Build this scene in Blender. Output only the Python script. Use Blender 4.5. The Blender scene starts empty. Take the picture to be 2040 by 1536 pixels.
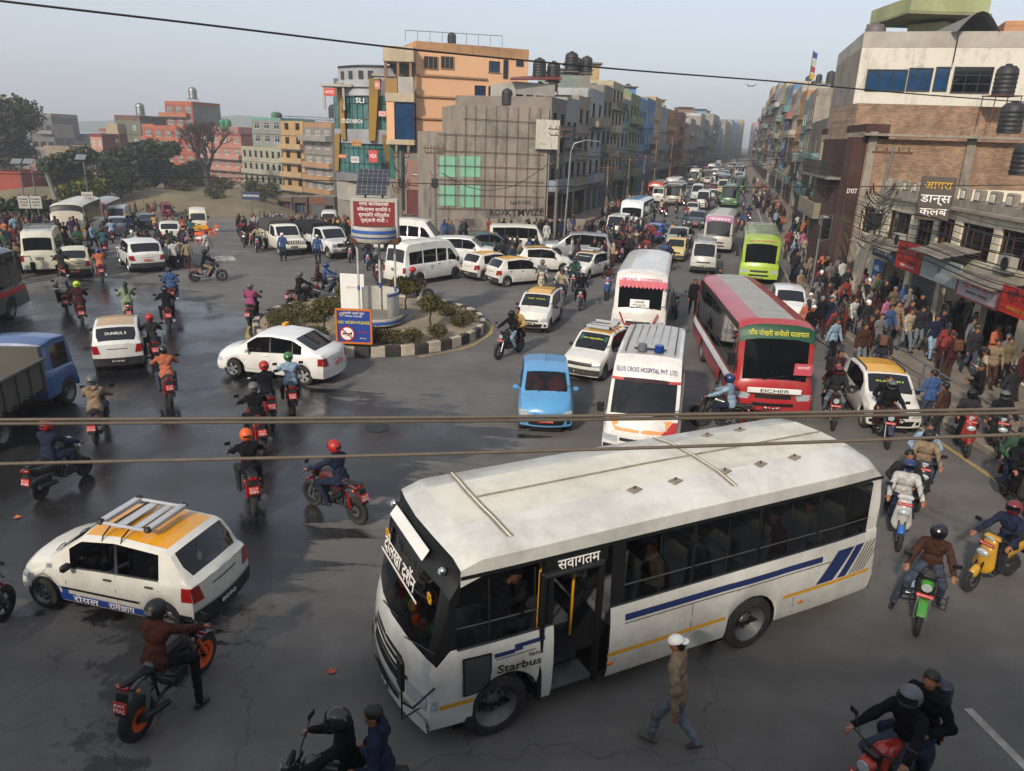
import bpy,math,random
import numpy as np
from mathutils import Matrix,Vector
rnd=random.Random(7)
C=bpy.context.scene.collection
rad=math.radians
# camera
FPX=1473.0;PITCH=rad(18.4);ROLL=rad(1.9);CH=7.5
Fw=np.array([0,math.cos(PITCH),-math.sin(PITCH)]);_r=np.array([1.,0,0]);_u=np.array([0,math.sin(PITCH),math.cos(PITCH)])
Rt=math.cos(ROLL)*_r+math.sin(ROLL)*_u;Up=-math.sin(ROLL)*_r+math.cos(ROLL)*_u
cd=bpy.data.cameras.new('camera');cam=bpy.data.objects.new('camera',cd);C.objects.link(cam)
cd.sensor_fit='HORIZONTAL';cd.sensor_width=36;cd.lens=36*FPX/2040;cd.clip_start=.05;cd.clip_end=6000
_m=Matrix(((Rt[0],Up[0],-Fw[0],0),(Rt[1],Up[1],-Fw[1],0),(Rt[2],Up[2],-Fw[2],CH),(0,0,0,1)))
cam.matrix_world=_m
bpy.context.scene.camera=cam
def hz(x,y):
 """height of the ground: level street, slope falling away to the left of the junction"""
 s=min(1,max(0,(-9-x)/10));s=s*s*(3-2*s)
 return-s*(.085*(min(max(y,50),105)-50)+.02*(max(y,105)-105)*(y<260)+3.1*(y>=260))
def G(px,py,z=0.0):
 """point at height z above the ground seen at photo pixel (px, py)"""
 p=G0(px,py,z)
 for _ in range(12):
  if p[1]<48 or p[1]>300:break
  q=G0(px,py,z+hz(*p));p=((p[0]+q[0])/2,(p[1]+q[1])/2)
 return p
def G0(px,py,z=0.0):
 d=Fw+Rt*(px-1020)/FPX-Up*(py-768)/FPX
 t=(z-CH)/d[2]
 return(d[0]*t,d[1]*t)
def V(px,py,Y):
 """x and z of the photo pixel at distance Y"""
 d=Fw+Rt*(px-1020)/FPX-Up*(py-768)/FPX
 t=Y/d[1]
 return(d[0]*t,CH+d[2]*t)
def PIX(x,y,z):
 v=np.array([x,y,z-CH]);w=v@Fw
 return(1020+FPX*(v@Rt)/w,768-FPX*(v@Up)/w)
 # world, sun, exposure
SUN_AZ=(-.50,-1.0);SUN_EL=31
w=bpy.data.worlds.new('World');bpy.context.scene.world=w;w.use_nodes=True
nt=w.node_tree;bg=nt.nodes['Background']
sk=nt.nodes.new('ShaderNodeTexSky');sk.sky_type='NISHITA';sk.sun_disc=False
sk.sun_elevation=rad(SUN_EL);sk.sun_rotation=math.atan2(SUN_AZ[0],SUN_AZ[1])
sk.air_density=1.3;sk.dust_density=5.0;sk.ozone_density=2.0;sk.altitude=1300
hs=nt.nodes.new('ShaderNodeHueSaturation');hs.inputs['Saturation'].default_value=.62
nt.links.new(sk.outputs[0],hs.inputs['Color']);hm_=nt.nodes.new('ShaderNodeMix');hm_.data_type='RGBA';hm_.inputs[0].default_value=.72;hm_.inputs[7].default_value=(1.78,1.90,2.12,1)
nt.links.new(hs.outputs[0],hm_.inputs[6]);nt.links.new(hm_.outputs[2],bg.inputs['Color'])
bg.inputs['Strength'].default_value=.15
sd=bpy.data.lights.new('sun','SUN');sd.energy=2.15;sd.angle=rad(3);sd.color=(1.0,.88,.74)
so=bpy.data.objects.new('sun',sd);C.objects.link(so)
_el=rad(SUN_EL);_h=math.hypot(*SUN_AZ)
sdir=Vector((SUN_AZ[0]/_h*math.cos(_el),SUN_AZ[1]/_h*math.cos(_el),math.sin(_el)))
so.rotation_euler=sdir.to_track_quat('Z','Y').to_euler()
vs=bpy.context.scene.view_settings;vs.view_transform='Standard';vs.look='None';vs.gamma=1;vs.exposure=1.02
bpy.context.scene.cycles.max_bounces=5;bpy.context.scene.cycles.diffuse_bounces=2;bpy.context.scene.cycles.glossy_bounces=2
bpy.context.scene.cycles.transparent_max_bounces=12;bpy.context.scene.cycles.transmission_bounces=3;bpy.context.scene.cycles.volume_bounces=0
# materials
_mats={}
def lin(h):
 h=h.lstrip('#');o=[]
 for i in(0,2,4):
  s=int(h[i:i+2],16)/255
  o.append(s/12.92 if s<=.04045 else((s+.055)/1.055)**2.4)
 return tuple(o)
def M(name,col,rough=.6,metal=0.,var=.18,scale=4.,bump=0.,bscale=40.,coat=0.,dirt=0.,spec=.5):
 """procedural principled material: base colour varied by noise, optional dust"""
 if name in _mats:return _mats[name]
 if isinstance(col,str):col=lin(col)
 m=bpy.data.materials.new(name);m.use_nodes=True;n=m.node_tree;b=n.nodes['Principled BSDF']
 b.inputs['Roughness'].default_value=rough;b.inputs['Metallic'].default_value=metal
 b.inputs['Coat Weight'].default_value=coat;b.inputs['Specular IOR Level'].default_value=spec
 b.inputs['Base Color'].default_value=(*col,1)
 if var>0:
  tc=n.nodes.new('ShaderNodeTexCoord');no=n.nodes.new('ShaderNodeTexNoise');no.inputs['Scale'].default_value=scale
  no.inputs['Detail'].default_value=4;no.inputs['Roughness'].default_value=.65
  n.links.new(tc.outputs['Object'],no.inputs['Vector'])
  r=n.nodes.new('ShaderNodeMapRange');r.inputs[1].default_value=.3;r.inputs[2].default_value=.7
  r.inputs[3].default_value=1-var;r.inputs[4].default_value=1+var*.6
  n.links.new(no.outputs['Fac'],r.inputs[0])
  mx=n.nodes.new('ShaderNodeVectorMath');mx.operation='SCALE';mx.inputs[0].default_value=col
  n.links.new(r.outputs[0],mx.inputs['Scale'])
  last=mx.outputs[0]
  if dirt>0:
   n2=n.nodes.new('ShaderNodeTexNoise');n2.inputs['Scale'].default_value=scale*.45;n2.inputs['Detail'].default_value=6
   n2.inputs['Roughness'].default_value=.75;n.links.new(tc.outputs['Object'],n2.inputs['Vector'])
   r2=n.nodes.new('ShaderNodeMapRange');r2.inputs[1].default_value=.42;r2.inputs[2].default_value=.72
   r2.inputs[3].default_value=0;r2.inputs[4].default_value=dirt;n.links.new(n2.outputs['Fac'],r2.inputs[0])
   mm=n.nodes.new('ShaderNodeMix');mm.data_type='RGBA';n.links.new(r2.outputs[0],mm.inputs[0])
   n.links.new(last,mm.inputs[6]);mm.inputs[7].default_value=(.13,.105,.08,1);last=mm.outputs[2]
   ra=n.nodes.new('ShaderNodeMath');ra.operation='MULTIPLY_ADD';n.links.new(r2.outputs[0],ra.inputs[0])
   ra.inputs[1].default_value=.5;ra.inputs[2].default_value=rough;n.links.new(ra.outputs[0],b.inputs['Roughness'])
  n.links.new(last,b.inputs['Base Color'])
  if bump>0:
   n3=n.nodes.new('ShaderNodeTexNoise');n3.inputs['Scale'].default_value=bscale;n3.inputs['Detail'].default_value=4
   n.links.new(tc.outputs['Object'],n3.inputs['Vector'])
   bp=n.nodes.new('ShaderNodeBump');bp.inputs['Strength'].default_value=bump;bp.inputs['Distance'].default_value=.03
   n.links.new(n3.outputs['Fac'],bp.inputs['Height']);n.links.new(bp.outputs[0],b.inputs['Normal'])
 _mats[name]=m
 return m
def paint(col,dirt=.35):return M('paint_'+col,col,.28,var=.05,scale=2,coat=.5,dirt=dirt)
def cloth(col):c_=lin(col);g_=sum(c_)/3;return M('cloth_'+col,tuple(q*.66+g_*.26 for q in c_),.9,var=.4,scale=9,bump=.35,bscale=25,spec=.15)
def plaster(col,dirt=.55,scale=.35):c_=lin(col);g_=sum(c_)/3;return M('plaster_%s_%g'%(col,dirt),tuple(q*.74+g_*.10 for q in c_),.92,var=.22,scale=scale,dirt=dirt,spec=.2)
def sign(col):return M('sign_'+col,col,.5,var=.08,scale=3)
def glow(col,s):
 k='glow_%s'%col
 if k in _mats:return _mats[k]
 m=M(k,col,.3,var=0);b=m.node_tree.nodes['Principled BSDF']
 b.inputs['Emission Color'].default_value=(*lin(col),1);b.inputs['Emission Strength'].default_value=s
 return m
M('black','#101112',.5);M('rubber','#1a1a1b',.85,var=.2,scale=6,dirt=.25);M('dark','#1b1c1e',.55)
M('plastic','#232426',.6,dirt=.2);M('chrome','#c8ccd0',.25,1.,var=.05);M('steel','#8b8f92',.42,.85,dirt=.3)
M('rim','#6d6f70',.45,.5,dirt=.5);M('rimsilver','#aeb1b4',.35,.7,dirt=.2);M('glass','#0b0e11',.06,var=.5,scale=2.2,coat=.3)
M('glassblue','#173a5c',.08,var=.4,scale=1.3);M('glassgreen','#3d6a68',.12,var=.45,scale=.6)
M('grey_trim','#5a5d60',.4);M('white','#d9d9d4',.5,var=.05);M('red','#a3211d',.45,var=.1);M('redlens','#8e1410',.2,var=.25,scale=20,coat=.4)
M('amber','#c8641a',.25,var=.1);M('lens','#b8c0c4',.12,.3,var=.3,scale=25,coat=.5);M('platered','#b02222',.5,var=.1)
M('platetext','#e4e0da',.5,var=0);M('yellow','#d79a12',.4,var=.1,dirt=.2);M('orange','#d3571c',.45,var=.1)
M('skin','#8a5a3e',.6,var=.1,scale=12);M('skin2','#a06f50',.6,var=.1,scale=12);M('hair','#0d0b0a',.55,var=.3,scale=30)
M('seat','#17171a',.55,var=.2);M('engine','#3c3d3f',.45,.6,var=.4,scale=25,dirt=.3)
M('rust','#5b3a2a',.9,var=.4,scale=8);M('concrete','#77736c',.92,var=.3,scale=.8,dirt=.4,bump=.2,bscale=12)
M('wood','#3d241a',.7,var=.3,scale=8);M('tank','#15171a',.55,var=.3,scale=3,dirt=.25);M('cable','#1c1b1a',.7,var=.1)
M('pole','#6b675f',.85,var=.25,scale=2,dirt=.4)
def mt(x):
 if not isinstance(x,str):return x
 if x in _mats:return _mats[x]
 if x.startswith('#'):return M('col_'+x,x,.55,var=.1)
 if x.startswith('c#'):return cloth(x[1:])
 if x.startswith('p#'):return paint(x[1:])
 if x.startswith('w#'):return plaster(x[1:])
 if x.startswith('s#'):return sign(x[1:])
 raise KeyError(x)
 # mesh builder
def mkmesh(name,v,f,mi,mats,smooth=None,sharp=None):
 me=bpy.data.meshes.new(name)
 v=np.asarray(v,dtype=np.float32).reshape(-1,3)
 cnt=np.fromiter((len(q)for q in f),dtype=np.int32,count=len(f));loops=np.fromiter((i for q in f for i in q),dtype=np.int32,count=int(cnt.sum()))
 me.vertices.add(len(v));me.vertices.foreach_set('co',v.ravel())
 me.loops.add(len(loops));me.loops.foreach_set('vertex_index',loops)
 me.polygons.add(len(cnt));st=np.zeros(len(cnt),np.int32);st[1:]=np.cumsum(cnt)[:-1]
 me.polygons.foreach_set('loop_start',st);me.polygons.foreach_set('loop_total',cnt)
 me.polygons.foreach_set('material_index',np.asarray(mi,np.int32))
 if smooth is not None:me.polygons.foreach_set('use_smooth',np.asarray(smooth,bool))
 for m in mats:me.materials.append(mt(m))
 me.update(calc_edges=True)
 if sharp is not None:me.set_sharp_from_angle(angle=sharp)
 return me
def rotm(a,axis='Z'):return np.array(Matrix.Rotation(a,3,axis))
class MB:
 def __init__(s):s.v=[];s.f=[];s.m=[];s.s=[];s.mats=[];s.n=0;s.T=None
 def mi(s,m):
  if m not in s.mats:s.mats.append(m)
  return s.mats.index(m)
 def add(s,v,f,m,smooth=False):
  v=np.asarray(v,float).reshape(-1,3)
  if s.T is not None:v=v@s.T[:3,:3].T+s.T[:3,3]
  k=s.mi(m);s.v.append(v);s.f+=[tuple(i+s.n for i in q)for q in f];s.m+=[k]*len(f);s.s+=[smooth]*len(f);s.n+=len(v)
  return s
 def box(s,c,d,m,rz=0.,b=0.,R=None):
  x,y,z=d[0]/2,d[1]/2,d[2]/2
  if b<=0:
   v=np.array([(i*x,j*y,k*z)for k in(-1,1)for j in(-1,1)for i in(-1,1)],float)
   f=[(0,2,3,1),(4,5,7,6),(0,1,5,4),(2,6,7,3),(0,4,6,2),(1,3,7,5)]
  else:
   b=min(b,x*.9,y*.9,z*.9);v=[];idx={}
   for i in(-1,1):
    for j in(-1,1):
     for k in(-1,1):
      for a in range(3):
       p=[i*(x-b),j*(y-b),k*(z-b)];p[a]+=(i,j,k)[a]*b;idx[(i,j,k,a)]=len(v);v.append(p)
   f=[]
   for a in range(3):
    for sg in(-1,1):
     o=[q for q in range(3)if q!=a];q4=[]
     for(p,q)in((-1,-1),(1,-1),(1,1),(-1,1)):
      t=[0,0,0];t[a]=sg;t[o[0]]=p;t[o[1]]=q;q4.append(idx[(*t,a)])
     flip=(sg<0)!=(a==1)
     f.append(tuple(q4[::-1]if flip else q4))
   for a in range(3):
    o=[q for q in range(3)if q!=a]
    for p in(-1,1):
     for q in(-1,1):
      def K(t,ax):
       u=[0,0,0];u[a]=t;u[o[0]]=p;u[o[1]]=q;return idx[(*u,ax)]
      f.append((K(-1,o[0]),K(1,o[0]),K(1,o[1]),K(-1,o[1])))
   for i in(-1,1):
    for j in(-1,1):
     for k in(-1,1):f.append(tuple(idx[(i,j,k,a)]for a in range(3)))
   v=np.array(v)
  if R is not None:v=v@np.asarray(R).T
  if rz:v=v@rotm(rz).T
  return s.add(v+np.asarray(c,float),f,m)
 def cyl(s,a,b,r0,r1=None,n=12,m='dark',caps=True,smooth=True):
  if r1 is None:r1=r0
  a=np.asarray(a,float);b=np.asarray(b,float);d=b-a;L=np.linalg.norm(d)
  if L<1e-9:return s
  d/=L;u=np.cross(d,(0,0,1)if abs(d[2])<.9 else(1,0,0));u/=np.linalg.norm(u);w_=np.cross(d,u)
  t=np.arange(n)*2*math.pi/n;ring=np.outer(np.cos(t),u)+np.outer(np.sin(t),w_)
  v=np.vstack([a+ring*r0,b+ring*r1])
  s.add(v,[(i,(i+1)%n,n+(i+1)%n,n+i)for i in range(n)],m,smooth)
  if caps:
   s.add(a+ring*r0,[tuple(range(n))[::-1]],m);s.add(b+ring*r1,[tuple(range(n))],m)
  return s
 def tube(s,pts,r,n=6,m='dark',closed=False):
  P=np.asarray(pts,float);N=len(P);rr=np.broadcast_to(np.asarray(r,float),(N,))
  T=np.gradient(P,axis=0)if not closed else np.roll(P,-1,0)-np.roll(P,1,0)
  T/=np.linalg.norm(T,axis=1)[:,None]+1e-12
  u=np.cross(T[0],(0,0,1)if abs(T[0][2])<.9 else(1,0,0));u/=np.linalg.norm(u);v=[]
  t=np.arange(n)*2*math.pi/n
  for i in range(N):
   u=u-T[i]*(u@T[i]);u/=np.linalg.norm(u)+1e-12;q=np.cross(T[i],u)
   v.append(P[i]+(np.outer(np.cos(t),u)+np.outer(np.sin(t),q))*rr[i])
  f=[]
  for i in range(N if closed else N-1):
   j=(i+1)%N
   f+=[(i*n+k,i*n+(k+1)%n,j*n+(k+1)%n,j*n+k)for k in range(n)]
  if not closed:f+=[tuple(range(n))[::-1],tuple(range((N-1)*n,N*n))]
  return s.add(np.vstack(v),f,m,True)
 def lathe(s,prof,o=(0,0,0),ax='Z',n=16,m='dark',smooth=True,arc=(0,2*math.pi)):
  full=abs(arc[1]-arc[0]-2*math.pi)<1e-6;k=n if full else n+1
  t=arc[0]+np.arange(k)*(arc[1]-arc[0])/n;v=[]
  for(r,z)in prof:
   q=np.stack([r*np.cos(t),r*np.sin(t),np.full(k,z)],1);v.append(q)
  v=np.vstack(v)
  if ax=='X':v=v[:,[2,0,1]]
  if ax=='Y':v=v[:,[1,2,0]]
  f=[]
  for i in range(len(prof)-1):
   for j in range(n):
    a=i*k+j;b=i*k+(j+1)%k;f.append((a,b,b+k,a+k))
  return s.add(v+np.asarray(o,float),f,m,smooth)
 def ell(s,c,r,n=12,m='dark',R=None,cut=None):
  h=n//2;v=[];
  for i in range(h+1):
   a=-math.pi/2+math.pi*i/h
   if cut is not None:a=cut+(math.pi/2-cut)*i/h
   for j in range(n):
    b=2*math.pi*j/n;v.append((math.cos(a)*math.cos(b)*r[0],math.cos(a)*math.sin(b)*r[1],math.sin(a)*r[2]))
  v=np.array(v)
  if R is not None:v=v@np.asarray(R).T
  f=[(i*n+j,i*n+(j+1)%n,(i+1)*n+(j+1)%n,(i+1)*n+j)for i in range(h)for j in range(n)]
  return s.add(v+np.asarray(c,float),f,m,True)
 def quad(s,a,b,c,d,m):return s.add([a,b,c,d],[(0,1,2,3)],m)
 def prism(s,poly,t0,t1,m,ax='Y'):
  n=len(poly);A=[(p[0],t0,p[1])for p in poly];B=[(p[0],t1,p[1])for p in poly]
  if ax=='Z':A=[(p[0],p[1],t0)for p in poly];B=[(p[0],p[1],t1)for p in poly]
  if ax=='X':A=[(t0,p[0],p[1])for p in poly];B=[(t1,p[0],p[1])for p in poly]
  return s.add(A+B,[tuple(range(n)),tuple(range(n,2*n))[::-1]]+[(i,i+n,(i+1)%n+n,(i+1)%n)for i in range(n)],m)
 def grid(s,P,m,smooth=True,cells=None):
  """P [i][j] of points; cells(i, j) returns a material or None"""
  P=np.asarray(P,float);a,b=P.shape[:2];v=P.reshape(-1,3)
  by={}
  for i in range(a-1):
   for j in range(b-1):
    mm=m if cells is None else cells(i,j)
    if mm is not None:by.setdefault(mm,[]).append((i*b+j,(i+1)*b+j,(i+1)*b+j+1,i*b+j+1))
  for mm,f in by.items():
   used=sorted({q for t in f for q in t});mp={q:k for k,q in enumerate(used)}
   s.add(v[used],[tuple(mp[q]for q in t)for t in f],mm,smooth)
  return s
 def text(s,string,size,m,T,ext=.004,align='CENTER',sx=1.,fit=None):
  v,f=textmesh(string,size,ext,align,sx)
  if len(v)==0:return s
  v=v.copy()
  if fit:
   wd=np.ptp(v[:,0])
   if wd>0:v[:,0]*=fit/wd
  T=np.asarray(T,float);return s.add(v@T[:3,:3].T+T[:3,3],f,m)
 def mesh(s,name,sharp=rad(42)):
  return mkmesh(name,np.vstack(s.v)if s.v else np.zeros((0,3)),s.f,s.m,s.mats,s.s,sharp)
 def build(s,name,parent=None,loc=None,rz=0.):
  return link(name,s.mesh(name),parent,loc,rz)
def frame(o,x,y):
 """4x4 with local X along x, local Y (text up) along y"""
 x=np.asarray(x,float);x=x/np.linalg.norm(x);y=np.asarray(y,float);y=y-x*(x@y);y=y/np.linalg.norm(y);z=np.cross(x,y)
 T=np.eye(4);T[:3,0]=x;T[:3,1]=y;T[:3,2]=z;T[:3,3]=o;return T
_tx={}
def textmesh(string,size,ext,align,sx):
 k=(string,size,ext,align,sx)
 if k in _tx:return _tx[k]
 cu=bpy.data.curves.new('t','FONT');cu.body=string;cu.size=size;cu.extrude=ext;cu.align_x=align;cu.align_y='CENTER';cu.resolution_u=2;cu.space_character=1.0
 cu.offset=size*.006
 ob=bpy.data.objects.new('t',cu);C.objects.link(ob);bpy.context.view_layer.update()
 me=bpy.data.meshes.new_from_object(ob.evaluated_get(bpy.context.evaluated_depsgraph_get()))
 v=np.zeros(len(me.vertices)*3);me.vertices.foreach_get('co',v);v=v.reshape(-1,3);v[:,0]*=sx
 f=[tuple(p.vertices)for p in me.polygons]
 par=list(range(len(v)))
 def fnd(a):
  while par[a]!=a:par[a]=par[par[a]];a=par[a]
  return a
 for q in f:
  for a in q[1:]:par[fnd(a)]=fnd(q[0])
 rt=[fnd(a)for a in range(len(v))];order={r_:i for i,r_ in enumerate(dict.fromkeys(rt))}
 if len(v):v[:,2]+=np.array([order[r_]%5 for r_ in rt])*ext*.12
 bpy.data.objects.remove(ob);bpy.data.curves.remove(cu);bpy.data.meshes.remove(me)
 _tx[k]=(v,f);return _tx[k]
def link(name,data,parent=None,loc=None,rz=0.):
 o=bpy.data.objects.new(name,data);C.objects.link(o)
 if parent is not None:o.parent=parent
 if loc is not None:o.location=loc
 if rz:o.rotation_euler=(0,0,rz)
 return o
def tag(o,label,cat,group=None,kind=None):
 if label:o['label']=label
 if cat:o['category']=cat
 if group:o['group']=group
 if kind:o['kind']=kind
 return o
def thing(name,label,cat,loc=(0,0,0),rz=0.,group=None):
 return tag(link(name,None,None,loc,rz),label,cat,group)
def struct(o):o['kind']='structure';return o
def kids(root):
 return[o for o in _kids.get(root,())]
def recolor(o,swap):
 if o.data is None or not swap:return
 for i,s in enumerate(o.material_slots):
  n=o.data.materials[i]
  if n is not None and n.name in swap:s.link='OBJECT';s.material=mt(swap[n.name])
def dup(root,loc,rz=0.,swap=None,label=None,cat=None,group=None,scale=None,rot=None,name=None):
 r=root.copy();C.objects.link(r);r.parent=None;r.location=loc;r.rotation_euler=rot or(0,0,rz)
 if scale:r.scale=(scale,)*3 if not isinstance(scale,tuple)else scale
 if label:r['label']=label
 if cat:r['category']=cat
 if group:r['group']=group
 if name:r.name=name
 recolor(r,swap)
 for ch in root['_k']if '_k' in root else root.children:
  c=ch.copy();C.objects.link(c);c.parent=r;recolor(c,swap)
  for g in ch.children:
   d=g.copy();C.objects.link(d);d.parent=c;recolor(d,swap)
 return r
def kill(root):
 for ch in list(root.children):
  for g in list(ch.children):bpy.data.objects.remove(g)
  bpy.data.objects.remove(ch)
 bpy.data.objects.remove(root)
 # people: smooth-blended limbs meshed with surface nets
def nets(fn,lo,hi,h):
 """polygonise fn(P)<0 on a grid of step h"""
 lo=np.asarray(lo,float)-2*h;hi=np.asarray(hi,float)+2*h;n=np.ceil((hi-lo)/h).astype(int)+1
 ax=[lo[i]+h*np.arange(n[i])for i in range(3)]
 P=np.stack(np.meshgrid(*ax,indexing='ij'),-1).reshape(-1,3)
 F=fn(P).reshape(n).astype(np.float32);s=F<0
 cells=s[:-1,:-1,:-1].astype(int)
 tot=np.zeros_like(cells)
 for dx in(0,1):
  for dy in(0,1):
   for dz in(0,1):tot+=s[dx:n[0]-1+dx,dy:n[1]-1+dy,dz:n[2]-1+dz]
 act=(tot>0)&(tot<8);I=np.argwhere(act);idx=-np.ones(act.shape,int);idx[tuple(I.T)]=np.arange(len(I))
 acc=np.zeros((len(I),3));cnt=np.zeros(len(I));cor=[(a,b,c)for a in(0,1)for b in(0,1)for c in(0,1)]
 for a in cor:
  for d in range(3):
   if a[d]:continue
   b=list(a);b[d]=1;fa=F[I[:,0]+a[0],I[:,1]+a[1],I[:,2]+a[2]];fb=F[I[:,0]+b[0],I[:,1]+b[1],I[:,2]+b[2]]
   ok=(fa<0)!=(fb<0);t=np.where(ok,fa/(fa-fb+1e-12),0)
   p=np.tile(np.array(a,float),(len(I),1));p[:,d]=t;acc[ok]+=p[ok];cnt[ok]+=1
 v=lo+h*(I+acc/cnt[:,None]);faces=[]
 for d in range(3):
  o1,o2=(d+1)%3,(d+2)%3
  sl0=[slice(None)]*3;sl1=[slice(None)]*3;sl0[d]=slice(0,-1);sl1[d]=slice(1,None)
  ch=s[tuple(sl0)]!=s[tuple(sl1)];E=np.argwhere(ch)
  E=E[(E[:,o1]>0)&(E[:,o2]>0)&(E[:,o1]<n[o1]-1)&(E[:,o2]<n[o2]-1)]
  if not len(E):continue
  ins=s[tuple(E.T)];q=[]
  for(a,b)in((1,1),(0,1),(0,0),(1,0)):
   e=E.copy();e[:,o1]-=a;e[:,o2]-=b;q.append(idx[tuple(e.T)])
  q=np.stack(q,1);q[~ins]=q[~ins][:,::-1];faces.append(q)
 return v,np.vstack(faces)
def cap(P,a,b,ra,rb,sq=None,f=None):
 """tapered capsule; sq squashes it along direction f"""
 a=np.asarray(a,float);b=np.asarray(b,float)
 if sq is not None:
  f=np.asarray(f,float);k=1/sq-1
  P=P+np.outer((P-a)@f,f)*k;b=b+f*((b-a)@f)*k
 d=b-a;L=d@d
 t=np.clip((P-a)@d/L,0,1)if L>1e-9 else np.zeros(len(P))
 return np.linalg.norm(P-a-t[:,None]*d,axis=1)-(ra+t*(rb-ra))
def smin(a,b,k):
 h=np.clip(.5+.5*(b-a)/k,0,1);return b+(a-b)*h-k*h*(1-h)
def blend(P,prims,k):
 r=None
 for p in prims:
  d=cap(P,*p);r=d if r is None else smin(r,d,k)
 return r
def nrm(v):v=np.asarray(v,float);return v/(np.linalg.norm(v)+1e-9)
class Pose:
 """joints in metres, person faces +X, left is +Y"""
 def __init__(s,pel=(0,0,.94),lean=3,twist=0,hands=((.05,.27,.78),(.05,-.27,.78)),elb=None,knees=None,feet=((.0,.11,.06),(.0,-.11,.06)),head=(0,0),toes=None,tor=.46,width=1.0):
  s.pel=np.array(pel,float);a=rad(lean);s.up=np.array([math.sin(a),0,math.cos(a)]);s.f=np.array([math.cos(a),0,-math.sin(a)])
  s.chest=s.pel+s.up*(tor-.12);s.neck=s.pel+s.up*(tor+.04);ty=rad(twist);s.side=np.array([-math.sin(ty),math.cos(ty),0])
  hy,hp=rad(head[0]),rad(head[1]);s.hf=np.array([math.cos(hy)*math.cos(hp),math.sin(hy)*math.cos(hp),math.sin(hp)])
  s.hu=nrm(np.array([0,0,1.])+.25*s.up-s.hf*(s.hf[2]));s.head=s.neck+np.array([.025,0,0])+np.array([0,0,.145])*1.0
  s.sh=[s.neck-s.up*.07+s.side*.175*width,s.neck-s.up*.07-s.side*.175*width]
  s.hip=[s.pel+np.array([0,.09,-.04]),s.pel+np.array([0,-.09,-.04])]
  s.hand=[np.array(h,float)for h in hands];s.foot=[np.array(h,float)for h in feet]
  s.elb=[ik(s.sh[i],s.hand[i],.29,.26,np.array([-.5,(1-2*i)*.6,-.6]))if elb is None or elb[i]is None else np.array(elb[i],float)for i in(0,1)]
  s.hand=[s.elb[i]+nrm(s.hand[i]-s.elb[i])*min(.27,np.linalg.norm(s.hand[i]-s.elb[i]))for i in(0,1)]
  s.knee=[ik(s.hip[i],s.foot[i],.44,.43,np.array([1.,(1-2*i)*.15,.1]))if knees is None or knees[i]is None else np.array(knees[i],float)for i in(0,1)]
  s.toes=toes or((1,.15,-.1),(1,-.15,-.1));s.width=width
def ik(a,b,l1,l2,pole):
 d=b-a;L=min(np.linalg.norm(d),l1+l2-.005);u=nrm(d);x=(l1*l1-l2*l2+L*L)/(2*L);y=math.sqrt(max(l1*l1-x*x,0))
 p=pole-u*(pole@u);return a+u*x+nrm(p)*y
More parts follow.
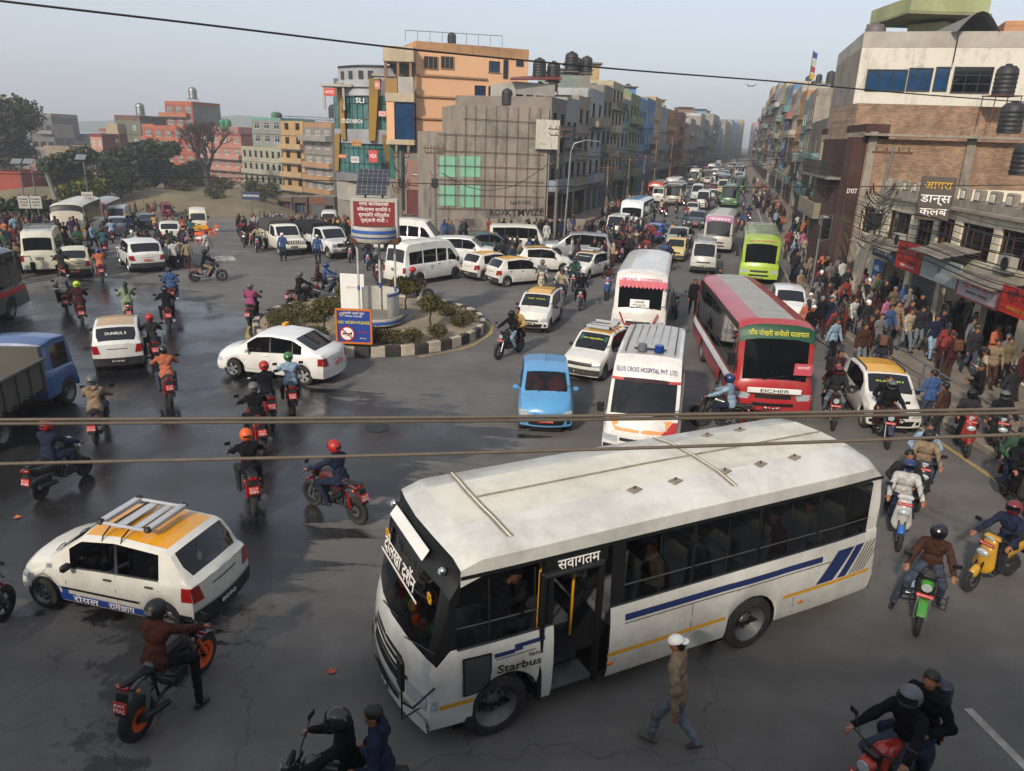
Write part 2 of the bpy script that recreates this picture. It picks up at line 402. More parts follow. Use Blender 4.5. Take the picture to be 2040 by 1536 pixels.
def prims(p,o):
 """groups of capsules for skin, top, bottom, shoe, hair; o = clothing options"""
 f,up,sd=p.f,p.up,p.side;w_=p.width;fat=o.get('fat',0);H=p.head
 R=np.cross(p.hu,p.hf)
 sk=[(H+p.hu*.03-p.hf*.008,H+p.hu*.035+p.hf*.012,.086,.083),(H+p.hf*.035-p.hu*.045,H+p.hf*.03-p.hu*.055,.052,.05),(H-p.hu*.05,p.neck-up*.02,.053,.058),(H+p.hf*.098-p.hu*.012,H+p.hf*.082+p.hu*.02,.014,.008),(H+R*.088,H+R*.088-p.hu*.03,.014,.01),(H-R*.088,H-R*.088-p.hu*.03,.014,.01)]
 tor=[(p.neck-up*.10+sd*.085,p.neck-up*.10-sd*.085,.105,.105,.72,f),(p.chest-up*.02+sd*.05,p.chest-up*.02-sd*.05,.115+fat,.115+fat,.74,f),(p.pel+up*.12+sd*.035,p.pel+up*.12-sd*.035,.11+fat,.11+fat,.8,f),(p.pel+up*.0+sd*.055,p.pel-sd*.055,.115+fat*.7,.115+fat*.7,.86,f)]
 tor=[t for t in tor]
 arm=[];fore=[];leg=[];shoe=[];hand=[]
 for i in(0,1):
  arm+=[(p.sh[i],p.elb[i],.056,.045)];fore+=[(p.elb[i],p.hand[i],.042,.028)]
  hd=nrm(p.hand[i]-p.elb[i]);pf=np.array([1.,0,-.3])if o.get('grip')else hd
  hd2=nrm(hd*.6+nrm(pf)*.4);c0=p.hand[i];sw=np.cross(hd2,(0,0,1.));sw=nrm(sw)*(1 if i==0 else-1)
  if o.get('fing'):
   hand+=[(c0,c0+hd2*.065,.027,.033,.6,nrm(np.cross(hd2,sw)))]
   for q,(L,dy)in enumerate(((.062,-.026),(.072,-.009),(.067,.008),(.052,.024))):
    b0=c0+hd2*.085+sw*dy;b1=b0+nrm(hd2*.8+np.array([0,0,-.45]))*L*.55;b2=b1+nrm(hd2*.35+np.array([-.1,0,-.9]))*L*.5
    hand+=[(b0-hd2*.02,b1,.0095,.0085),(b1,b2,.0085,.0075)]
   t0=c0+hd2*.03-sw*.028;t1=t0+nrm(hd2*.7-sw*.7)*.045;hand+=[(t0,t1,.012,.01),(t1,t1+nrm(hd2+np.array([0,0,-.3]))*.028,.01,.008)]
  else:hand+=[(c0,c0+hd2*.10,.033,.03,.6,nrm(np.cross(hd2,sw)))]
  leg+=[(p.hip[i],p.knee[i],.085+fat*.5,.058),(p.knee[i],p.foot[i]+np.array([0,0,.02]),.056,.038)]
  t=nrm(p.toes[i]);shoe+=[(p.foot[i]-t*.05+np.array([0,0,-.015]),p.foot[i]+t*.13+np.array([0,0,-.022]),.042,.036)]
 g={'skin':sk+hand}
 d=o.get('puff',.014)
 def gr(L,e):return[(q[0],q[1],q[2]+e,q[3]+e)+tuple(q[4:])for q in L]
 g['under']=tor+arm+fore+leg;g['cut']=(p.pel,up)if not o.get('long')else None
 cuff=[(p.elb[i],p.hand[i]-nrm(p.hand[i]-p.elb[i])*.02,.046+d,.036+d*.8)for i in(0,1)]
 if o.get('short'):cuff=[]
 hem=[(p.pel-up*.02+sd*.055,p.pel-up*.02-sd*.055,.125+fat+d*.7,.125+fat+d*.7,.84,f),(p.pel-up*.10+sd*.065,p.pel-up*.10-sd*.065,.12+fat+d*.6,.12+fat+d*.6,.84,f)]
 g['top']=gr(tor[:3],d)+gr(arm,d*.9)+cuff+(hem if not o.get('crop')else[])+[(p.neck-up*.03,p.neck+up*.02,.066+d,.058+d)]
 if o.get('hood'):g['top']+=[(p.neck-f*.07+sd*.05,p.neck-f*.07-sd*.05,.06,.06)]
 if o.get('long'):
  for i in(0,1):g['top']+=[(p.hip[i],p.hip[i]*.35+p.knee[i]*.65,.12,.115)]
 lg=gr(leg,.012 if not o.get('loose')else.028)
 g['bottom']=lg+[(q[0],q[1],q[2]+.006,q[3]+.006)+tuple(q[4:])for q in tor[3:]]
 if o.get('skirt'):g['bottom']+=[(p.hip[0]*.5+p.hip[1]*.5,(p.knee[0]+p.knee[1])/2,.14,.19),((p.knee[0]+p.knee[1])/2,(p.foot[0]+p.foot[1])/2+np.array([0,0,.06]),.18,.2)]
 g['shoe']=shoe
 hr=[(H+p.hu*.042-p.hf*.022,H+p.hu*.05-p.hf*.0,.092,.088),(H-p.hf*.05-p.hu*.0,H-p.hf*.05-p.hu*.03,.062,.055)]
 if o.get('longhair'):hr+=[(H-p.hf*.06+p.hu*.02,p.neck-f*.10-up*.14,.078,.055,.7,p.hf)]
 if o.get('bun'):hr+=[(H-p.hf*.12+p.hu*.02,H-p.hf*.13+p.hu*.02,.04,.04)]
 if o.get('hair')is None or o.get('hair'):g['hair']=hr
 return g
def fold(P,a):return a*(np.sin(P[:,2]*47+P[:,0]*19+3*np.sin(P[:,1]*17))*.5+np.sin(P[:,0]*38+P[:,1]*31+2*np.sin(P[:,2]*23))*.5)
def bounds(L):
 q=np.array([list(t[0])for t in L]+[list(t[1])for t in L]);r=max(max(t[2],t[3])for t in L);return q.min(0)-r,q.max(0)+r
def sdfmesh(name,L,h,mat,k=.03,fl=0.,cutneg=None):
 lo,hi=bounds(L)
 def fn(P):
  d=blend(P,L,k)
  if fl:d=d+fold(P,fl)
  if cutneg is not None:d=np.maximum(d,cutneg(P))
  return d
 v,f=nets(fn,lo,hi,h);f=f.tolist()
 return mkmesh(name,v,f,np.zeros(len(f),int),[mat],np.ones(len(f),bool))
def helmet_mb(p,col='black',visor='glass',open_=False,stripe=None):
 mb=MB();c=p.head+p.hu*.025-p.hf*.005;R=np.stack([p.hf,np.cross(p.hu,p.hf),p.hu],1)
 P=[];n=22;mth=14
 for i in range(mth+1):
  a=-math.pi/2*.72+(math.pi/2*1.72)*i/mth;row=[]
  for j in range(n+1):
   b=2*math.pi*j/n;x=math.cos(a)*math.cos(b)*(.148+(.012 if math.cos(b)>.6 and a<0 else 0));row.append(R@np.array([x,math.cos(a)*math.sin(b)*.132,math.sin(a)*.14])+c)
  P.append(row)
 def cells(i,j):
  b=abs(((j+.5)/n+.5)%1-.5)*2
  a=(i+.5)/mth
  if b<.36 and.36<a<.60:return None
  if open_ and b<.36 and a<.6:return None
  if a<.17:return 'black'
  if b>.86 and.35<a<.5 or.42<b<.5 and a>.55:return 'dark' if col!='black' else 'grey_trim'
  if stripe and.12<b<.26 and a>.6:return stripe
  return col
 mb.grid(P,col,True,cells)
 vb=MB()
 if not open_:
  Q=[[R@np.array([math.cos(a)*math.cos(b)*.151,math.cos(a)*math.sin(b)*.135,math.sin(a)*.143])+c for b in np.linspace(-1.2,1.2,9)]for a in np.linspace(-.32,.42,5)]
  vb.grid(Q,visor,True)
 return mb,vb
def person_near(p,o,cols,label,loc=(0,0,0),rz=0.,h=.017):
 """person with a continuous body and clothes as parts"""
 r=thing('person',label,'person',loc,rz);o=dict(o);o.setdefault('fing',1);g=prims(p,o);sk=cols.get('skin','skin')
 bl=g['skin'][:6]+g['under'];v1,f1=nets(lambda P:blend(P,bl,.028),*bounds(bl),h)
 V_=[v1];F_=f1.tolist();n=len(v1)
 for i in(0,1):
  hp=g['skin'][6:];half=hp[:len(hp)//2]if i==0 else hp[len(hp)//2:]
  v2,f2=nets(lambda P:blend(P,half,.006),*bounds(half),.0065 if o['fing']else.014);V_.append(v2);F_+=(f2+n).tolist();n+=len(v2)
 mi=[0]*len(F_)
 me=mkmesh('body',np.vstack(V_),F_,mi,[sk],[True]*len(F_));link('body',me,r)
 fl=o.get('fl',.009)
 link('jacket' if not o.get('long')else 'coat',sdfmesh('jacket',g['top'],h,mt(cols['top']),.035,fl,None if g['cut']is None else(lambda P:-.13-(P-p.pel)@p.up)),r)
 link('trousers' if not o.get('skirt')else 'skirt',sdfmesh('trousers',g['bottom'],h,mt(cols['bottom']),.03,fl*.8),r)
 for i in(0,1):
  link('shoe',sdfmesh('shoe',g['shoe'][i:i+1],.013,mt(cols.get('shoe','black')),.02),r)
 ev=MB()
 Rr=np.cross(p.hu,p.hf)
 for s_ in(-1,1):
  e=p.head+p.hf*.078+Rr*s_*.031+p.hu*.014;ev.ell(e,(.012,.015,.008),8,'white');ev.ell(e+p.hf*.006,(.009,.007,.007),6,'black')
  ev.tube([e+Rr*s_*-.014+p.hu*.017+p.hf*.004,e+p.hu*.022+p.hf*.006,e+Rr*s_*.016+p.hu*.016],.0038,5,'hair')
 ev.ell(p.head+p.hf*.08-p.hu*.046,(.01,.022,.005),8,mt('#6e3b33'))
 if not cols.get('noface'):ev.build('face_features',r)
 if 'helmet' in cols:
  a,b=helmet_mb(p,cols['helmet'],cols.get('visor','glass'),o.get('open',False),cols.get('stripe'));hm=a.build('helmet',r)
  if not o.get('open'):b.build('visor',hm)
  if o.get('longhair'):link('hair',sdfmesh('hair',g['hair'][-1:],h,'hair',.03,.004),r)
 elif o.get('cap'):
  mb=MB();R=np.stack([p.hf,Rr,p.hu],1);c=p.head+p.hu*.05
  mb.ell(c,(.108,.096,.085),16,o['cap'],R,0.0);bs=-1 if o.get('backcap')else 1
  mb.add([R@np.array([bs*(.09+.075*math.cos(t)),.08*math.sin(t),-.004-.012*math.cos(t)])+c for t in np.linspace(-1.5,1.5,9)],[tuple(range(9))],o['cap'])
  mb.build('cap',r);link('hair',sdfmesh('hair',[(q[0]-p.hu*.012,q[1]-p.hu*.012,q[2]-.004,q[3]-.004)+tuple(q[4:])for q in g['hair']],h,'hair',.03,.003),r)
 else:
  link('hair',sdfmesh('hair',g['hair'],.012,mt(cols.get('hair','hair')),.03,.004),r)
 if o.get('pack'):
  mb=MB();c=p.chest-p.f*.2+p.up*.02;R=np.stack([p.f,p.side,p.up],1);mb.box(c,(.17,.3,.4),mt(o['pack']),b=.05,R=R)
  mb.box(c-p.f*.09-p.up*.06,(.06,.24,.2),mt(o['pack']),b=.025,R=R);bp=mb.build('backpack',r)
 if o.get('mask'):
  mb=MB();R=np.stack([p.hf,Rr,p.hu],1);mb.ell(p.head+p.hf*.052-p.hu*.035,(.05,.062,.042),12,mt(o['mask']),R);mb.build('face_mask',r)
 return r
_fp={}
def far_mesh(key,p,o,h=.032,helmet=False):
 """one low-detail mesh; material slots skin, top, bottom, shoe, hair"""
 k=(key,helmet)
 if k in _fp:return _fp[k]
 o=dict(o);g=prims(p,o);names=['skin','top','bottom','shoe','hair'];H=p.head
 if helmet:g['hair']=[(H+p.hu*.02-p.hf*.025,H+p.hu*.02+p.hf*.03,.135,.125)]
 g['skin']=g['skin']+([(H+p.hf*.09,H+p.hf*.06,.07,.06)]if helmet else[])
 for t in('skin','shoe'):g[t]=[(q[0],q[1],max(q[2],.03 if t=='skin' and q[2]<.02 and False else q[2]),q[3])+tuple(q[4:])for q in g[t]]
 def ds(P):
  a=np.stack([blend(P,g[t],.03)for t in names])
  if g['cut']is not None:a[1]=np.maximum(a[1],-.13-(P-p.pel)@p.up)
  return a
 allp=sum((g[t]for t in names),[])
 v,f=nets(lambda P:ds(P).min(0)+fold(P,.003),*bounds(allp),h)
 c=v[f].mean(1);lab=ds(c).argmin(0)
 me=mkmesh('person',v,f.tolist(),lab,['skin',mt('c#444444'),mt('c#222222'),'black','hair'],[True]*len(f));_fp[k]=me;return me
WALK=Pose(lean=5,feet=((.26,.09,.07),(-.28,-.09,.12)),hands=((-.16,.26,.84),(.24,-.25,.86)),toes=((1,.1,.15),(1,-.1,-.6)))
WALK2=Pose(lean=4,feet=((-.2,.09,.10),(.2,-.09,.06)),hands=((.18,.25,.85),(-.1,-.27,.8)),toes=((1,.1,-.4),(1,-.1,.1)),head=(15,-5))
STAND=Pose(hands=((.05,.29,.76),(.06,-.28,.77)))
STAND2=Pose(hands=((.24,.12,1.16),(.05,-.29,.78)),head=(-20,-12),feet=((.05,.14,.06),(-.05,-.12,.06)))
STAND3=Pose(hands=((.26,.1,1.1),(.28,-.08,1.1)),head=(25,-18),feet=((.02,.12,.06),(.06,-.12,.06)))
RIDE=Pose(pel=(-.22,0,.90),lean=14,hands=((.36,.33,1.05),(.36,-.33,1.05)),knees=((.2,.22,.76),(.2,-.22,.76)),feet=((-.05,.22,.36),(-.05,-.22,.36)))
RIDE2=Pose(pel=(-.22,0,.90),lean=12,hands=((.36,.33,1.05),(.36,-.33,1.05)),knees=((.16,.28,.68),(.2,-.22,.76)),feet=((.0,.42,.08),(-.05,-.22,.36)),head=(12,-10))
RIDE3=Pose(pel=(-.22,0,.90),lean=12,hands=((.36,.33,1.05),(.36,-.33,1.05)),knees=((.2,.22,.76),(.16,-.28,.68)),feet=((-.05,.22,.36),(.0,-.42,.08)),head=(-12,-8))
SCOOT=Pose(pel=(-.24,0,.86),lean=6,hands=((.27,.3,1.0),(.27,-.3,1.0)),knees=((.19,.16,.80),(.19,-.16,.80)),feet=((.12,.14,.38),(.12,-.14,.38)),toes=((1,.1,.2),(1,-.1,.2)))
PILL=Pose(pel=(-.55,0,.98),lean=8,hands=((-.3,.2,1.05),(-.3,-.2,1.05)),knees=((-.15,.25,.86),(-.15,-.25,.86)),feet=((-.3,.24,.45),(-.3,-.24,.45)),head=(15,-5))
SIT=Pose(pel=(0,0,.5),lean=2,hands=((.3,.2,.72),(.3,-.2,.72)),knees=((.42,.14,.5),(.42,-.14,.5)),feet=((.45,.14,.08),(.45,-.14,.08)))
# vehicles: lofted shells with fitted parts
def glass_clear():
 if 'glassclear' in _mats:return _mats['glassclear']
 m=bpy.data.materials.new('glassclear');m.use_nodes=True;n=m.node_tree;n.nodes.clear()
 o=n.nodes.new('ShaderNodeOutputMaterial');a=n.nodes.new('ShaderNodeBsdfTransparent');a.inputs[0].default_value=(.30,.32,.33,1)
 g=n.nodes.new('ShaderNodeBsdfGlossy');g.inputs['Roughness'].default_value=.03;lw=n.nodes.new('ShaderNodeLayerWeight');lw.inputs[0].default_value=.5;fr=n.nodes.new('ShaderNodeMath');fr.operation='POWER';fr.inputs[1].default_value=3.;n.links.new(lw.outputs['Facing'],fr.inputs[0])
 mx=n.nodes.new('ShaderNodeMixShader');ma=n.nodes.new('ShaderNodeMath');ma.operation='MULTIPLY_ADD';ma.inputs[1].default_value=.75;ma.inputs[2].default_value=.05
 n.links.new(fr.outputs[0],ma.inputs[0]);n.links.new(ma.outputs[0],mx.inputs[0]);n.links.new(a.outputs[0],mx.inputs[1]);n.links.new(g.outputs[0],mx.inputs[2]);n.links.new(mx.outputs[0],o.inputs[0])
 _mats['glassclear']=m;return m
glass_clear()
class Shell:
 """L length, W width, top [(x, z)] rear to front, belt [(x, z)], zb sill height, wheels [(x, r)], glass ranges"""
 def __init__(s,L,W,top,belt,zb,wheels,roof,ws,rw,side,tumble=.16,crown=.03,bowf=.2,bowr=.1,bulge=((0,0),(.5,.03),(1,0)),wr=.1,taper=.05,glassin=.07,er=0):
  s.L,s.W,s.top,s.belt,s.zb,s.wheels,s.roof,s.ws,s.rw,s.side=L,W,top,belt,zb,wheels,roof,ws,rw,side
  s.tumble,s.crown,s.bowf,s.bowr,s.bulge,s.wr,s.taper,s.gi,s.er=tumble,crown,bowf,bowr,bulge,wr,taper,glassin,er
  xs={round(x,4)for x,z in top}|{round(q,4)for t in side for q in t}|set(np.round(np.linspace(-L/2,L/2,28),4))|{round(q,4)for q in(*roof,*ws,*rw)}
  for x,r in wheels:xs|={round(x+(r+.05)*math.cos(a),4)for a in np.linspace(0,math.pi,11)}|{round(x-(r+.052),4),round(x+(r+.052),4)}
  xs=sorted(x for x in xs if-L/2<=x<=L/2);out=[xs[0]]
  for x in xs[1:]:
   if x-out[-1]>.0015:out.append(x)
  s.xs=out
 def zt(s,x):return float(np.interp(x,[q[0]for q in s.top],[q[1]for q in s.top]))
 def zl(s,x):return float(np.interp(x,[q[0]for q in s.belt],[q[1]for q in s.belt]))
 def zbot(s,x):
  z=s.zb
  e=min(s.L/2-x,x+s.L/2)
  for wx,r in s.wheels:
   d=abs(x-wx);R=r+.05
   if d<R:z=max(z,math.sqrt(R*R-d*d)+r)
  return z
 def hw(s,x):
  e=min(s.L/2-x,x+s.L/2)/s.L
  return s.W/2*(1-s.taper*max(0,1-e/.16)**2)
 def bow(s,x):
  u=x/(s.L/2);return-s.bowf*(.3+.7*max(u,0)**3)*(1 if u>.0 else 0)*min(1,max(u,0)*4)+s.bowr*(.3+.7*max(-u,0)**3)*min(1,max(-u,0)*4)
 def pos(s,x,y,z):
  e=0
  if abs(abs(x)-s.L/2)<1e-4 or True:
   k=max(0,abs(x)/(s.L/2)-.93)/.07
   h0,h1=s.zb,max(s.zt(x),s.zb+.1);t=min(1,max(0,(z-h0)/(h1-h0)))
   e=k*float(np.interp(t,[q[0]for q in s.bulge],[q[1]for q in s.bulge]))*(1 if x>0 else-1)
  return(x+s.bow(x)*(y/(s.W/2))**2+e,y,z)
 def ring(s,x):
  zt,zl,zb,h=s.zt(x),s.zl(x),s.zbot(x),s.hw(x);zl=min(zl,zt-.02);zl=max(zl,zb+.05)
  r=[(h-.04,zb),(h-.01,zb+(zl-zb)*.12),(h+.005,zb+(zl-zb)*.5),(h-.005,zb+(zl-zb)*.8),(h-.03,zl)]
  g=zt-zl;cab=min(1,max(0,(g-.06)/.15));ht=h-.03-(g)*s.tumble
  a=[(h-.05,zl+.02*cab),(h-.03-(g-s.gi)*s.tumble-.01,zt-s.gi),(ht-.015,zt-.03)if not s.er else(ht+.01,zt-s.er*.5),(ht-s.wr,zt-.004)if not s.er else(ht-s.er*.55,zt-s.er*.08),(ht*.5,zt+s.crown*.75),(0,zt+s.crown)]
  b=[(h-.04,zl+g*.3),(h-.07,zl+g*.55),(h-.13,zl+g*.8),(h-.22,zt-.005),(h*.45,zt+s.crown*.6),(0,zt+s.crown*.75)]
  return r+[(p[0]*cab+q[0]*(1-cab),p[1]*cab+q[1]*(1-cab))for p,q in zip(a,b)]
 def sy(s,x,z):
  r=s.ring(x)[:8];return float(np.interp(z,[q[1]for q in r],[q[0]for q in r]))
 def parts(s,root,paintm,roofm=None,glass='glass',lower=None,pillar=None,open_=None,frontm=None,blackend=None,wsm=None,belt_m=None):
  D={}
  P=[[s.pos(x,y,z)for(y,z)in s.ring(x)]for x in s.xs];nx=len(s.xs);nr=len(P[0])
  for sg in(1,-1):
   for i in range(nx-1):
    xm=(s.xs[i]+s.xs[i+1])/2
    for j in range(nr-1):
     key,m=('body',),paintm
     if j==5:
      si=[k for k,(a,b)in enumerate(s.side)if a<xm<b]
      if si:key,m=('side_window',si[0],sg),glass
      elif pillar and s.side[0][0]<xm<s.side[-1][1]:m=pillar
     elif j>=8:
      if s.ws[0]<xm<s.ws[1]:key,m=('windscreen',),wsm or glass
      elif s.rw[0]<xm<s.rw[1]:key,m=('rear_window',),glass
      elif roofm and s.roof[0]<xm<s.roof[1]and(j>8 or not s.er):key,m=('roof',),roofm
     elif j in(6,7)and roofm and pillar is None and False:pass
     if(j==4 or(j==6 and s.er and not getattr(s,'openw',None)))and belt_m and s.side[0][0]<xm<s.side[-1][1]:m=belt_m
     if lower and j==0:m=lower
     if frontm and xm>s.ws[1]and key==('body',):m=frontm
     if blackend and key==('body',)and j>=5 and(blackend[0]<xm<blackend[1]):m=blackend[2]
     if j==5 and sg>0 and getattr(s,'openw',None)and s.openw[0]<xm<s.openw[1]:continue
     if open_ and sg==open_[2]and open_[0]<xm<open_[1]and j<=5:continue
     q=[P[i][j],P[i+1][j],P[i+1][j+1],P[i][j+1]]
     q=[(a,b*sg,c)for a,b,c in q]
     if sg<0:q=q[::-1]
     D.setdefault(key,{}).setdefault(m,[]).append(q)
  for ei,x in((1,s.xs[-1]),(-1,s.xs[0])):
   r=s.ring(x);ny=13;rows=[[s.pos(x,y*t,z)for t in np.linspace(1,-1,ny)]for(y,z)in r]
   for j in range(len(r)-1):
    for k in range(ny-1):
     q=[rows[j][k],rows[j+1][k],rows[j+1][k+1],rows[j][k+1]]
     if ei>0:q=q[::-1]
     m=lower if lower and j==0 else(frontm if frontm and ei>0 else paintm)
     D.setdefault(('body',),{}).setdefault(m,[]).append(q)
  res={}
  for key,ms in D.items():
   mb=MB()
   for m,Q in ms.items():
    A=np.array(Q,float).reshape(-1,3);_,u,inv=np.unique(np.round(A,4),axis=0,return_index=True,return_inverse=True)
    inv=np.ravel(inv);F=[]
    for i in range(0,len(inv),4):
     t=[]
     for q in inv[i:i+4]:
      if q not in t:t.append(int(q))
     if len(t)>2:F.append(tuple(t))
    mb.add(A[u],F,m,True)
   if key==('body',):
    z0=s.zb+.03;mb.box((0,0,z0+.02),(s.L-.3,s.W-.24,.04),'black')
    for wx,rr in s.wheels:
     mb.box((wx,0,rr+.06),(rr*2+.06,s.W-.62,rr*2),'black')
   res.setdefault(key[0],[]).append(mb.build(key[0],root))
  return res
 def patch_side(s,mb,x0,x1,z0,z1,m,sg=1,off=.006,n=None,z2=None,z3=None):
  """strip fitted to the side; z2, z3 the heights at x1"""
  n=n or max(2,int(abs(x1-x0)/.12)+1);z2=z0 if z2 is None else z2;z3=z1 if z3 is None else z3;Pp=[]
  for t in np.linspace(0,1,n+1):
   x=x0+(x1-x0)*t;a=z0+(z2-z0)*t;b=z1+(z3-z1)*t;Pp.append([np.array(s.pos(x,(s.sy(x,z)+off)*sg,z))for z in np.linspace(a,b,3)])
  Pp=np.array(Pp);Pp=Pp if sg<0 else Pp[:,::-1]
  mb.grid(Pp,m);return mb
 def fx(s,y,z,end=1):
  x=s.xs[-1]if end>0 else s.xs[0];zt=s.zt(x);
  if z>zt:
   X=[q[0]for q in s.top];Z=[q[1]for q in s.top]
   if end>0:
    k=int(np.argmax(Z));k=max(i for i in range(len(Z))if Z[i]>=max(Z)-.05);x=float(np.interp(-z,[-q for q in Z[k:]],X[k:]))
   else:
    k=min(i for i in range(len(Z))if Z[i]>=max(Z)-.05);x=float(np.interp(z,Z[:k+1],X[:k+1]))
  return s.pos(x,y,z)
 def patch_end(s,mb,y0,y1,z0,z1,m,end=1,off=.008,yt=None,n=6):
  """patch fitted to the front or rear face; yt = (y0, y1) at its top"""
  yt=yt or(y0,y1);Pp=[]
  for t in np.linspace(0,1,5):
   z=z0+(z1-z0)*t;a=y0+(yt[0]-y0)*t;b=y1+(yt[1]-y1)*t
   Pp.append([np.array(s.fx(y,z,end))+np.array([off*end,0,off*.3])for y in np.linspace(a,b,n)])
  Pp=np.array(Pp);Pp=Pp if end<0 else Pp[:,::-1]
  mb.grid(Pp,m);return mb
def wheel_pair(r,wd,style='steel'):
 """rim mesh and tyre mesh, axis Y, outer side +Y"""
 k=(r,wd,style)
 if k in _wh:return _wh[k]
 t=MB();h=wd/2
 t.lathe([(r*.62,-h),(r*.9,-h),(r*.98,-h*.8),(r,-h*.4),(r,h*.4),(r*.98,h*.8),(r*.9,h),(r*.68,h*1.02),(r*.62,h*.8)],ax='Y',n=26,m='rubber')
 m=MB();rm={'steel':'rim','alloy':'rimsilver','white':'white','truck':'rim','black':'dark'}[style]
 if style=='truck':
  m.lathe([(.001,h*.2),(r*.16,h*.2),(r*.2,-h*.0),(r*.42,-h*.15),(r*.5,h*.4),(r*.62,h*.85),(r*.64,h*.95)],ax='Y',n=24,m=rm)
  for i in range(8):a=i*math.pi/4;m.cyl((r*.3*math.cos(a),h*-.1,r*.3*math.sin(a)),(r*.3*math.cos(a),h*.12,r*.3*math.sin(a)),.025,n=6,m='dark')
 elif style in('alloy','black'):
  m.lathe([(r*.5,-h*.2),(r*.58,h*.6),(r*.64,h*.95),(r*.66,h*.8)],ax='Y',n=24,m=rm);m.lathe([(.001,h*.1),(r*.6,h*.0)],ax='Y',n=24,m='black');m.lathe([(.001,h*.8),(r*.13,h*.8),(r*.14,h*.2)],ax='Y',n=12,m=rm)
  for i in range(5):
   a=i*math.tau/5;c,q=math.cos(a),math.sin(a)
   m.add([(c*r*.1-q*.03,h*.8,q*r*.1+c*.03),(c*r*.1+q*.03,h*.8,q*r*.1-c*.03),(c*r*.6+q*.045,h*.75,q*r*.6-c*.045),(c*r*.6-q*.045,h*.75,q*r*.6+c*.045)],[(0,1,2,3)],rm)
 else:
  m.lathe([(.001,h*.55),(r*.14,h*.55),(r*.2,h*.3),(r*.36,h*.5),(r*.5,h*.2),(r*.58,h*.7),(r*.64,h*.95)],ax='Y',n=24,m=rm)
  for i in range(8):a=i*math.pi/4;m.ell((r*.44*math.cos(a),h*.42,r*.44*math.sin(a)),(.022,.012,.022),6,'black')
 _wh[k]=(m.mesh('wheel'),t.mesh('tyre'));return _wh[k]
_wh={}
def wheels(root,sh,wd=.17,style='steel',inset=.0,steer=0):
 for x,r in sh.wheels:
  a,b=wheel_pair(r,wd,style)
  for sg in(1,-1):
   w_=link('wheel',a,root,(x,sg*(sh.W/2-wd/2-.02-inset),r));w_.rotation_euler=(0,0,(0 if sg>0 else math.pi)+(steer if x>0 else 0));link('tyre',b,w_)
def plate(root,sh,z,text,end=1,y=0,bg='platered',fg='platetext',w_=.42,h=.12,two=None):
 mb=MB();c=np.array(sh.fx(y,z,end))+np.array([.03*end,0,0]);mb.box(c,(.02,w_,h),bg,b=.006)
 T=frame(c+np.array([.0125*end,0,.0 if not two else-h*.2]),(0,1*end,0),(0,0,1));mb.text(text,h*(.8 if not two else.5),fg,T,.002,fit=w_*.85)
 if two:mb.text(two,h*.42,fg,frame(c+np.array([.0125*end,0,h*.25]),(0,end,0),(0,0,1)),.002,fit=w_*.6)
 return mb.build('number_plate',root)
def mirrors(root,sh,x,z,m='black',size=(.1,.17,.12),arm=.05):
 for sg in(1,-1):
  mb=MB();y=sh.sy(x,z);p=sh.pos(x,(y+arm+size[1]/2)*sg,z+.05);mb.box(p,size,m,b=.03);mb.cyl(sh.pos(x,(y-.02)*sg,z),p,.02,n=6,m=m);mb.build('side_mirror',root)
def seams(root,sh,xs,z0,zg,handles,m='black',hm='dark'):
 """door joints and handles"""
 for sg in(1,-1):
  mb=MB()
  for x in xs:sh.patch_side(mb,x-.005,x+.005,max(z0,sh.zbot(x)+.03),sh.zl(x),m,sg,.003,1)
  if len(xs)>1:sh.patch_side(mb,xs[0],xs[-1],z0,z0+.008,m,sg,.003)
  d=mb.build('door_seam',root)
  for x in handles:
   h=MB();z=sh.zl(x)-.1;h.box(sh.pos(x,(sh.sy(x,z)+.012)*sg,z),(.15,.03,.035),hm,b=.01);h.build('door_handle',root)
def inner(root,sh,m='seat',rows=(.1,-.75)):
 mb=MB();w_=sh.W/2-.14
 for x in rows:
  for y in(-w_*.5,w_*.5):mb.box((x,y,.72),(.16,w_*.8,.6),m,b=.05,R=rotm(-.2,'Y'));mb.box((x+.25,y,.45),(.5,w_*.8,.14),m,b=.05);mb.box((x-.06,y,1.08),(.1,.24,.16),m,b=.04)
 mb.box((rows[0]+.85,0,.8),(.35,w_*2-.1,.25),'plastic',b=.06)
 mb.lathe([(.16,0),(.18,.015),(.2,0),(.18,-.015),(.16,0)],(rows[0]+.55,-w_*.5,.95),'X',14,'black')
 mb.build('seats',root)
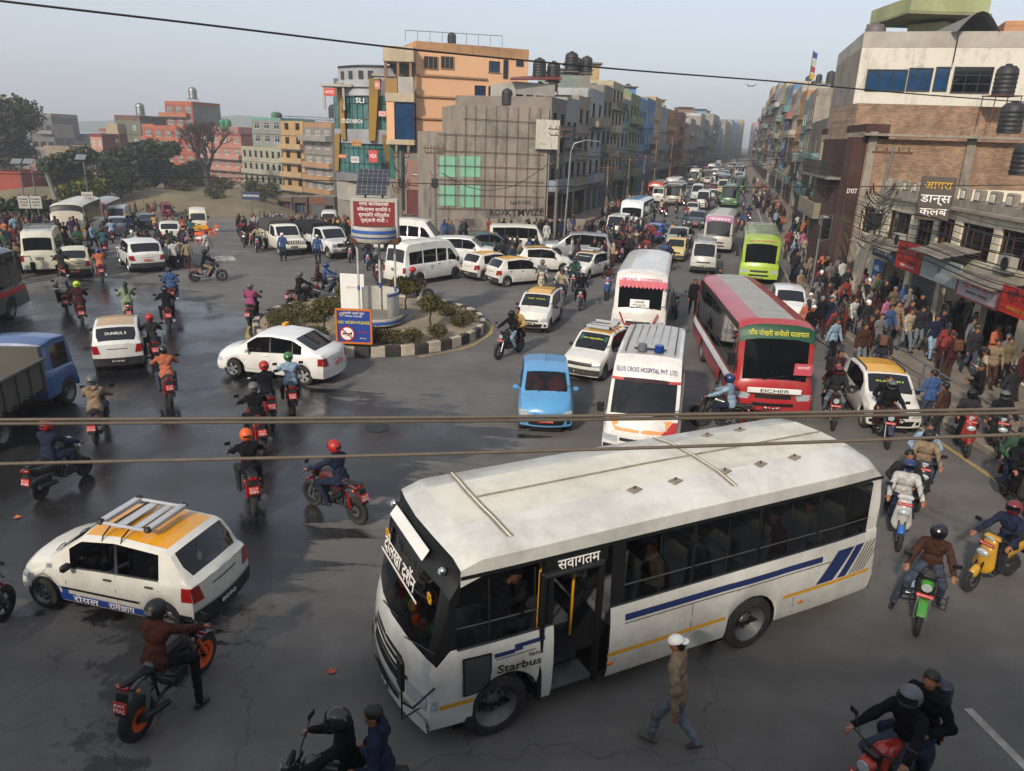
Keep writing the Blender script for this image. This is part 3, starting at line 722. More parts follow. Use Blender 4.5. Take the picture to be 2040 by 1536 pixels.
def rack(root,sh,x0,x1,hw_,bars=4,m='steel',style='slat'):
 mb=MB();m='p#a9adb0' if style=='slat' else m;z=sh.zt((x0+x1)/2)+.1;zl_=[sh.zt(x)+.1 for x in(x0,x1)]
 def zz(x):return float(np.interp(x,(x0,x1),zl_))
 if style=='slat':
  for y in(-hw_,hw_):mb.box(((x0+x1)/2,y,z+.02),(x1-x0+.1,.05,.05),m,b=.015)
  for i in range(bars):
   x=x0+(x1-x0)*i/(bars-1);mb.box((x,0,zz(x)+.015+(.05 if i in(0,bars-1)else 0)),(.15 if 0<i<bars-1 else.12,2*hw_,.03 if 0<i<bars-1 else.08),m,b=.012)
  for y in(-hw_,hw_):
   for x in(x0,x1):mb.ell((x,y,z+.04),(.07,.06,.055),8,'black')
  for x in(x0*.6+x1*.4,x0*.2+x1*.8):
   y=sh.ring(x)[7][0];mb.tube([(x,-y-.01,sh.zt(x)-.05),(x,-y+.03,sh.zt(x)+.03),(x,-hw_,z-.01),(x,hw_,z-.01),(x,y-.03,sh.zt(x)+.03),(x,y+.01,sh.zt(x)-.05)],.014,5,'black')
 else:
  z1=z+.06
  for h in(z-.02,z1):mb.tube([(x0,-hw_,h),(x1,-hw_,h),(x1,hw_,h),(x0,hw_,h),(x0,-hw_,h)],.016,5,m)
  for i in range(bars):x=x0+(x1-x0)*(i+.5)/bars;mb.cyl((x,-hw_,z-.02),(x,hw_,z-.02),.012,n=5,m=m)
  for x in np.linspace(x0,x1,4):
   for y in(-hw_,hw_):mb.cyl((x,y,z-.14),(x,y,z1),.014,n=5,m=m)
 return mb.build('roof_rack',root)
def lamp(root,sh,name,y0,y1,z0,z1,m,end=1,yt=None,wrap=None):
 for sg in(1,-1):
  mb=MB();a,b=(y0,y1)if sg>0 else(-y1,-y0);tt=None if yt is None else((yt[0],yt[1])if sg>0 else(-yt[1],-yt[0]))
  sh.patch_end(mb,a,b,z0,z1,m,end,.012,tt)
  if wrap:x=end*sh.L/2;sh.patch_side(mb,x-end*wrap if end>0 else x,x if end>0 else x+wrap,z0+.03,z1,m,sg,.01,3)
  mb.build(name,root)
def endpart(root,sh,name,y0,y1,z0,z1,m,end=1,yt=None,off=.008):
 mb=MB();sh.patch_end(mb,y0,y1,z0,z1,m,end,off,yt,9);return mb.build(name,root)
def wiper(root,sh,z,span=.5,end=1):
 for y in(-.15*sh.W,.2*sh.W):
  mb=MB();a=np.array(sh.fx(y,z,end));b=np.array(sh.fx(y+span*.8,z+.14,end));o=np.array([.025*end,0,.02])
  mb.tube([a+o,(a+b)/2+o*1.5,b+o],.009,4,'black');mb.build('wiper',root)
def hatch_car(label,col='p#dcdcd8',roofc=None,kind='new',loc=(0,0,0),rz=0.,rackk=None,plt='बा २ ज',glass='glass',front_text=None,lower=None,rim='steel',cat='car',group=None,taxi=False,name=None):
 S={'new':dict(L=3.43,W=1.5,top=[(-1.715,.92),(-1.66,.96),(-1.60,1.02),(-1.33,1.38),(-1.2,1.425),(-.3,1.475),(.35,1.41),(.42,1.38),(1.0,1.0),(1.05,.96),(1.5,.84),(1.66,.72),(1.715,.62)],belt=[(-1.7,.95),(0,.9),(1.0,.85),(1.7,.6)],zb=.24,wheels=[(-1.15,.28),(1.2,.28)],roof=(-1.2,.35),ws=(.42,1.0),rw=(-1.60,-1.33),side=[(-1.12,-.35),(-.29,.62)]),'old':dict(L=3.33,W=1.44,top=[(-1.665,.84),(-1.62,.88),(-1.56,.92),(-1.22,1.33),(-1.1,1.37),(-.2,1.4),(.2,1.37),(.28,1.34),(.85,.93),(.9,.9),(1.5,.78),(1.62,.7),(1.665,.62)],belt=[(-1.6,.87),(0,.85),(.9,.83),(1.66,.66)],zb=.23,wheels=[(-1.05,.27),(1.1,.27)],roof=(-1.1,.2),ws=(.28,.85),rw=(-1.56,-1.22),side=[(-1.3,-1.02),(-.96,-.3),(-.24,.5)],crown=.015,bulge=((0,.02),(.5,.02),(1,0)),bowf=.1),'sedan':dict(L=3.99,W=1.68,top=[(-1.995,.93),(-1.93,1.03),(-1.72,1.09),(-1.62,1.12),(-.95,1.44),(-.85,1.47),(-.1,1.52),(.4,1.47),(.5,1.43),(1.15,1.03),(1.22,1.0),(1.75,.86),(1.93,.74),(1.995,.62)],belt=[(-1.9,1.0),(-.5,.97),(1.1,.9),(1.99,.62)],zb=.26,wheels=[(-1.2,.31),(1.27,.31)],roof=(-.85,.4),ws=(.5,1.15),rw=(-1.62,-.95),side=[(-1.22,-.92),(-.88,-.12),(-.06,.78)],bowf=.24,bowr=.16),'suv':dict(L=4.3,W=1.8,top=[(-2.15,1.0),(-2.1,1.08),(-2.0,1.14),(-1.68,1.55),(-1.5,1.61),(-.3,1.66),(.4,1.6),(.5,1.56),(1.15,1.1),(1.22,1.07),(1.9,.98),(2.08,.86),(2.15,.7)],belt=[(-2.1,1.08),(0,1.02),(1.1,.98),(2.1,.7)],zb=.32,wheels=[(-1.3,.35),(1.32,.35)],roof=(-1.5,.4),ws=(.5,1.15),rw=(-2.0,-1.68),side=[(-1.6,-.98),(-.92,-.12),(-.06,.78)]),'bigsuv':dict(L=4.8,W=1.86,top=[(-2.4,1.05),(-2.35,1.14),(-2.28,1.2),(-2.0,1.7),(-1.8,1.76),(-.3,1.83),(.4,1.76),(.5,1.72),(1.2,1.22),(1.28,1.18),(2.1,1.08),(2.32,.95),(2.4,.8)],belt=[(-2.3,1.16),(0,1.1),(1.2,1.06),(2.4,.8)],zb=.38,wheels=[(-1.38,.39),(1.42,.39)],roof=(-1.8,.4),ws=(.5,1.2),rw=(-2.28,-2.0),side=[(-1.95,-1.22),(-1.15,-.25),(-.19,.8)]),}[kind]
 sh=Shell(**S);L=S['L'];W=S['W'];low=lower or('plastic' if kind in('suv',)else None)
 r=thing(name or('taxi' if taxi else{'suv':'suv','bigsuv':'suv','sedan':'sedan'}.get(kind,'hatchback_car')),label,cat,loc,rz,group)
 sh.parts(r,col,roofc or col,glass=glass,lower=low,pillar='black',belt_m='black')
 wheels(r,sh,.17 if L<4.2 else.22,rim);xc=S['ws'][1];zb=S['zb'];F=L/2
 sd=S['side'];seams(r,sh,[sd[-1][1]+.1,(sd[-1][0]+sd[-2][1])/2,sd[-2][0]-.02],zb+.12,None,[sd[-1][0]+.12,sd[-2][0]+.15],hm='dark' if kind in('new','old')else col)
 mirrors(r,sh,sd[-1][1]-.02,sh.zl(sd[-1][1])+.03,'black' if taxi or kind=='old' else col)
 hz=S['top'][-1][1];hb=S['top'][-2][1]
 if kind=='old':
  lamp(r,sh,'headlight',.44,.68,.56,.68,'lens',1);endpart(r,sh,'grille',-.42,.42,.56,.67,'black',1);endpart(r,sh,'bumper',-.70,.70,.27,.46,'plastic',1,off=.05)
  lamp(r,sh,'tail_light',.50,.68,.62,.82,'redlens',-1);endpart(r,sh,'rear_bumper',-.7,.7,.27,.46,'plastic',-1,off=.05)
 else:
  k=W/1.5;lamp(r,sh,'headlight',.40*k,.70*k,hz-.1,hz+.05,'lens',1,yt=(.52*k,.69*k),wrap=.2)
  endpart(r,sh,'grille',-.33*k,.33*k,hz-.1,hz-.03,'black',1);endpart(r,sh,'air_intake',-.45*k,.45*k,zb+.05,zb+.2,'black',1,yt=(-.52*k,.52*k))
  lamp(r,sh,'fog_light',.56*k,.66*k,zb+.08,zb+.18,'black',1)
  zt_=S['top'][0][1]
  lamp(r,sh,'tail_light',.50*k,.70*k,zt_-.28,zt_-.02,'redlens',-1,yt=(.56*k,.71*k),wrap=.16)
  endpart(r,sh,'rear_bumper',-.72*k,.72*k,zb,zb+.26,'plastic' if(kind in('new','suv'))else col,-1,off=.03)
  endpart(r,sh,'tailgate_trim',-.3*k,.3*k,zt_-.14,zt_-.12,'chrome' if kind!='new' else 'dark',-1)
 red=not taxi
 plate(r,sh,zb+.14 if kind=='old' else zb+.2,plt,1,bg='platered' if red else 'black')
 plate(r,sh,zb+.16 if kind in('new','old')else zb+.42,plt,-1,bg='platered' if red else 'black')
 wiper(r,sh,S['top'][-4 if kind!='sedan' else-5][1]+.03)
 if front_text:
  mb=MB();z=sh.zt(S['ws'][0])-.09;Pp=np.array(sh.fx(0,z,1));z2=z-.1;Q=np.array(sh.fx(0,z2,1));up=Pp-Q
  sh.patch_end(mb,-W*.33,W*.33,z2+.01,z+.03,front_text[1],1,.006);mb.text(front_text[0],.085,front_text[2],frame((Pp+Q)/2+np.array([.035,0,.02]),(0,1,0),up),.001,fit=W*.5);mb.build('windscreen_banner',r)
 if rackk=='slat':rack(r,sh,-.75,.12,.42)
 if rackk=='rail':
  for y in(-1,1):
   mb=MB();yy=sh.ring(-.4)[8][0];mb.tube([(-1.1,y*yy,sh.zt(-1.1)+.01),(-1.0,y*yy,sh.zt(-1)+.06),(.1,y*yy,sh.zt(.1)+.06),(.2,y*yy,sh.zt(.2)+.01)],.02,6,'black');mb.build('roof_rail',r)
 if kind=='sedan' or taxi=='lamp':
  mb=MB();mb.box((.1,-.55 if kind=='sedan' else 0,sh.zt(.1)+.06),(.12,.26,.1),'yellow',b=.02);mb.build('roof_sign',r)
 return r,sh
VAN=dict(L=4.75,W=1.72,top=[(-2.375,1.0),(-2.33,1.12),(-2.3,1.25),(-2.18,1.88),(-2.08,2.1),(-1.9,2.2),(0,2.26),(1.1,2.18),(1.28,2.06),(2.02,1.2),(2.1,1.14),(2.3,.98),(2.375,.8)],belt=[(-2.3,1.12),(1.2,1.12),(2.0,1.02),(2.37,.8)],zb=.3,wheels=[(-1.3,.33),(1.55,.33)],roof=(-1.9,1.1),ws=(1.28,2.02),rw=(-2.3,-2.18),side=[(-2.0,-1.05),(-.98,-.02),(.05,.82),(.95,1.62)],tumble=.10,crown=.04,bowf=.2,bowr=.05,glassin=.42)
def van(label,col='p#d6d6d0',loc=(0,0,0),rz=0.,kind='hiace',rackk=None,plt='बा १ झ',text=None,name='van',cat='van',group=None,glass='glass'):
 S=dict(VAN)
 if kind=='boxy':
  S.update(L=4.0,W=1.6,top=[(-2.0,.95),(-1.97,1.1),(-1.9,1.7),(-1.75,1.85),(0,1.9),(1.3,1.85),(1.42,1.78),(1.88,1.1),(1.94,1.0),(2.0,.8)],belt=[(-2,1.05),(1.9,1.0),(2,.8)],wheels=[(-1.1,.3),(1.1,.3)],roof=(-1.75,1.3),ws=(1.42,1.88),rw=(-1.97,-1.9),side=[(-1.7,-.9),(-.83,.0),(.07,.8),(.88,1.5)],glassin=.14)
 if kind=='ambulance':
  S.update(L=5.1,W=1.9,top=[(-2.55,1.0),(-2.5,1.2),(-2.42,2.1),(-2.3,2.42),(0,2.5),(1.25,2.46),(1.55,2.3),(1.75,1.98),(2.26,1.2),(2.32,1.12),(2.48,.95),(2.55,.7)],belt=[(-2.5,1.15),(1.8,1.12),(2.5,.75)],wheels=[(-1.5,.35),(1.65,.35)],roof=(-2.3,1.25),ws=(1.75,2.26),rw=(-2.5,-2.42),side=[(-2.1,-1.0),(-.9,.2),(.35,1.3),(1.4,1.9)],tumble=.07,glassin=.5)
 sh=Shell(**S);L,W,zb=S['L'],S['W'],S['zb'];r=thing(name,label,cat,loc,rz,group)
 sh.parts(r,col,col if kind!='ambulance' else 'p#a8a49a',glass=glass,pillar='black' if kind!='hiace' else col);wheels(r,sh,.2,'black' if kind=='hiace' else 'steel')
 sd=S['side'];seams(r,sh,[sd[-1][1]+.05,sd[-1][0]-.06,sd[-2][0]-.02,sd[-3][0]-.02],zb+.12,None,[sd[-1][0]+.1,sd[-2][0]+.1])
 mirrors(r,sh,sd[-1][1]-.02,sh.zl(sd[-1][1])+.05,'black',(.08,.18,.26),.08)
 hz=S['top'][-1][1]
 lamp(r,sh,'headlight',W*.28,W*.46,hz-.12,hz+.03,'lens',1,wrap=.15);endpart(r,sh,'grille',-W*.25,W*.25,hz-.08,hz+.0,'black',1);endpart(r,sh,'bumper',-W*.46,W*.46,zb,zb+.2,col if kind=='hiace' else 'plastic',1,off=.04)
 lamp(r,sh,'tail_light',W*.40,W*.475,.72,1.02,'redlens',-1,wrap=.06);endpart(r,sh,'rear_bumper',-W*.46,W*.46,zb,zb+.2,col,-1,off=.05)
 plate(r,sh,zb+.22,plt,1,bg='black');plate(r,sh,.88,plt,-1,bg='black' if kind=='hiace' else 'platered',w_=.34);wiper(r,sh,S['ws']and S['top'][-4][1]+.03,.6)
 if rackk:rack(r,sh,-1.7,.8,.6,8,'steel','rail')
 if text:
  for sg in(1,-1):
   mb=MB()
   for k,t in enumerate(text):z=.95-k*.12;x=-.4;mb.text(t,.1,'s#2c4a3c',frame(sh.pos(x,(sh.sy(x,z)+.008)*sg,z),(-sg,0,0),(0,0,1)),.001)
   mb.build('lettering',r)
 return r,sh
def bus(label,col,loc=(0,0,0),rz=0.,L=7.6,W=2.25,H=2.75,roofc=None,stripe=None,board=None,fband=None,frontc=None,lower=None,nwin=5,glass='glass',rackk=False,plt='बा २ ख',name='bus',cat='bus',group=None,slope=.18,wtext=None,lowfront=1.2,wsm=None,axles=None,sides=None,open_=None,bz=1.25):
 F=L/2;lf=lowfront
 top=[(-F,1.0),(-F+.02,1.3),(-F+.06,H-.7),(-F+.14,H-.2),(-F+.35,H-.03),(0,H),(F-.75,H-.02),(F-.45,H-.12),(F-.36-slope*.4,H-.28),(F-.28-slope*.0,H-.5),(F-.1,lf+.02),(F-.06,lf-.05),(F-.02,lf-.25),(F,lf-.45)]
 wr_,wf=axles or(-F*.42,F*.55)
 n=nwin;x0,x1=-F+.3,F-.62;sd=sides or[(x0+(x1-x0)*i/n+.03,x0+(x1-x0)*(i+1)/n-.03)for i in range(n)]
 sh=Shell(L,W,top,[(-F,bz),(F-.3,bz-(.06 if bz>1.3 else 0)),(F-.1,lf-.02),(F,lf-.45)],.38,[(wr_,.42 if not sides else.46),(wf,.42 if not sides else.46)],(-F+.35,F-.75),(F-.28,F-.1),(-F+.02,-F+.06),sd,tumble=.05,crown=.07,bowf=.16 if not sides else.24,bowr=.03,taper=.04,glassin=.34 if not sides else.36,wr=.14,er=.26)
 if sides:sh.openw=(2.36,2.9)
 r=thing(name,label,cat,loc,rz,group)
 sh.parts(r,col,roofc or col,glass=glass,pillar='black',lower=lower,frontm=frontc,belt_m='black',blackend=(F-.45,F-.27 if not sides else F-.1,fband or 'black'),wsm=wsm,open_=open_)
 wheels(r,sh,.28,'truck',.02)
 if sides:pass
 if stripe:
  for sg in(1,-1):
   for(z0,z1,c)in stripe:
    mb=MB();e=[(-F+.1,wr_-.5),(wr_-.5,wr_+.5),(wr_+.5,wf-.5),(wf-.5,wf+.5),(wf+.5,F-.15)]if z0<.92 else[(-F+.1,F-.2)]
    for k,(a,b)in enumerate(e):
     if k in(1,3)and z0<.92:continue
     sh.patch_side(mb,a,b,z0,z1,c,sg,.006)
    mb.build('side_stripe',r)
 for sg in(1,-1):
  for a,b in sd:
   mb=MB();sh.patch_side(mb,a,b,bz+.25,bz+.272,'steel',sg,.012);sh.patch_side(mb,(a+b)/2-.012,(a+b)/2+.012,bz+.05,H-.42,'dark',sg,.012,1);mb.build('window_rail',r)
 lamp(r,sh,'headlight',W*.3,W*.45,.68,.86,'lens',1,yt=(W*.27,W*.455),wrap=.1);endpart(r,sh,'grille',-W*.22,W*.22,.72,.84,'black',1);endpart(r,sh,'bumper',-W*.475,W*.475,.36,.58,frontc or col,1,off=.05)
 endpart(r,sh,'air_intake',-W*.25,W*.25,.5,.6,'black',1,off=.06)
 lamp(r,sh,'tail_light',W*.38,W*.46,.75,1.05,'redlens',-1);endpart(r,sh,'rear_bumper',-W*.47,W*.47,.36,.58,'plastic',-1,off=.05)
 plate(r,sh,.48,plt,1,bg='black',w_=.5,h=.16);plate(r,sh,.65,plt,-1,bg='black',w_=.4,h=.16)
 wiper(r,sh,lf+.03,.8)
 for sg in(1,-1)if not sides else():
  mb=MB();mb.tube([sh.pos(F-.35,sg*W*.48,H-.45),(F+.15,sg*(W*.5+.14),H-.5),(F+.2,sg*(W*.5+.18),H-.75)],.018,5,'black');mb.box((F+.2,sg*(W*.5+.18),H-.95),(.06,.2,.38),'black',b=.03);mb.build('side_mirror',r)
 if board:
  mb=MB();z=H-.27;p=np.array(sh.fx(0,z,1));q=np.array(sh.fx(0,z-.12,1));q2=np.array(sh.fx(0,z+.1,1));mb.text(board[0],.2,board[1],frame((p+q)/2+np.array([.04,0,.02]),(0,1,0),q2-q),.002,fit=W*.72);mb.build('route_board',r)
 if wtext:
  mb=MB();z=lf+.25;p=np.array(sh.fx(0,z,1))+np.array([.03,0,0]);mb.box(p,(.01,.75,.3),'white',R=rotm(-.12,'Y'));T=frame(p+np.array([.012,0,.05]),(0,1,0),(-.12,0,1));mb.text(wtext[0],.1,'black',T,.001);mb.text(wtext[1],.1,'black',frame(p+np.array([.014,0,-.07]),(0,1,0),(-.12,0,1)),.001);mb.build('paper_sign',r)
 if rackk:rack(r,sh,-F+.9,F-1.5,W*.4,9,'steel','rail')
 return r,sh
def tipper(label,loc,rz):
 r=thing('tipper_truck',label,'truck',loc,rz)
 S=dict(L=1.75,W=2.0,top=[(-.875,1.3),(-.87,2.0),(-.8,2.12),(-.2,2.18),(.45,2.12),(.55,2.0),(.8,1.25),(.83,1.15),(.875,.8)],belt=[(-.87,1.3),(.78,1.2),(.87,.8)],zb=.5,wheels=[(.2,.4)],roof=(-.8,.45),ws=(.55,.8),rw=(-.875,-.87),side=[(-.45,.45)],tumble=.06,crown=.04,bowf=.08,bowr=.0,glassin=.2)
 s2=Shell(**S);cab=link('cab',None,r,(2.1,0,0));cab2=cab
 parts=s2.parts(cab,'p#1f4f86','p#1f4f86',glass='glass',pillar='p#1f4f86')
 for g in list(cab.children):g.parent=r;g.location=(2.1,0,0)
 bpy.data.objects.remove(cab)
 t=r
 class Off:pass
 a,b=wheel_pair(.42,.24,'truck')
 for x,ys in((2.3,(.86,)),(-1.1,(.86,))):
  for sg in(1,-1):w_=link('wheel',a,r,(x,sg*ys[0],.42));w_.rotation_euler=(0,0,0 if sg>0 else math.pi);link('tyre',b,w_)
 mb=MB();mb.box((0,.38,.75),(5.0,.09,.2),'dark');mb.box((0,-.38,.75),(5.0,.09,.2),'dark');mb.box((-1.1,0,.45),(.2,1.6,.2),'dark');mb.box((.5,.75,.6),(.7,.4,.4),'rust',b=.05);mb.build('chassis',r)
 d=MB();c='w#5f5d58';l0,l1=-2.3,.95
 d.box(((l0+l1)/2,0,1.0),(l1-l0,2.06,.1),c)
 for sg in(1,-1):
  d.box(((l0+l1)/2,sg*1.06,1.4),(l1-l0,.07,.8),c,b=.02)
  for x in np.linspace(l0+.1,l1-.1,6):d.box((x,sg*1.12,1.38),(.1,.06,.84),c,b=.02)
  d.box(((l0+l1)/2,sg*1.1,1.8),(l1-l0+.1,.14,.09),c,b=.02)
 d.box((l1,0,1.55),(.08,2.1,1.25),c,b=.02);d.box((l0,0,1.4),(.08,2.1,.8),c,b=.02)
 for y in np.linspace(-.9,.9,5):d.box((l1+.05,y,1.5),(.06,.07,1.2),c)
 d.build('tipper_body',r)
 mb=MB();mb.box((2.1+.9,1.2,1.7),(.07,.16,.3),'black',b=.02);mb.tube([(2.8,.98,1.5),(3.0,1.2,1.6)],.015,5,'black');mb.build('side_mirror',r)
 mb=MB();mb.box((2.97,0,.55),(.1,1.9,.25),'p#1f4f86',b=.04);mb.build('bumper',r)
 mb=MB()
 for i,zz in enumerate((.86,1.0)):mb.box((2.0+.2*i,.998+.003,zz),(.7,.008,.05),'yellow')
 mb.build('side_stripe',r)
 return r
def pickup(label,loc,rz,col='p#d8d4c4',cover='c#4a4640',kind=0,name='pickup_truck',group=None):
 r=thing(name,label,'truck',loc,rz,group)
 top=[(-1.2,1.15),(-1.19,1.5),(-1.1,1.76),(-.6,1.8),(-.2,1.76),(-.1,1.7),(.42,1.18),(.5,1.14),(1.1,1.06),(1.3,.95),(1.38,.8)]
 s2=Shell(2.76,1.72,[(x+(.0),z)for x,z in[(-1.38,1.15)]+top[1:]],[(-1.3,1.12),(.4,1.08),(1.38,.8)],.4,[(.85,.36)],(-1.1,-.2),(-.1,.42),(-1.38,-1.37),[(-.95,.1)],tumble=.1,crown=.02,bowf=.14,bowr=0)
 s2.parts(r,col,col,pillar=col)
 for ob in r.children:ob.location=(1.0,0,0)
 a,b=wheel_pair(.36,.2,'steel')
 for x in(1.85,-1.5):
  for sg in(1,-1):w_=link('wheel',a,r,(x,sg*.74,.36));w_.rotation_euler=(0,0,0 if sg>0 else math.pi);link('tyre',b,w_)
 F=2.38
 for sg in(1,-1):
  mb=MB();mb.box((F-.02,sg*.66,.88),(.06,.26,.17),'lens',b=.02);mb.build('headlight',r)
 mb=MB();mb.box((F+.02,0,.88),(.05,.9,.2),'black');
 for y in np.linspace(-.38,.38,6):mb.box((F+.05,y,.88),(.03,.07,.2),col if kind==0 else 'chrome')
 mb.build('grille',r);mb=MB();mb.box((F+.05,0,.58),(.14,1.66,.22),col,b=.05);mb.build('bumper',r)
 mb=MB();mb.box((F+.13,0,.6),(.02,.42,.12),'black');mb.text('बा ८ च',.1,'platetext',frame((F+.142,0,.6),(0,1,0),(0,0,1)),.001);mb.build('number_plate',r)
 mb=MB();mb.box((-1.35,0,.85),(2.2,1.7,.1),col)
 for sg in(1,-1):mb.box((-1.35,sg*.85,1.08),(2.2,.06,.42),col,b=.02)
 mb.box((-2.45,0,1.08),(.06,1.7,.42),col,b=.02);mb.box((-.6,0,.6),(4.4,.8,.14),'dark');mb.build('cargo_bed',r)
 Pp=[]
 for x in np.linspace(-2.47,-.27,9):
  Pp.append([(x,.88*math.cos(a_)*(1 if abs(math.cos(a_))<.7 else 1),1.25+.72*min(1,1.5*math.sin(a_))+.02*math.sin(x*9))for a_ in np.linspace(0,math.pi,13)])
 mb=MB();mb.grid(Pp,cover)
 for e in(Pp[0],Pp[-1]):mb.add(e,[tuple(range(13))],cover)
 mb.build('canvas_cover',r)
 for sg in(1,-1):mb=MB();mb.box((1.45,sg*1.0,1.3),(.07,.16,.2),'black',b=.02);mb.cyl((1.45,sg*.86,1.25),(1.45,sg*.95,1.27),.015,n=5,m='black');mb.build('side_mirror',r)
 return r
 # motorcycles and scooters (forward +X, origin on the ground)
def spoke_wheel(r,tw,rimm='dark',spokes=5):
 k=('b',r,tw,rimm)
 if k in _wh:return _wh[k]
 t=MB();t.lathe([(r-tw*.95,-tw*.42),(r-tw*.4,-tw*.5),(r-tw*.08,-tw*.3),(r,0),(r-tw*.08,tw*.3),(r-tw*.4,tw*.5),(r-tw*.95,tw*.42)],ax='Y',n=26,m='rubber')
 m=MB();m.lathe([(r-tw*1.5,-tw*.3),(r-tw*.9,-tw*.42),(r-tw*.9,tw*.42),(r-tw*1.5,tw*.3),(r-tw*1.5,-tw*.3)],ax='Y',n=24,m=rimm);m.cyl((0,-.06,0),(0,.06,0),.045,n=10,m='engine');m.cyl((0,.03,0),(0,.045,0),.11,n=16,m='steel')
 for i in range(spokes):
  a=i*math.tau/spokes;c,q=math.cos(a),math.sin(a);L=r-tw*1.3
  m.box((c*L/2,0,q*L/2),(L,.03,.035),rimm,R=np.array([[c,0,-q],[0,1,0],[q,0,c]]))
 _wh[k]=(m.mesh('wheel'),t.mesh('tyre'));return _wh[k]
def add_wheel(r,x,rad_,tw,rimm,spokes=5):
 a,b=spoke_wheel(rad_,tw,rimm,spokes);w_=link('wheel',a,r,(x,0,rad_));link('tyre',b,w_)
def motorcycle(label,col='p#16171a',rimm='dark',loc=(0,0,0),rz=0.,plt='बा ५८ प',no='२३४५',group=None,sport=False,accent=None,guard=False,detail=True):
 r=thing('motorcycle',label,'motorcycle',loc,rz,group);ac=accent or col;tw=.13 if sport else.1
 add_wheel(r,.66,.3,tw*.85,rimm);add_wheel(r,-.66,.3,tw*1.15,rimm)
 mb=MB();st=np.array([-.42,0,1]);st=st/np.linalg.norm(st);ax=np.array([.66,0,.3])
 for y in(-.085,.085):mb.cyl(ax+[0,y,0],ax+st*.42+[0,y,0],.024,n=8,m='steel' if not sport else 'orange');mb.cyl(ax+st*.38+[0,y,0],ax+st*.74+[0,y,0],.02,n=8,m='black')
 mb.box(ax+st*.55,(.08,.22,.04),'black');mb.build('fork',r)
 mb=MB();mb.lathe([(.325,-.07),(.345,-.05),(.35,0),(.345,.05),(.325,.07)],(.66,0,.3),'Y',12,ac,arc=(-1.0,.95));mb.build('front_mudguard',r)
 B=nets(lambda P:smin(smin(cap(P,(.22,0,.86),(-.02,0,.84),.15,.11,.82,(0,1,0)),cap(P,(.30,.08,.76),(.36,.1,.6),.06,.035),.05),cap(P,(.30,-.08,.76),(.36,-.1,.6),.06,.035),.05),(-.2,-.22,.5),(.48,.22,1.05),.024)
 mb=MB();mb.add(B[0],B[1].tolist(),col,True);mb.build('fuel_tank',r)
 mb=MB();mb.box((-.5,0,.84),(.5,.15,.1),ac,b=.03,R=rotm(-.16,'Y'));mb.box((-.15,0,.7),(.3,.22,.14),ac,b=.03);mb.build('tail_panel',r)
 S_=nets(lambda P:smin(cap(P,(-.10,0,.84),(-.42,0,.845),.10,.105,.5,(0,0,1)),cap(P,(-.45,0,.88),(-.78,0,.93),.085,.06,.5,(0,0,1)),.05),(-.9,-.13,.7),(.05,.13,1.0),.022)
 mb=MB();mb.add(S_[0],S_[1].tolist(),'seat',True);mb.build('seat',r)
 mb=MB();mb.box((.08,0,.42),(.3,.24,.26),'engine',b=.04);mb.cyl((.16,0,.5),(.26,0,.68),.085,n=10,m='engine')
 for i in range(5):mb.box((.19+.012*i,0,.56+.025*i),(.2,.21,.008),'steel',R=rotm(-.5,'Y'))
 mb.cyl((.0,-.13,.40),(.0,.13,.40),.1,n=14,m='engine');mb.build('engine',r)
 mb=MB();mb.tube([(.28,0,.88),(.1,0,.74),(-.3,0,.72),(-.78,0,.84)],.025,6,'black');mb.tube([(.32,0,.8),(.28,0,.45),(.1,0,.27),(-.25,0,.3),(-.3,0,.72)],.022,6,'black')
 for y in(-.11,.11):mb.tube([(-.18,y*.8,.42),(-.66,y,.3)],.022,6,'black');mb.cyl((-.6,y,.38),(-.5,y,.72),.028,n=8,m='redlens' if not sport else 'steel')
 for y in(-1,1):mb.cyl((-.02,y*.1,.33),(-.02,y*.27,.33),.014,n=6,m='steel')
 mb.build('frame',r)
 mb=MB();mb.tube([(.24,-.1,.5),(.22,-.14,.3),(0,-.15,.25),(-.3,-.16,.28)],.022,8,'steel');mb.cyl((-.28,-.17,.28),(-.75,-.19,.42),.045,.055,12,'dark' if sport else 'chrome');mb.build('exhaust',r)
 hb=MB();top=ax+st*.74;hb.tube([(.30,.38,1.03),(.40,.28,1.06),(.40,.1,1.0),(.38,0,.99),(.40,-.1,1.0),(.40,-.28,1.06),(.30,-.38,1.03)],.012,6,'black')
 for y in(-1,1):hb.cyl((.30,y*.39,1.03),(.345,y*.31,1.045),.019,n=8,m='rubber');hb.tube([(.38,y*.3,1.06),(.45,y*.36,1.03)],.006,4,'steel')
 h=hb.build('handlebar',r)
 for y in(-1,1):m2=MB();m2.tube([(.38,y*.22,1.05),(.36,y*.33,1.2)],.007,4,'black');m2.box((.35,y*.36,1.24),(.02,.13,.08),'black',b=.02,R=rotm(y*.25));m2.build('mirror',h)
 mb=MB();mb.cyl((.46,0,.84),(.57,0,.83),.1,.085,14,ac);mb.cyl((.57,0,.83),(.585,0,.83),.08,.07,14,'lens');mb.box((.47,0,.97),(.06,.2,.1),'black',b=.03);
 if sport:mb.add([(.45,-.13,.88),(.6,-.05,.8),(.6,.05,.8),(.45,.13,.88),(.42,-.1,1.1),(.42,.1,1.1)],[(0,1,4),(1,2,5,4),(2,3,5)],ac)
 mb.build('headlight',r)
 mb=MB();mb.box((-.80,0,.88),(.05,.16,.07),'redlens',b=.015)
 for y in(-1,1):mb.ell((-.72,y*.15,.82),(.035,.02,.02),8,'amber');mb.cyl((-.72,0,.82),(-.72,y*.14,.82),.007,n=4,m='black')
 mb.build('tail_light',r)
 mb=MB();mb.box((-.86,0,.68),(.03,.17,.32),'black',b=.01,R=rotm(.25,'Y'));mb.box((-.895,0,.66),(.012,.2,.15),'platered',b=.005,R=rotm(.25,'Y'))
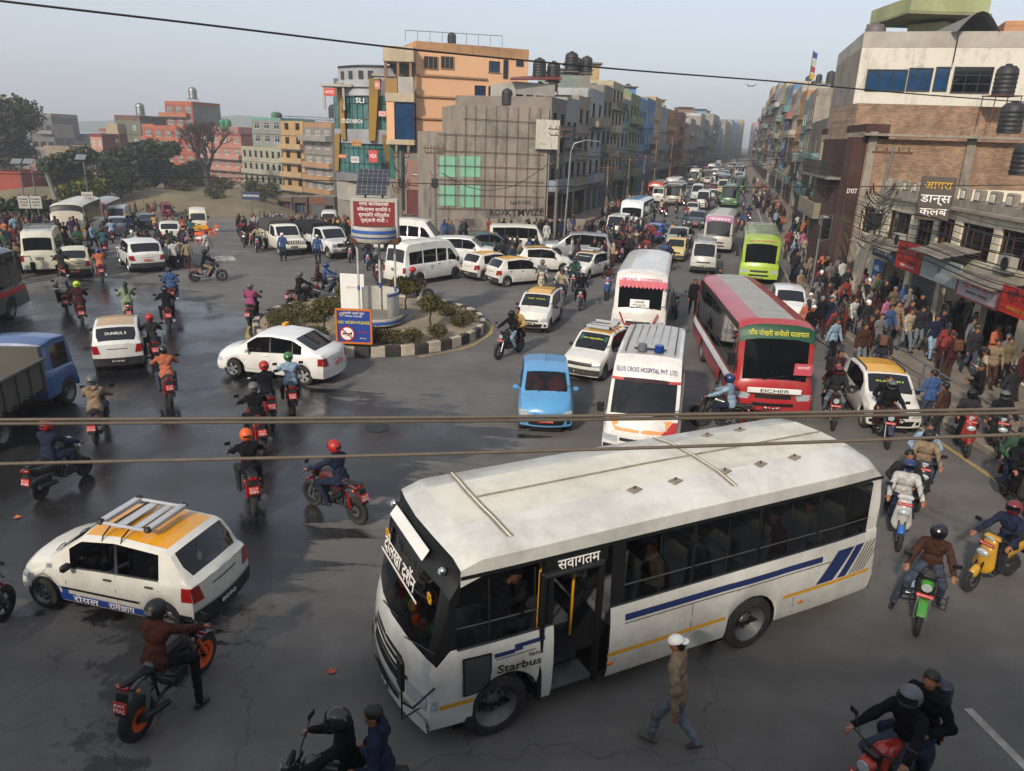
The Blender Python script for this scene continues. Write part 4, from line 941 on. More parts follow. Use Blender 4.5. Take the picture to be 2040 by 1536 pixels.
 T=frame((-.918,0,.635),(0,-1,0),(.25,0,1));mb.text(no,.08,'platetext',T,.001,fit=.17);mb.text(plt,.055,'platetext',frame((-.905,0,.695),(0,-1,0),(.25,0,1)),.001,fit=.15);mb.build('number_plate',r)
 mb=MB();mb.box((.60,0,.70),(.012,.26,.06),'platered',R=rotm(-.2,'Y'));mb.text(plt+' '+no,.04,'platetext',frame((.609,0,.70),(0,1,0),(-.2,0,1)),.001,fit=.22);mb.build('front_plate',r)
 if guard:
  for y in(-1,1):
   mb=MB()
   for z in(.42,.52,.62):mb.tube([(.3,y*.1,z),(.38,y*.32,z),(.16,y*.34,z-.05)],.012,5,'black')
   mb.build('leg_guard',r)
 return r
def scooter(label,col='p#16171a',loc=(0,0,0),rz=0.,group=None,plt='बा ८५ प',no='४५६७',front2=None):
 r=thing('scooter',label,'scooter',loc,rz,group);f2=front2 or col
 add_wheel(r,.62,.23,.095,'dark',6);add_wheel(r,-.6,.23,.1,'dark',6)
 A=nets(lambda P:smin(cap(P,(.36,0,.52),(.30,0,.92),.19,.13,.6,nrm((1,0,.2))),cap(P,(.40,0,.62),(.44,0,.74),.12,.1),.06),(.1,-.26,.3),(.65,.26,1.1),.026)
 mb=MB();mb.add(A[0],A[1].tolist(),col,True);mb.build('front_apron',r)
 mb=MB();mb.add(*[q if i==0 else q.tolist()for i,q in enumerate(nets(lambda P:cap(P,(.62,0,.40),(.56,0,.46),.10,.09,.75,(0,1,0)),(.45,-.12,.28),(.75,.12,.6),.02))],f2,True);mb.cyl((.62,.06,.23),(.42,.05,.8),.02,n=6,m='black');mb.cyl((.62,-.06,.23),(.42,-.05,.8),.02,n=6,m='black');mb.build('front_mudguard',r)
 A=nets(lambda P:smin(cap(P,(-.2,0,.62),(-.62,0,.66),.15,.13,.9,(0,1,0)),cap(P,(-.6,0,.7),(-.85,0,.78),.10,.06),.06),(-1,-.2,.4),(0,.2,.9),.026)
 mb=MB();mb.add(A[0],A[1].tolist(),col,True);mb.build('rear_body',r)
 S_=nets(lambda P:cap(P,(-.16,0,.79),(-.72,0,.83),.12,.1,.45,(0,0,1)),(-.9,-.15,.7),(0,.15,.95),.022)
 mb=MB();mb.add(S_[0],S_[1].tolist(),'seat',True);mb.build('seat',r)
 mb=MB();mb.box((.1,0,.32),(.42,.34,.08),'plastic',b=.03);mb.box((-.4,.1,.33),(.45,.12,.2),'engine',b=.04);mb.cyl((-.3,-.14,.3),(-.75,-.16,.36),.05,n=10,m='dark');mb.box((-.1,0,.5),(.12,.26,.34),'plastic',b=.03);mb.build('floorboard',r)
 hb=MB();hb.box((.27,0,1.02),(.14,.3,.1),col,b=.04);hb.tube([(.2,.36,1.02),(.26,.2,1.04),(.26,-.2,1.04),(.2,-.36,1.02)],.016,6,'rubber');h=hb.build('handlebar',r)
 for y in(-1,1):m2=MB();m2.tube([(.26,y*.22,1.05),(.26,y*.3,1.2)],.007,4,'black');m2.box((.25,y*.33,1.24),(.02,.12,.08),'black',b=.02);m2.build('mirror',h)
 mb=MB();mb.ell((.505,0,.78),(.05,.11,.07),12,'lens');mb.ell((.35,0,1.02),(.03,.07,.04),8,'lens');mb.build('headlight',r)
 mb=MB();mb.ell((-.86,0,.76),(.05,.12,.05),10,'redlens');mb.build('tail_light',r)
 mb=MB();mb.tube([(-.55,.1,.84),(-.85,.1,.92),(-.9,0,.93),(-.85,-.1,.92),(-.55,-.1,.84)],.014,6,'dark');mb.build('grab_rail',r)
 mb=MB();mb.box((-.88,0,.55),(.03,.16,.26),'black',R=rotm(.2,'Y'));mb.box((-.905,0,.53),(.012,.2,.14),'platered',b=.004,R=rotm(.2,'Y'));mb.text(no,.075,'platetext',frame((-.928,0,.505),(0,-1,0),(.2,0,1)),.001,fit=.17);mb.text(plt,.05,'platetext',frame((-.915,0,.56),(0,-1,0),(.2,0,1)),.001,fit=.15);mb.build('number_plate',r)
 mb=MB();mb.box((.425,0,.93),(.012,.26,.06),'platered',R=rotm(.1,'Y'));mb.text(plt+' '+no,.04,'platetext',frame((.433,0,.93),(0,1,0),(.1,0,1)),.001,fit=.22);mb.build('front_plate',r)
 return r
def flatten(root,name):
 """one light mesh of a thing and all its parts, for copies seen far away"""
 V_,F_,MI,SM,mats,n=[],[],[],[],[],0
 def go(o,T):
  nonlocal n
  T=T@o.matrix_basis if o is not root else T
  if o.data:
   me=o.data;v=np.zeros(len(me.vertices)*3);me.vertices.foreach_get('co',v);v=v.reshape(-1,3);A=np.array(T);V_.append(v@A[:3,:3].T+A[:3,3])
   mp=[]
   for m in me.materials:
    if m not in mats:mats.append(m)
    mp.append(mats.index(m))
   for p in me.polygons:F_.append(tuple(i+n for i in p.vertices));MI.append(mp[p.material_index]);SM.append(p.use_smooth)
   n+=len(v)
  for c in o.children:go(c,T)
 go(root,Matrix.Identity(4))
 return mkmesh(name,np.vstack(V_),F_,MI,mats,SM,rad(40))
 # ground, road, pavements
RC=(-5.85,29.7);RR=4.55
KERB=[(13.3,-8),(13.2,10),(12.6,20),(14.8,36),(23.4,68),(32.3,100),(69.5,236),(112,390)]
BLD_R=[(15.4,-8),(15.6,10),(16.6,22.9),(18.6,39),(26.9,68),(36.0,100),(73,236),(116,390)]
KERB_L=[(0.6,64.5),(5.4,69),(15.2,100),(57.4,236),(105,390)]
BLD_L=[(2.4,68.0),(2.6,68.5),(12.4,100),(54.6,236),(102,390)]
def wet_material():
 m=bpy.data.materials.new('asphalt');m.use_nodes=True;n=m.node_tree;b=n.nodes['Principled BSDF'];L=n.links.new
 tc=n.nodes.new('ShaderNodeTexCoord')
 def noise(sc,det=5,ro=.6,dist=0.,vec=None):
  q=n.nodes.new('ShaderNodeTexNoise');q.inputs['Scale'].default_value=sc;q.inputs['Detail'].default_value=det;q.inputs['Roughness'].default_value=ro;q.inputs['Distortion'].default_value=dist
  L(vec or tc.outputs['Object'],q.inputs['Vector']);return q.outputs['Fac']
 def rng(v,a,b_,c,d):
  q=n.nodes.new('ShaderNodeMapRange');q.inputs[1].default_value=a;q.inputs[2].default_value=b_;q.inputs[3].default_value=c;q.inputs[4].default_value=d;L(v,q.inputs[0]);return q.outputs[0]
 def ma(op,a,b_):
  q=n.nodes.new('ShaderNodeMath');q.operation=op
  for i,x in enumerate((a,b_)):
   if isinstance(x,(int,float)):q.inputs[i].default_value=x
   else:L(x,q.inputs[i])
  return q.outputs[0]
 at=n.nodes.new('ShaderNodeAttribute');at.attribute_name='wet';wet=at.outputs['Fac']
 at2=n.nodes.new('ShaderNodeAttribute');at2.attribute_name='stain'
 mp=n.nodes.new('ShaderNodeMapping');mp.inputs['Rotation'].default_value=(0,0,.5);mp.inputs['Scale'].default_value=(.35,1.6,1);L(tc.outputs['Object'],mp.inputs['Vector'])
 edge=ma('ADD',wet,rng(noise(.9,8,.72,.6,mp.outputs[0]),.25,.75,-.62,.62));w_=rng(edge,.44,.56,0,1)
 big=noise(.18,5,.6);mid=noise(1.4,6,.7);fine=noise(60,3,.7);streak=noise(.5,5,.6,.4,mp.outputs[0])
 v=ma('MULTIPLY',rng(big,.3,.7,.8,1.2),rng(mid,.3,.7,.82,1.15));v=ma('MULTIPLY',v,rng(fine,.3,.7,.72,1.28));v=ma('MULTIPLY',v,rng(streak,.35,.7,.86,1.12))
 st=rng(ma('ADD',at2.outputs['Fac'],rng(noise(2.2,8,.75),.3,.7,-.6,.6)),.45,.6,1,.42);v=ma('MULTIPLY',v,st)
 vo=n.nodes.new('ShaderNodeTexVoronoi');vo.feature='DISTANCE_TO_EDGE';vo.inputs['Scale'].default_value=.22
 wv=n.nodes.new('ShaderNodeVectorMath');wv.operation='ADD';nz=n.nodes.new('ShaderNodeTexNoise');nz.inputs['Scale'].default_value=1.3;nz.inputs['Detail'].default_value=6;L(tc.outputs['Object'],nz.inputs['Vector'])
 L(tc.outputs['Object'],wv.inputs[0]);L(nz.outputs['Color'],wv.inputs[1]);L(wv.outputs[0],vo.inputs['Vector'])
 crack=rng(vo.outputs['Distance'],.0,.004,.6,1);crack=ma('MAXIMUM',crack,rng(noise(.35,2),.36,.46,1,0));v=ma('MULTIPLY',v,crack)
 col=n.nodes.new('ShaderNodeVectorMath');col.operation='SCALE';col.inputs[0].default_value=(.118,.110,.101);L(v,col.inputs['Scale'])
 wc=n.nodes.new('ShaderNodeVectorMath');wc.operation='SCALE';wc.inputs[0].default_value=(.022,.0215,.022);L(v,wc.inputs['Scale'])
 mx=n.nodes.new('ShaderNodeMix');mx.data_type='RGBA';L(w_,mx.inputs[0]);L(col.outputs[0],mx.inputs[6]);L(wc.outputs[0],mx.inputs[7]);L(mx.outputs[2],b.inputs['Base Color'])
 pud=rng(noise(.45,4,.6,.5),.38,.62,.34,.09);rw=ma('ADD',pud,rng(mid,.3,.7,0,.12))
 r2=n.nodes.new('ShaderNodeMix');L(w_,r2.inputs[0]);r2.inputs[2].default_value=.86;L(rw,r2.inputs[3]);L(r2.outputs[0],b.inputs['Roughness'])
 bp=n.nodes.new('ShaderNodeBump');bp.inputs['Distance'].default_value=.02;L(rng(w_,0,1,.5,.035),bp.inputs['Strength']);L(ma('ADD',fine,ma('MULTIPLY',mid,.8)),bp.inputs['Height']);L(bp.outputs[0],b.inputs['Normal'])
 b.inputs['Specular IOR Level'].default_value=.5
 _mats['asphalt']=m
wet_material()
def poly_sd(X,Y,poly):
 """signed distance, positive inside"""
 P=np.array(poly,float);n=len(P);d=np.full(X.shape,1e9);ins=np.zeros(X.shape,bool)
 for i in range(n):
  a,b=P[i],P[(i+1)%n];e=b-a;t=np.clip(((X-a[0])*e[0]+(Y-a[1])*e[1])/(e@e),0,1)
  d=np.minimum(d,np.hypot(X-a[0]-t*e[0],Y-a[1]-t*e[1]))
  c=(a[1]>Y)!=(b[1]>Y);xi=a[0]+(Y-a[1])/(b[1]-a[1]+1e-12)*e[0];ins^=c&(X<xi)
 return np.where(ins,d,-d)
gx=[-900,-300]+list(range(-120,1,4))+[40,300,900];gy=[-60,0]+list(range(48,108,4))+[120,150,200,259,262,500,1290]
mb=MB();mb.grid([[(x,y,hz(x,y)-.03)for y in gy]for x in gx],M('ground','#6f665a',.95,var=.3,scale=.15,dirt=.3));struct(mb.build('ground'))
xs=np.concatenate([np.arange(-90,-30,1.),np.arange(-30,34.01,.4)]);ys=np.concatenate([np.arange(-12,50,.4),np.arange(50,104.1,1)]);X,Y=np.meshgrid(xs,ys,indexing='ij')
nx,ny=X.shape;vv=np.stack([X,Y,np.vectorize(hz)(X,Y)],-1).reshape(-1,3)
I=np.arange(nx*ny).reshape(nx,ny);ff=np.stack([I[:-1,:-1],I[1:,:-1],I[1:,1:],I[:-1,1:]],-1).reshape(-1,4)
me=mkmesh('road',vv,ff.tolist(),np.zeros(len(ff),int),['asphalt'])
wetp=[G(*p)for p in[(-200,585),(60,575),(240,550),(330,572),(400,600),(470,620),(520,660),(545,690),(520,735),(640,790),(760,800),(900,818),(1010,850),(1012,905),(900,930),(820,970),(720,1040),(640,1120),(560,1190),(430,1250),(350,1245),(40,1215),(-300,1150)]]
sd_=poly_sd(X,Y,wetp);wet=np.clip(.5+sd_/3.2,0,1)
for p in([G(*q)for q in[(640,760),(800,790),(860,770),(880,800),(700,820)]],):wet=np.maximum(wet,np.clip(.36+poly_sd(X,Y,p)/3,0,.6))
stain=np.clip(.5+poly_sd(X,Y,[G(*q)for q in[(230,1220),(470,1210),(430,1300),(300,1420),(260,1536),(130,1600),(210,1400)]])/1.2,0,1)
for nm,a in(('wet',wet),('stain',stain)):
 at=me.attributes.new(nm,'FLOAT','POINT');at.data.foreach_set('value',a.ravel().astype(np.float32))
struct(link('road',me))
mb=MB()
def strip(mb,A,B,z,m,z0=None,side=True):
 for i in range(len(A)-1):
  a,b,c,d=A[i],A[i+1],B[i+1],B[i];mb.add([(a[0],a[1],z),(b[0],b[1],z),(c[0],c[1],z),(d[0],d[1],z)],[(0,1,2,3)],m)
  if z0 is not None:mb.add([(a[0],a[1],z0),(b[0],b[1],z0),(b[0],b[1],z),(a[0],a[1],z)],[(0,1,2,3)],m)
strip(mb,[(33.5,104),(57.4+11,236),(117,390)],[(15.8,104),(56.4,236),(104,390)],.004,'asphalt')
struct(mb.build('street'))
sw=M('paving','#7d7367',.92,var=.3,scale=1.2,dirt=.6,bump=.3,bscale=6)
mb=MB();strip(mb,KERB,BLD_R,.16,sw,.0);strip(mb,BLD_R,[(p[0]+30,p[1])for p in BLD_R],.15,sw);struct(mb.build('pavement'))
mb=MB();strip(mb,KERB_L,BLD_L,.15,sw,0);struct(mb.build('pavement'))
kb=M('kerb','#8e867a',.9,var=.3,scale=1.5,dirt=.5)
mb=MB()
for i in range(len(KERB)-2):
 a,b=np.array(KERB[i],float),np.array(KERB[i+1],float);L_=np.linalg.norm(b-a);n_=max(1,int(L_/.9))if L_<45 else int(L_/3)
 an=math.atan2(*(b-a)[::-1])
 for k in range(n_):c=a+(b-a)*(k+.5)/n_;mb.box((c[0]-.06,c[1],.095),(L_/n_-.015,.15,.20),kb,rz=an,b=.015)
struct(mb.build('kerb'))
mb=MB();pm=M('road_paint','#a9a49a',.8,var=.35,scale=3,dirt=.7);py_=M('road_paint_yellow','#a08a52',.85,var=.3,scale=3,dirt=.6)
def line(mb,a,b,wd,m,z=.006):
 a=np.array(a,float);b=np.array(b,float);d=(b-a)/np.linalg.norm(b-a);nn=np.array([-d[1],d[0]])*wd/2
 mb.add([(*(a-nn),z),(*(b-nn),z),(*(b+nn),z),(*(a+nn),z)],[(0,1,2,3)],m)
line(mb,G(1928,1412),G(2075,1560),.13,pm);line(mb,(12.1,8),(11.75,19.5),.14,py_);line(mb,(11.75,19.5),(13.7,34),.12,pm);line(mb,(14.2,36),(22.6,68),.12,pm);line(mb,(22.6,68),(31.4,100),.15,pm,.012)
for k in range(3):
 a=np.array(G0(425+k*16,510));line(mb,a,np.array(G0(430+k*17,520)),.42,pm)
line(mb,G(420,500),G(500,501),.12,pm)
T_=np.linspace(0,2*math.pi,61);R1,R2=RR+.28,RR+.42
for i in range(60):
 if 44<i<50 or 10<i<30:continue
 mb.add([(RC[0]+r*math.cos(t),RC[1]+r*math.sin(t),.006)for r,t in((R1,T_[i]),(R2+.06*math.sin(i*1.3),T_[i]),(R2+.06*math.sin(i*1.3+1.3),T_[i+1]),(R1,T_[i+1]))],[(0,1,2,3)],py_)
struct(mb.build('road_markings'))
mb=MB();a=G(752,853);mb.cyl((a[0],a[1],0.002),(a[0],a[1],.014),.33,n=20,m='dark');tag(mb.build('manhole_cover'),'round dark manhole cover in the wet road','manhole')
for px,py,c,lb in((660,1340,'#b5432c','small red scrap of litter on the dry asphalt'),(34,1032,'#c4682a','orange scrap of litter on the wet road'),(496,755,'#cfcfca','white scrap of litter beside the white sedan'),(1115,1013,'#d7ca4a','small yellow wrapper')):
 if px==1115:continue
 a=G(px,py);mb=MB();mb.add([(-.06,-.03,0),(.05,-.04,.02),(.07,.04,.01),(-.03,.05,.03)],[(0,1,2),(0,2,3)],c);tag(mb.build('litter',None,(a[0],a[1],.012)),lb,'litter')
def hill(name,x0,x1,y0,y1,fn,m,st=3.):
 xs=np.arange(x0,x1+.1,st);ys=np.arange(y0,y1+.1,st);P=[[(x,y,fn(x,y))for x in xs]for y in ys]
 mb=MB();mb.grid(P,m);return struct(mb.build(name))
def park(x,y):
 d=min((x+110)/10,(-34-x)/12,(y-112)/9,(175-y)/10);d=max(0,min(1,d));return hz(x,y)+(2.6*d*d*(3-2*d)+.5*math.sin(x*.35)*math.sin(y*.3)*d)-.05
hill('hill',-112,-30,108,180,park,M('dirt','#6b6149',.96,var=.35,scale=.25,bump=.5,bscale=1.5),2.)
def far(x,y):return 22*math.exp(-((x+420)/500)**2)*max(0,(y-950)/300)*(1+.25*math.sin(x*.011)+.18*math.sin(x*.027+1))-.5
hill('hill',-900,900,950,1250,far,M('farhill','#5c6650',.95,var=.3,scale=.01),50.)
# roundabout
mb=MB();NB=54;wt=M('kerb_white','#b3a999',.85,var=.3,scale=2,dirt=.7);bl=M('kerb_black','#222224',.8,var=.3,scale=2,dirt=.5)
r_=thing('roundabout','round traffic island with black and white painted kerb','roundabout',(*RC,0))
for i in range(NB):
 a=(i+.5)*math.tau/NB;mb=MB();mb.box((RR*math.cos(a),RR*math.sin(a),.19),(.22,math.tau*RR/NB-.012,.40),bl if i%2 else wt,rz=a,b=.025);mb.build('kerb_stone',r_)
P=[[(RR*.975*k/10*math.cos(t),RR*.975*k/10*math.sin(t),.32+.12*(1-(k/10)**2)+.03*math.sin(5*t+k)*(k<10))for t in np.linspace(0,math.tau,41)]for k in range(11)]
mb=MB();mb.grid(P,M('island_soil','#8d8069',.95,var=.35,scale=1.5,bump=.6,bscale=8,dirt=.4));mb.build('soil_bed',r_)
mb=MB()
for rr,z in((1.75,.48),(1.45,.56)):mb.cyl((0,0,z-.2),(0,0,z),rr,rr,28,'concrete')
mb.build('step_ring',r_)
# foliage
M('leaf_dark','#2c3320',.7,var=.5,scale=3,spec=.25);M('leaf_olive','#454622',.75,var=.5,scale=3,spec=.25);M('leaf_dry','#5a5034',.85,var=.45,scale=3,spec=.2);M('leaf_yellow','#5d5c26',.8,var=.4,scale=3,spec=.2);M('bark','#3a3027',.95,var=.4,scale=6,bump=.5);M('leaf_mid','#3a4526',.7,var=.5,scale=3,spec=.25)
nrs=np.random.RandomState(5)
def leaves(mb,cen,R,n,size,m,shell=.55,flat=1.,clumps=0,k=1):
 """leaf cards through an uneven volume; cen, R arrays of lobes"""
 cen=np.atleast_2d(cen);R=np.atleast_2d(R)
 w_=(R.prod(1)**(2/3));li=nrs.choice(len(cen),n,p=w_/w_.sum());d=nrs.normal(size=(n,3));d/=np.linalg.norm(d,axis=1)[:,None]
 if clumps:
  c=nrs.normal(size=(clumps,3));c/=np.linalg.norm(c,axis=1)[:,None];q=nrs.randint(0,clumps,n);d=c[q]+nrs.normal(size=(n,3))*.16;d/=np.linalg.norm(d,axis=1)[:,None]
 rr=(shell+(1-shell)*nrs.rand(n)**.6)*(1+.14*np.sin(d[:,0]*5+li)*np.cos(d[:,2]*6+d[:,1]*4))
 c=cen[li]+d*R[li]*rr[:,None];a=nrs.normal(size=(n,3));a[:,2]*=.6;a/=np.linalg.norm(a,axis=1)[:,None]
 b=np.cross(a,nrs.normal(size=(n,3)));b/=np.linalg.norm(b,axis=1)[:,None];s=size*(.6+.8*nrs.rand(n))[:,None]
 v=np.stack([c-a*s-b*s*.45,c+a*s*.1-b*s*.6,c+a*s+b*s*.1,c-a*s*.1+b*s*.6],1).reshape(-1,3);I=np.arange(n*4).reshape(n,4)
 ms=m if isinstance(m,(list,tuple))else[m];pick=nrs.randint(0,len(ms),n)
 for i,mm in enumerate(ms):
  J=I[pick==i]
  if len(J):u=J.ravel();mb.add(v[u],np.arange(len(u)).reshape(-1,4).tolist(),mm)
def limb(mb,a,b,r0,r1,wob=.15,n=6,m='bark'):
 a=np.array(a,float);b=np.array(b,float);P=[a+(b-a)*t+nrs.normal(size=3)*wob*math.sin(math.pi*t)for t in np.linspace(0,1,n)];mb.tube(P,np.linspace(r0,r1,n),7,m)
def tree(name,label,x,y,h,cr,m,n=3000,size=.28,z0=0,trunk=.25,lobes=9,group=None,tf=.35):
 r=thing(name,label,'tree',(x,y,z0),0,group);t=MB();limb(t,(0,0,-.3),(.2,0,h*tf),trunk,trunk*.7,.1);C_=[];R_=[]
 for i in range(lobes):
  a=i*2.4;q=.55*(i/lobes)**.5;c=np.array([cr*q*math.cos(a)*1.2,cr*q*math.sin(a),h*(tf+.12)+(h*(1-tf)-cr*.5)*(.25+.7*((i*.37)%1))]);C_.append(c);s=cr*(.42+.2*nrs.rand());R_.append((s,s,s*.75));limb(t,(.2,0,h*tf),c,trunk*.5,.04,.3)
 t.build('trunk',r);f=MB();leaves(f,C_,R_,n,size,m,.35,clumps=0);f.build('crown',r);return r
def bush(label,x,y,z,rx,rz_,m,n=900,size=.06,tr=0.,name='shrub',group=None,twig=True):
 r=thing(name,label,'shrub',(x,y,z),nrs.rand()*6,group);t=MB()
 if tr:limb(t,(0,0,-.1),(.02,0,tr+rz_*.5),.04,.03,.02)
 for i in range(9):a=i*2.4;limb(t,(0,0,tr),(rx*.7*math.cos(a),rx*.7*math.sin(a),tr+rz_*(.8+.5*nrs.rand())),.014,.006,.03,4)
 t.build('stem',r);f=MB();leaves(f,[(0,0,tr+rz_*.62),(rx*.3,.1*rx,tr+rz_*.55),(-rx*.28,-.1,tr+rz_*.6)],[(rx*.85,rx*.85,rz_*.6)]*3,n,size,m,.5);f.build('foliage',r);return r
def Gr(px,py,z=.4):return G(px,py,z)
tg='clipped trees on the traffic island'
for px,py,h,rx,n,lb in((647,662,.62,.62,1500,'round clipped tree left of the no-horn board'),(808,618,.75,.72,2000,'tall clipped tree behind the booth beside the parked van'),(857,652,.62,.56,1400,'umbrella-shaped clipped tree right of the booth on a thin trunk'),(690,618,.45,.5,900,'small clipped tree behind the white board')):
 p=Gr(px,py);bush(lb,p[0],p[1],.42,rx,.55,['leaf_olive','leaf_dry','leaf_yellow'],n,.05,h,'clipped_tree',tg)
bs=[(560,655,.6),(590,632,.65),(560,672,.6),(600,690,.55),(625,640,.5),(695,692,.55),(745,698,.5),(740,676,.5),(790,690,.5),(828,680,.45),(880,672,.5),(715,680,.45),(895,628,.5),(928,640,.5),(912,648,.4),(660,612,.5),(555,640,.5),(880,618,.4)]
for i,(px,py,s)in enumerate(bs):
 p=Gr(px,py);d=math.hypot(p[0]-RC[0],p[1]-RC[1])
 if d>RR-.45:k=(RR-.45)/d;p=(RC[0]+(p[0]-RC[0])*k,RC[1]+(p[1]-RC[1])*k)
 bush('dry twiggy %s shrub on the traffic island'%('olive' if px<640 else 'brown'),p[0],p[1],.36,s*.95,s*.85,['leaf_dry','leaf_dry','leaf_olive']if px>640 else['leaf_olive','leaf_dry','leaf_olive'],1000 if px<640 else 700,.04,.02,group='shrubs on the traffic island')
dk=['leaf_dark','leaf_dark','leaf_mid']
def TY(y):return float(np.interp(y,(58,62,76,82,93,100),(62,68,95,112,135,150)))
def tpx(name,label,px,ytop,ybase,Yd,m,cr,n=3000,size=.3,**k):
 Y0=Yd;Yd=TY(Yd);cr*=Yd/Y0;size*=(Yd/Y0)**.7
 x,zt=V(px,ytop,Yd);_,zb=V(px,ybase,Yd);z0=max(zb,hz(x,Yd)-1);return tree(name,label,x,Yd,zt-z0,cr,m,n,size,z0=z0,**k)
tpx('tree','huge dark spreading tree at the left edge',-12,196,430,95,['leaf_dark','leaf_mid','leaf_dark','leaf_dry'],4.6,14000,.24,lobes=22,tf=.2)
tpx('tree','dense round dark tree beside the leaning concrete post',130,290,430,82,dk,3.0,4500,.28,tf=.15,lobes=10)
tpx('tree','broad dark tree left of the bare tree',262,276,410,92,dk,4.4,6500,.3,lobes=13,tf=.2)
tpx('tree','smaller dark tree right of the broad dark tree',318,285,400,96,dk,2.2,2500,.28,tf=.25)
tpx('tree','rounded dark tree behind the bare tree',372,318,395,100,dk,2.3,2500,.28,tf=.2)
tpx('tree','bushy yellow green tree behind the left buses',160,352,430,76,['leaf_yellow','leaf_mid','leaf_yellow'],2.6,3000,.22,tf=.1)
tpx('tree','dark leafy tree standing behind the left crowd',30,385,470,60,dk,2.8,3200,.2,tf=.1)
tpx('tree','low dark tree behind the waiting crowd with signs',85,395,465,62,dk,2.6,3000,.2,tf=.1)
tpx('tree','low dark tree at the left frame edge',-25,400,480,58,dk,2.6,2600,.2,tf=.1)
tpx('tree','small dark tree left of the park fence',230,335,405,84,dk,2.2,2200,.24,tf=.2)
def bare(label,px,ytop,ybase,Yd):
 Yd=TY(Yd)
 x,zt=V(px,ytop,Yd);_,zb=V(px,ybase,Yd);H=zt-zb;r=thing('bare_tree',label,'tree',(x,Yd,zb));t=MB();limb(t,(0,0,-1.5),(0,0,H*.35),.62,.48,.05);t.build('trunk',r);b=MB()
 def rec(p,d,L,rr,k):
  q=p+d*L;b.tube([p,(p+q)/2+nrs.normal(size=3)*L*.05,q],[rr,rr*.8,rr*.6],5,'bark')
  if k==0:return
  for i in range(3 if k>1 else 4):e=nrm(d+nrs.normal(size=3)*np.array([.48,.48,.2])+np.array([0,0,.12]));rec(q,e,L*.72,rr*.58,k-1)
 for i in range(6):a=i*1.05;rec(np.array([0,0,H*.33]),nrm((.42*math.cos(a),.42*math.sin(a),1)),H*.23,.27,4)
 b.build('branches',r)
bare('tall leafless tree in front of the orange and pink houses',402,232,402,93)
for k in range(36):
 x_=-104+k*1.95+nrs.rand()*2;y_=118+nrs.rand()*26;bush('scrubby bush on the dirt slope behind the junction',x_,y_,park(x_,y_),1.2+nrs.rand(),1.3+nrs.rand(),['leaf_dark','leaf_dry','leaf_olive'],420,.2,group='bushes on the dirt slope')
 # buildings
_wn={}
def window_mesh(w,h,st,fm,gl):
 k=(round(w,2),round(h,2),st,fm,gl)
 if k in _wn:return _wn[k]
 m=MB();t=.06
 for x in(-w/2+t/2,w/2-t/2):m.box((x,0,0),(t,.07,h),fm)
 for z in(-h/2+t/2,h/2-t/2):m.box((0,0,z),(w-2*t,.07,t),fm)
 nb={'plain':0,'sash':1,'bars':5,'wide':2,'grid':2}[st]
 for i in range(nb):m.box((-w/2+w*(i+1)/(nb+1),-.005,0),(.04 if st!='bars' else.05,.05,h-2*t),fm)
 if st in('grid','bars','sash'):m.box((0,-.005,h*.18),(w-2*t,.045,.05),fm)
 if st=='grid':m.box((0,-.005,-h*.15),(w-2*t,.045,.05),fm)
 p=MB();p.quad((-w/2,.03,-h/2),(w/2,.03,-h/2),(w/2,.03,h/2),(-w/2,.03,h/2),gl)
 s=MB();s.box((0,-.12,-h/2-.04),(w+.16,.16,.06),'concrete')
 _wn[k]=(m.mesh('window'),p.mesh('pane'),s.mesh('sill'));return _wn[k]
def wallface(mb,T,W,z0,z1,ops,m,rev=.14):
 """wall quad with rectangular openings (x0, x1, za, zb) and reveals; T maps (x, y, z), outside is -y"""
 old=mb.T;mb.T=T if old is None else old@T
 xs=sorted({0,W,*[o[0]for o in ops],*[o[1]for o in ops]});zs=sorted({z0,z1,*[o[2]for o in ops],*[o[3]for o in ops]})
 for i in range(len(xs)-1):
  for j in range(len(zs)-1):
   cx,cz=(xs[i]+xs[i+1])/2,(zs[j]+zs[j+1])/2
   if any(o[0]<cx<o[1]and o[2]<cz<o[3]for o in ops):continue
   mb.quad((xs[i],0,zs[j]),(xs[i+1],0,zs[j]),(xs[i+1],0,zs[j+1]),(xs[i],0,zs[j+1]),m)
 for a,b,c,d in ops:
  mb.quad((a,0,c),(a,rev,c),(a,rev,d),(a,0,d),m);mb.quad((b,0,c),(b,0,d),(b,rev,d),(b,rev,c),m);mb.quad((a,0,d),(a,rev,d),(b,rev,d),(b,0,d),m);mb.quad((a,0,c),(b,0,c),(b,rev,c),(a,rev,c),m)
 mb.T=old
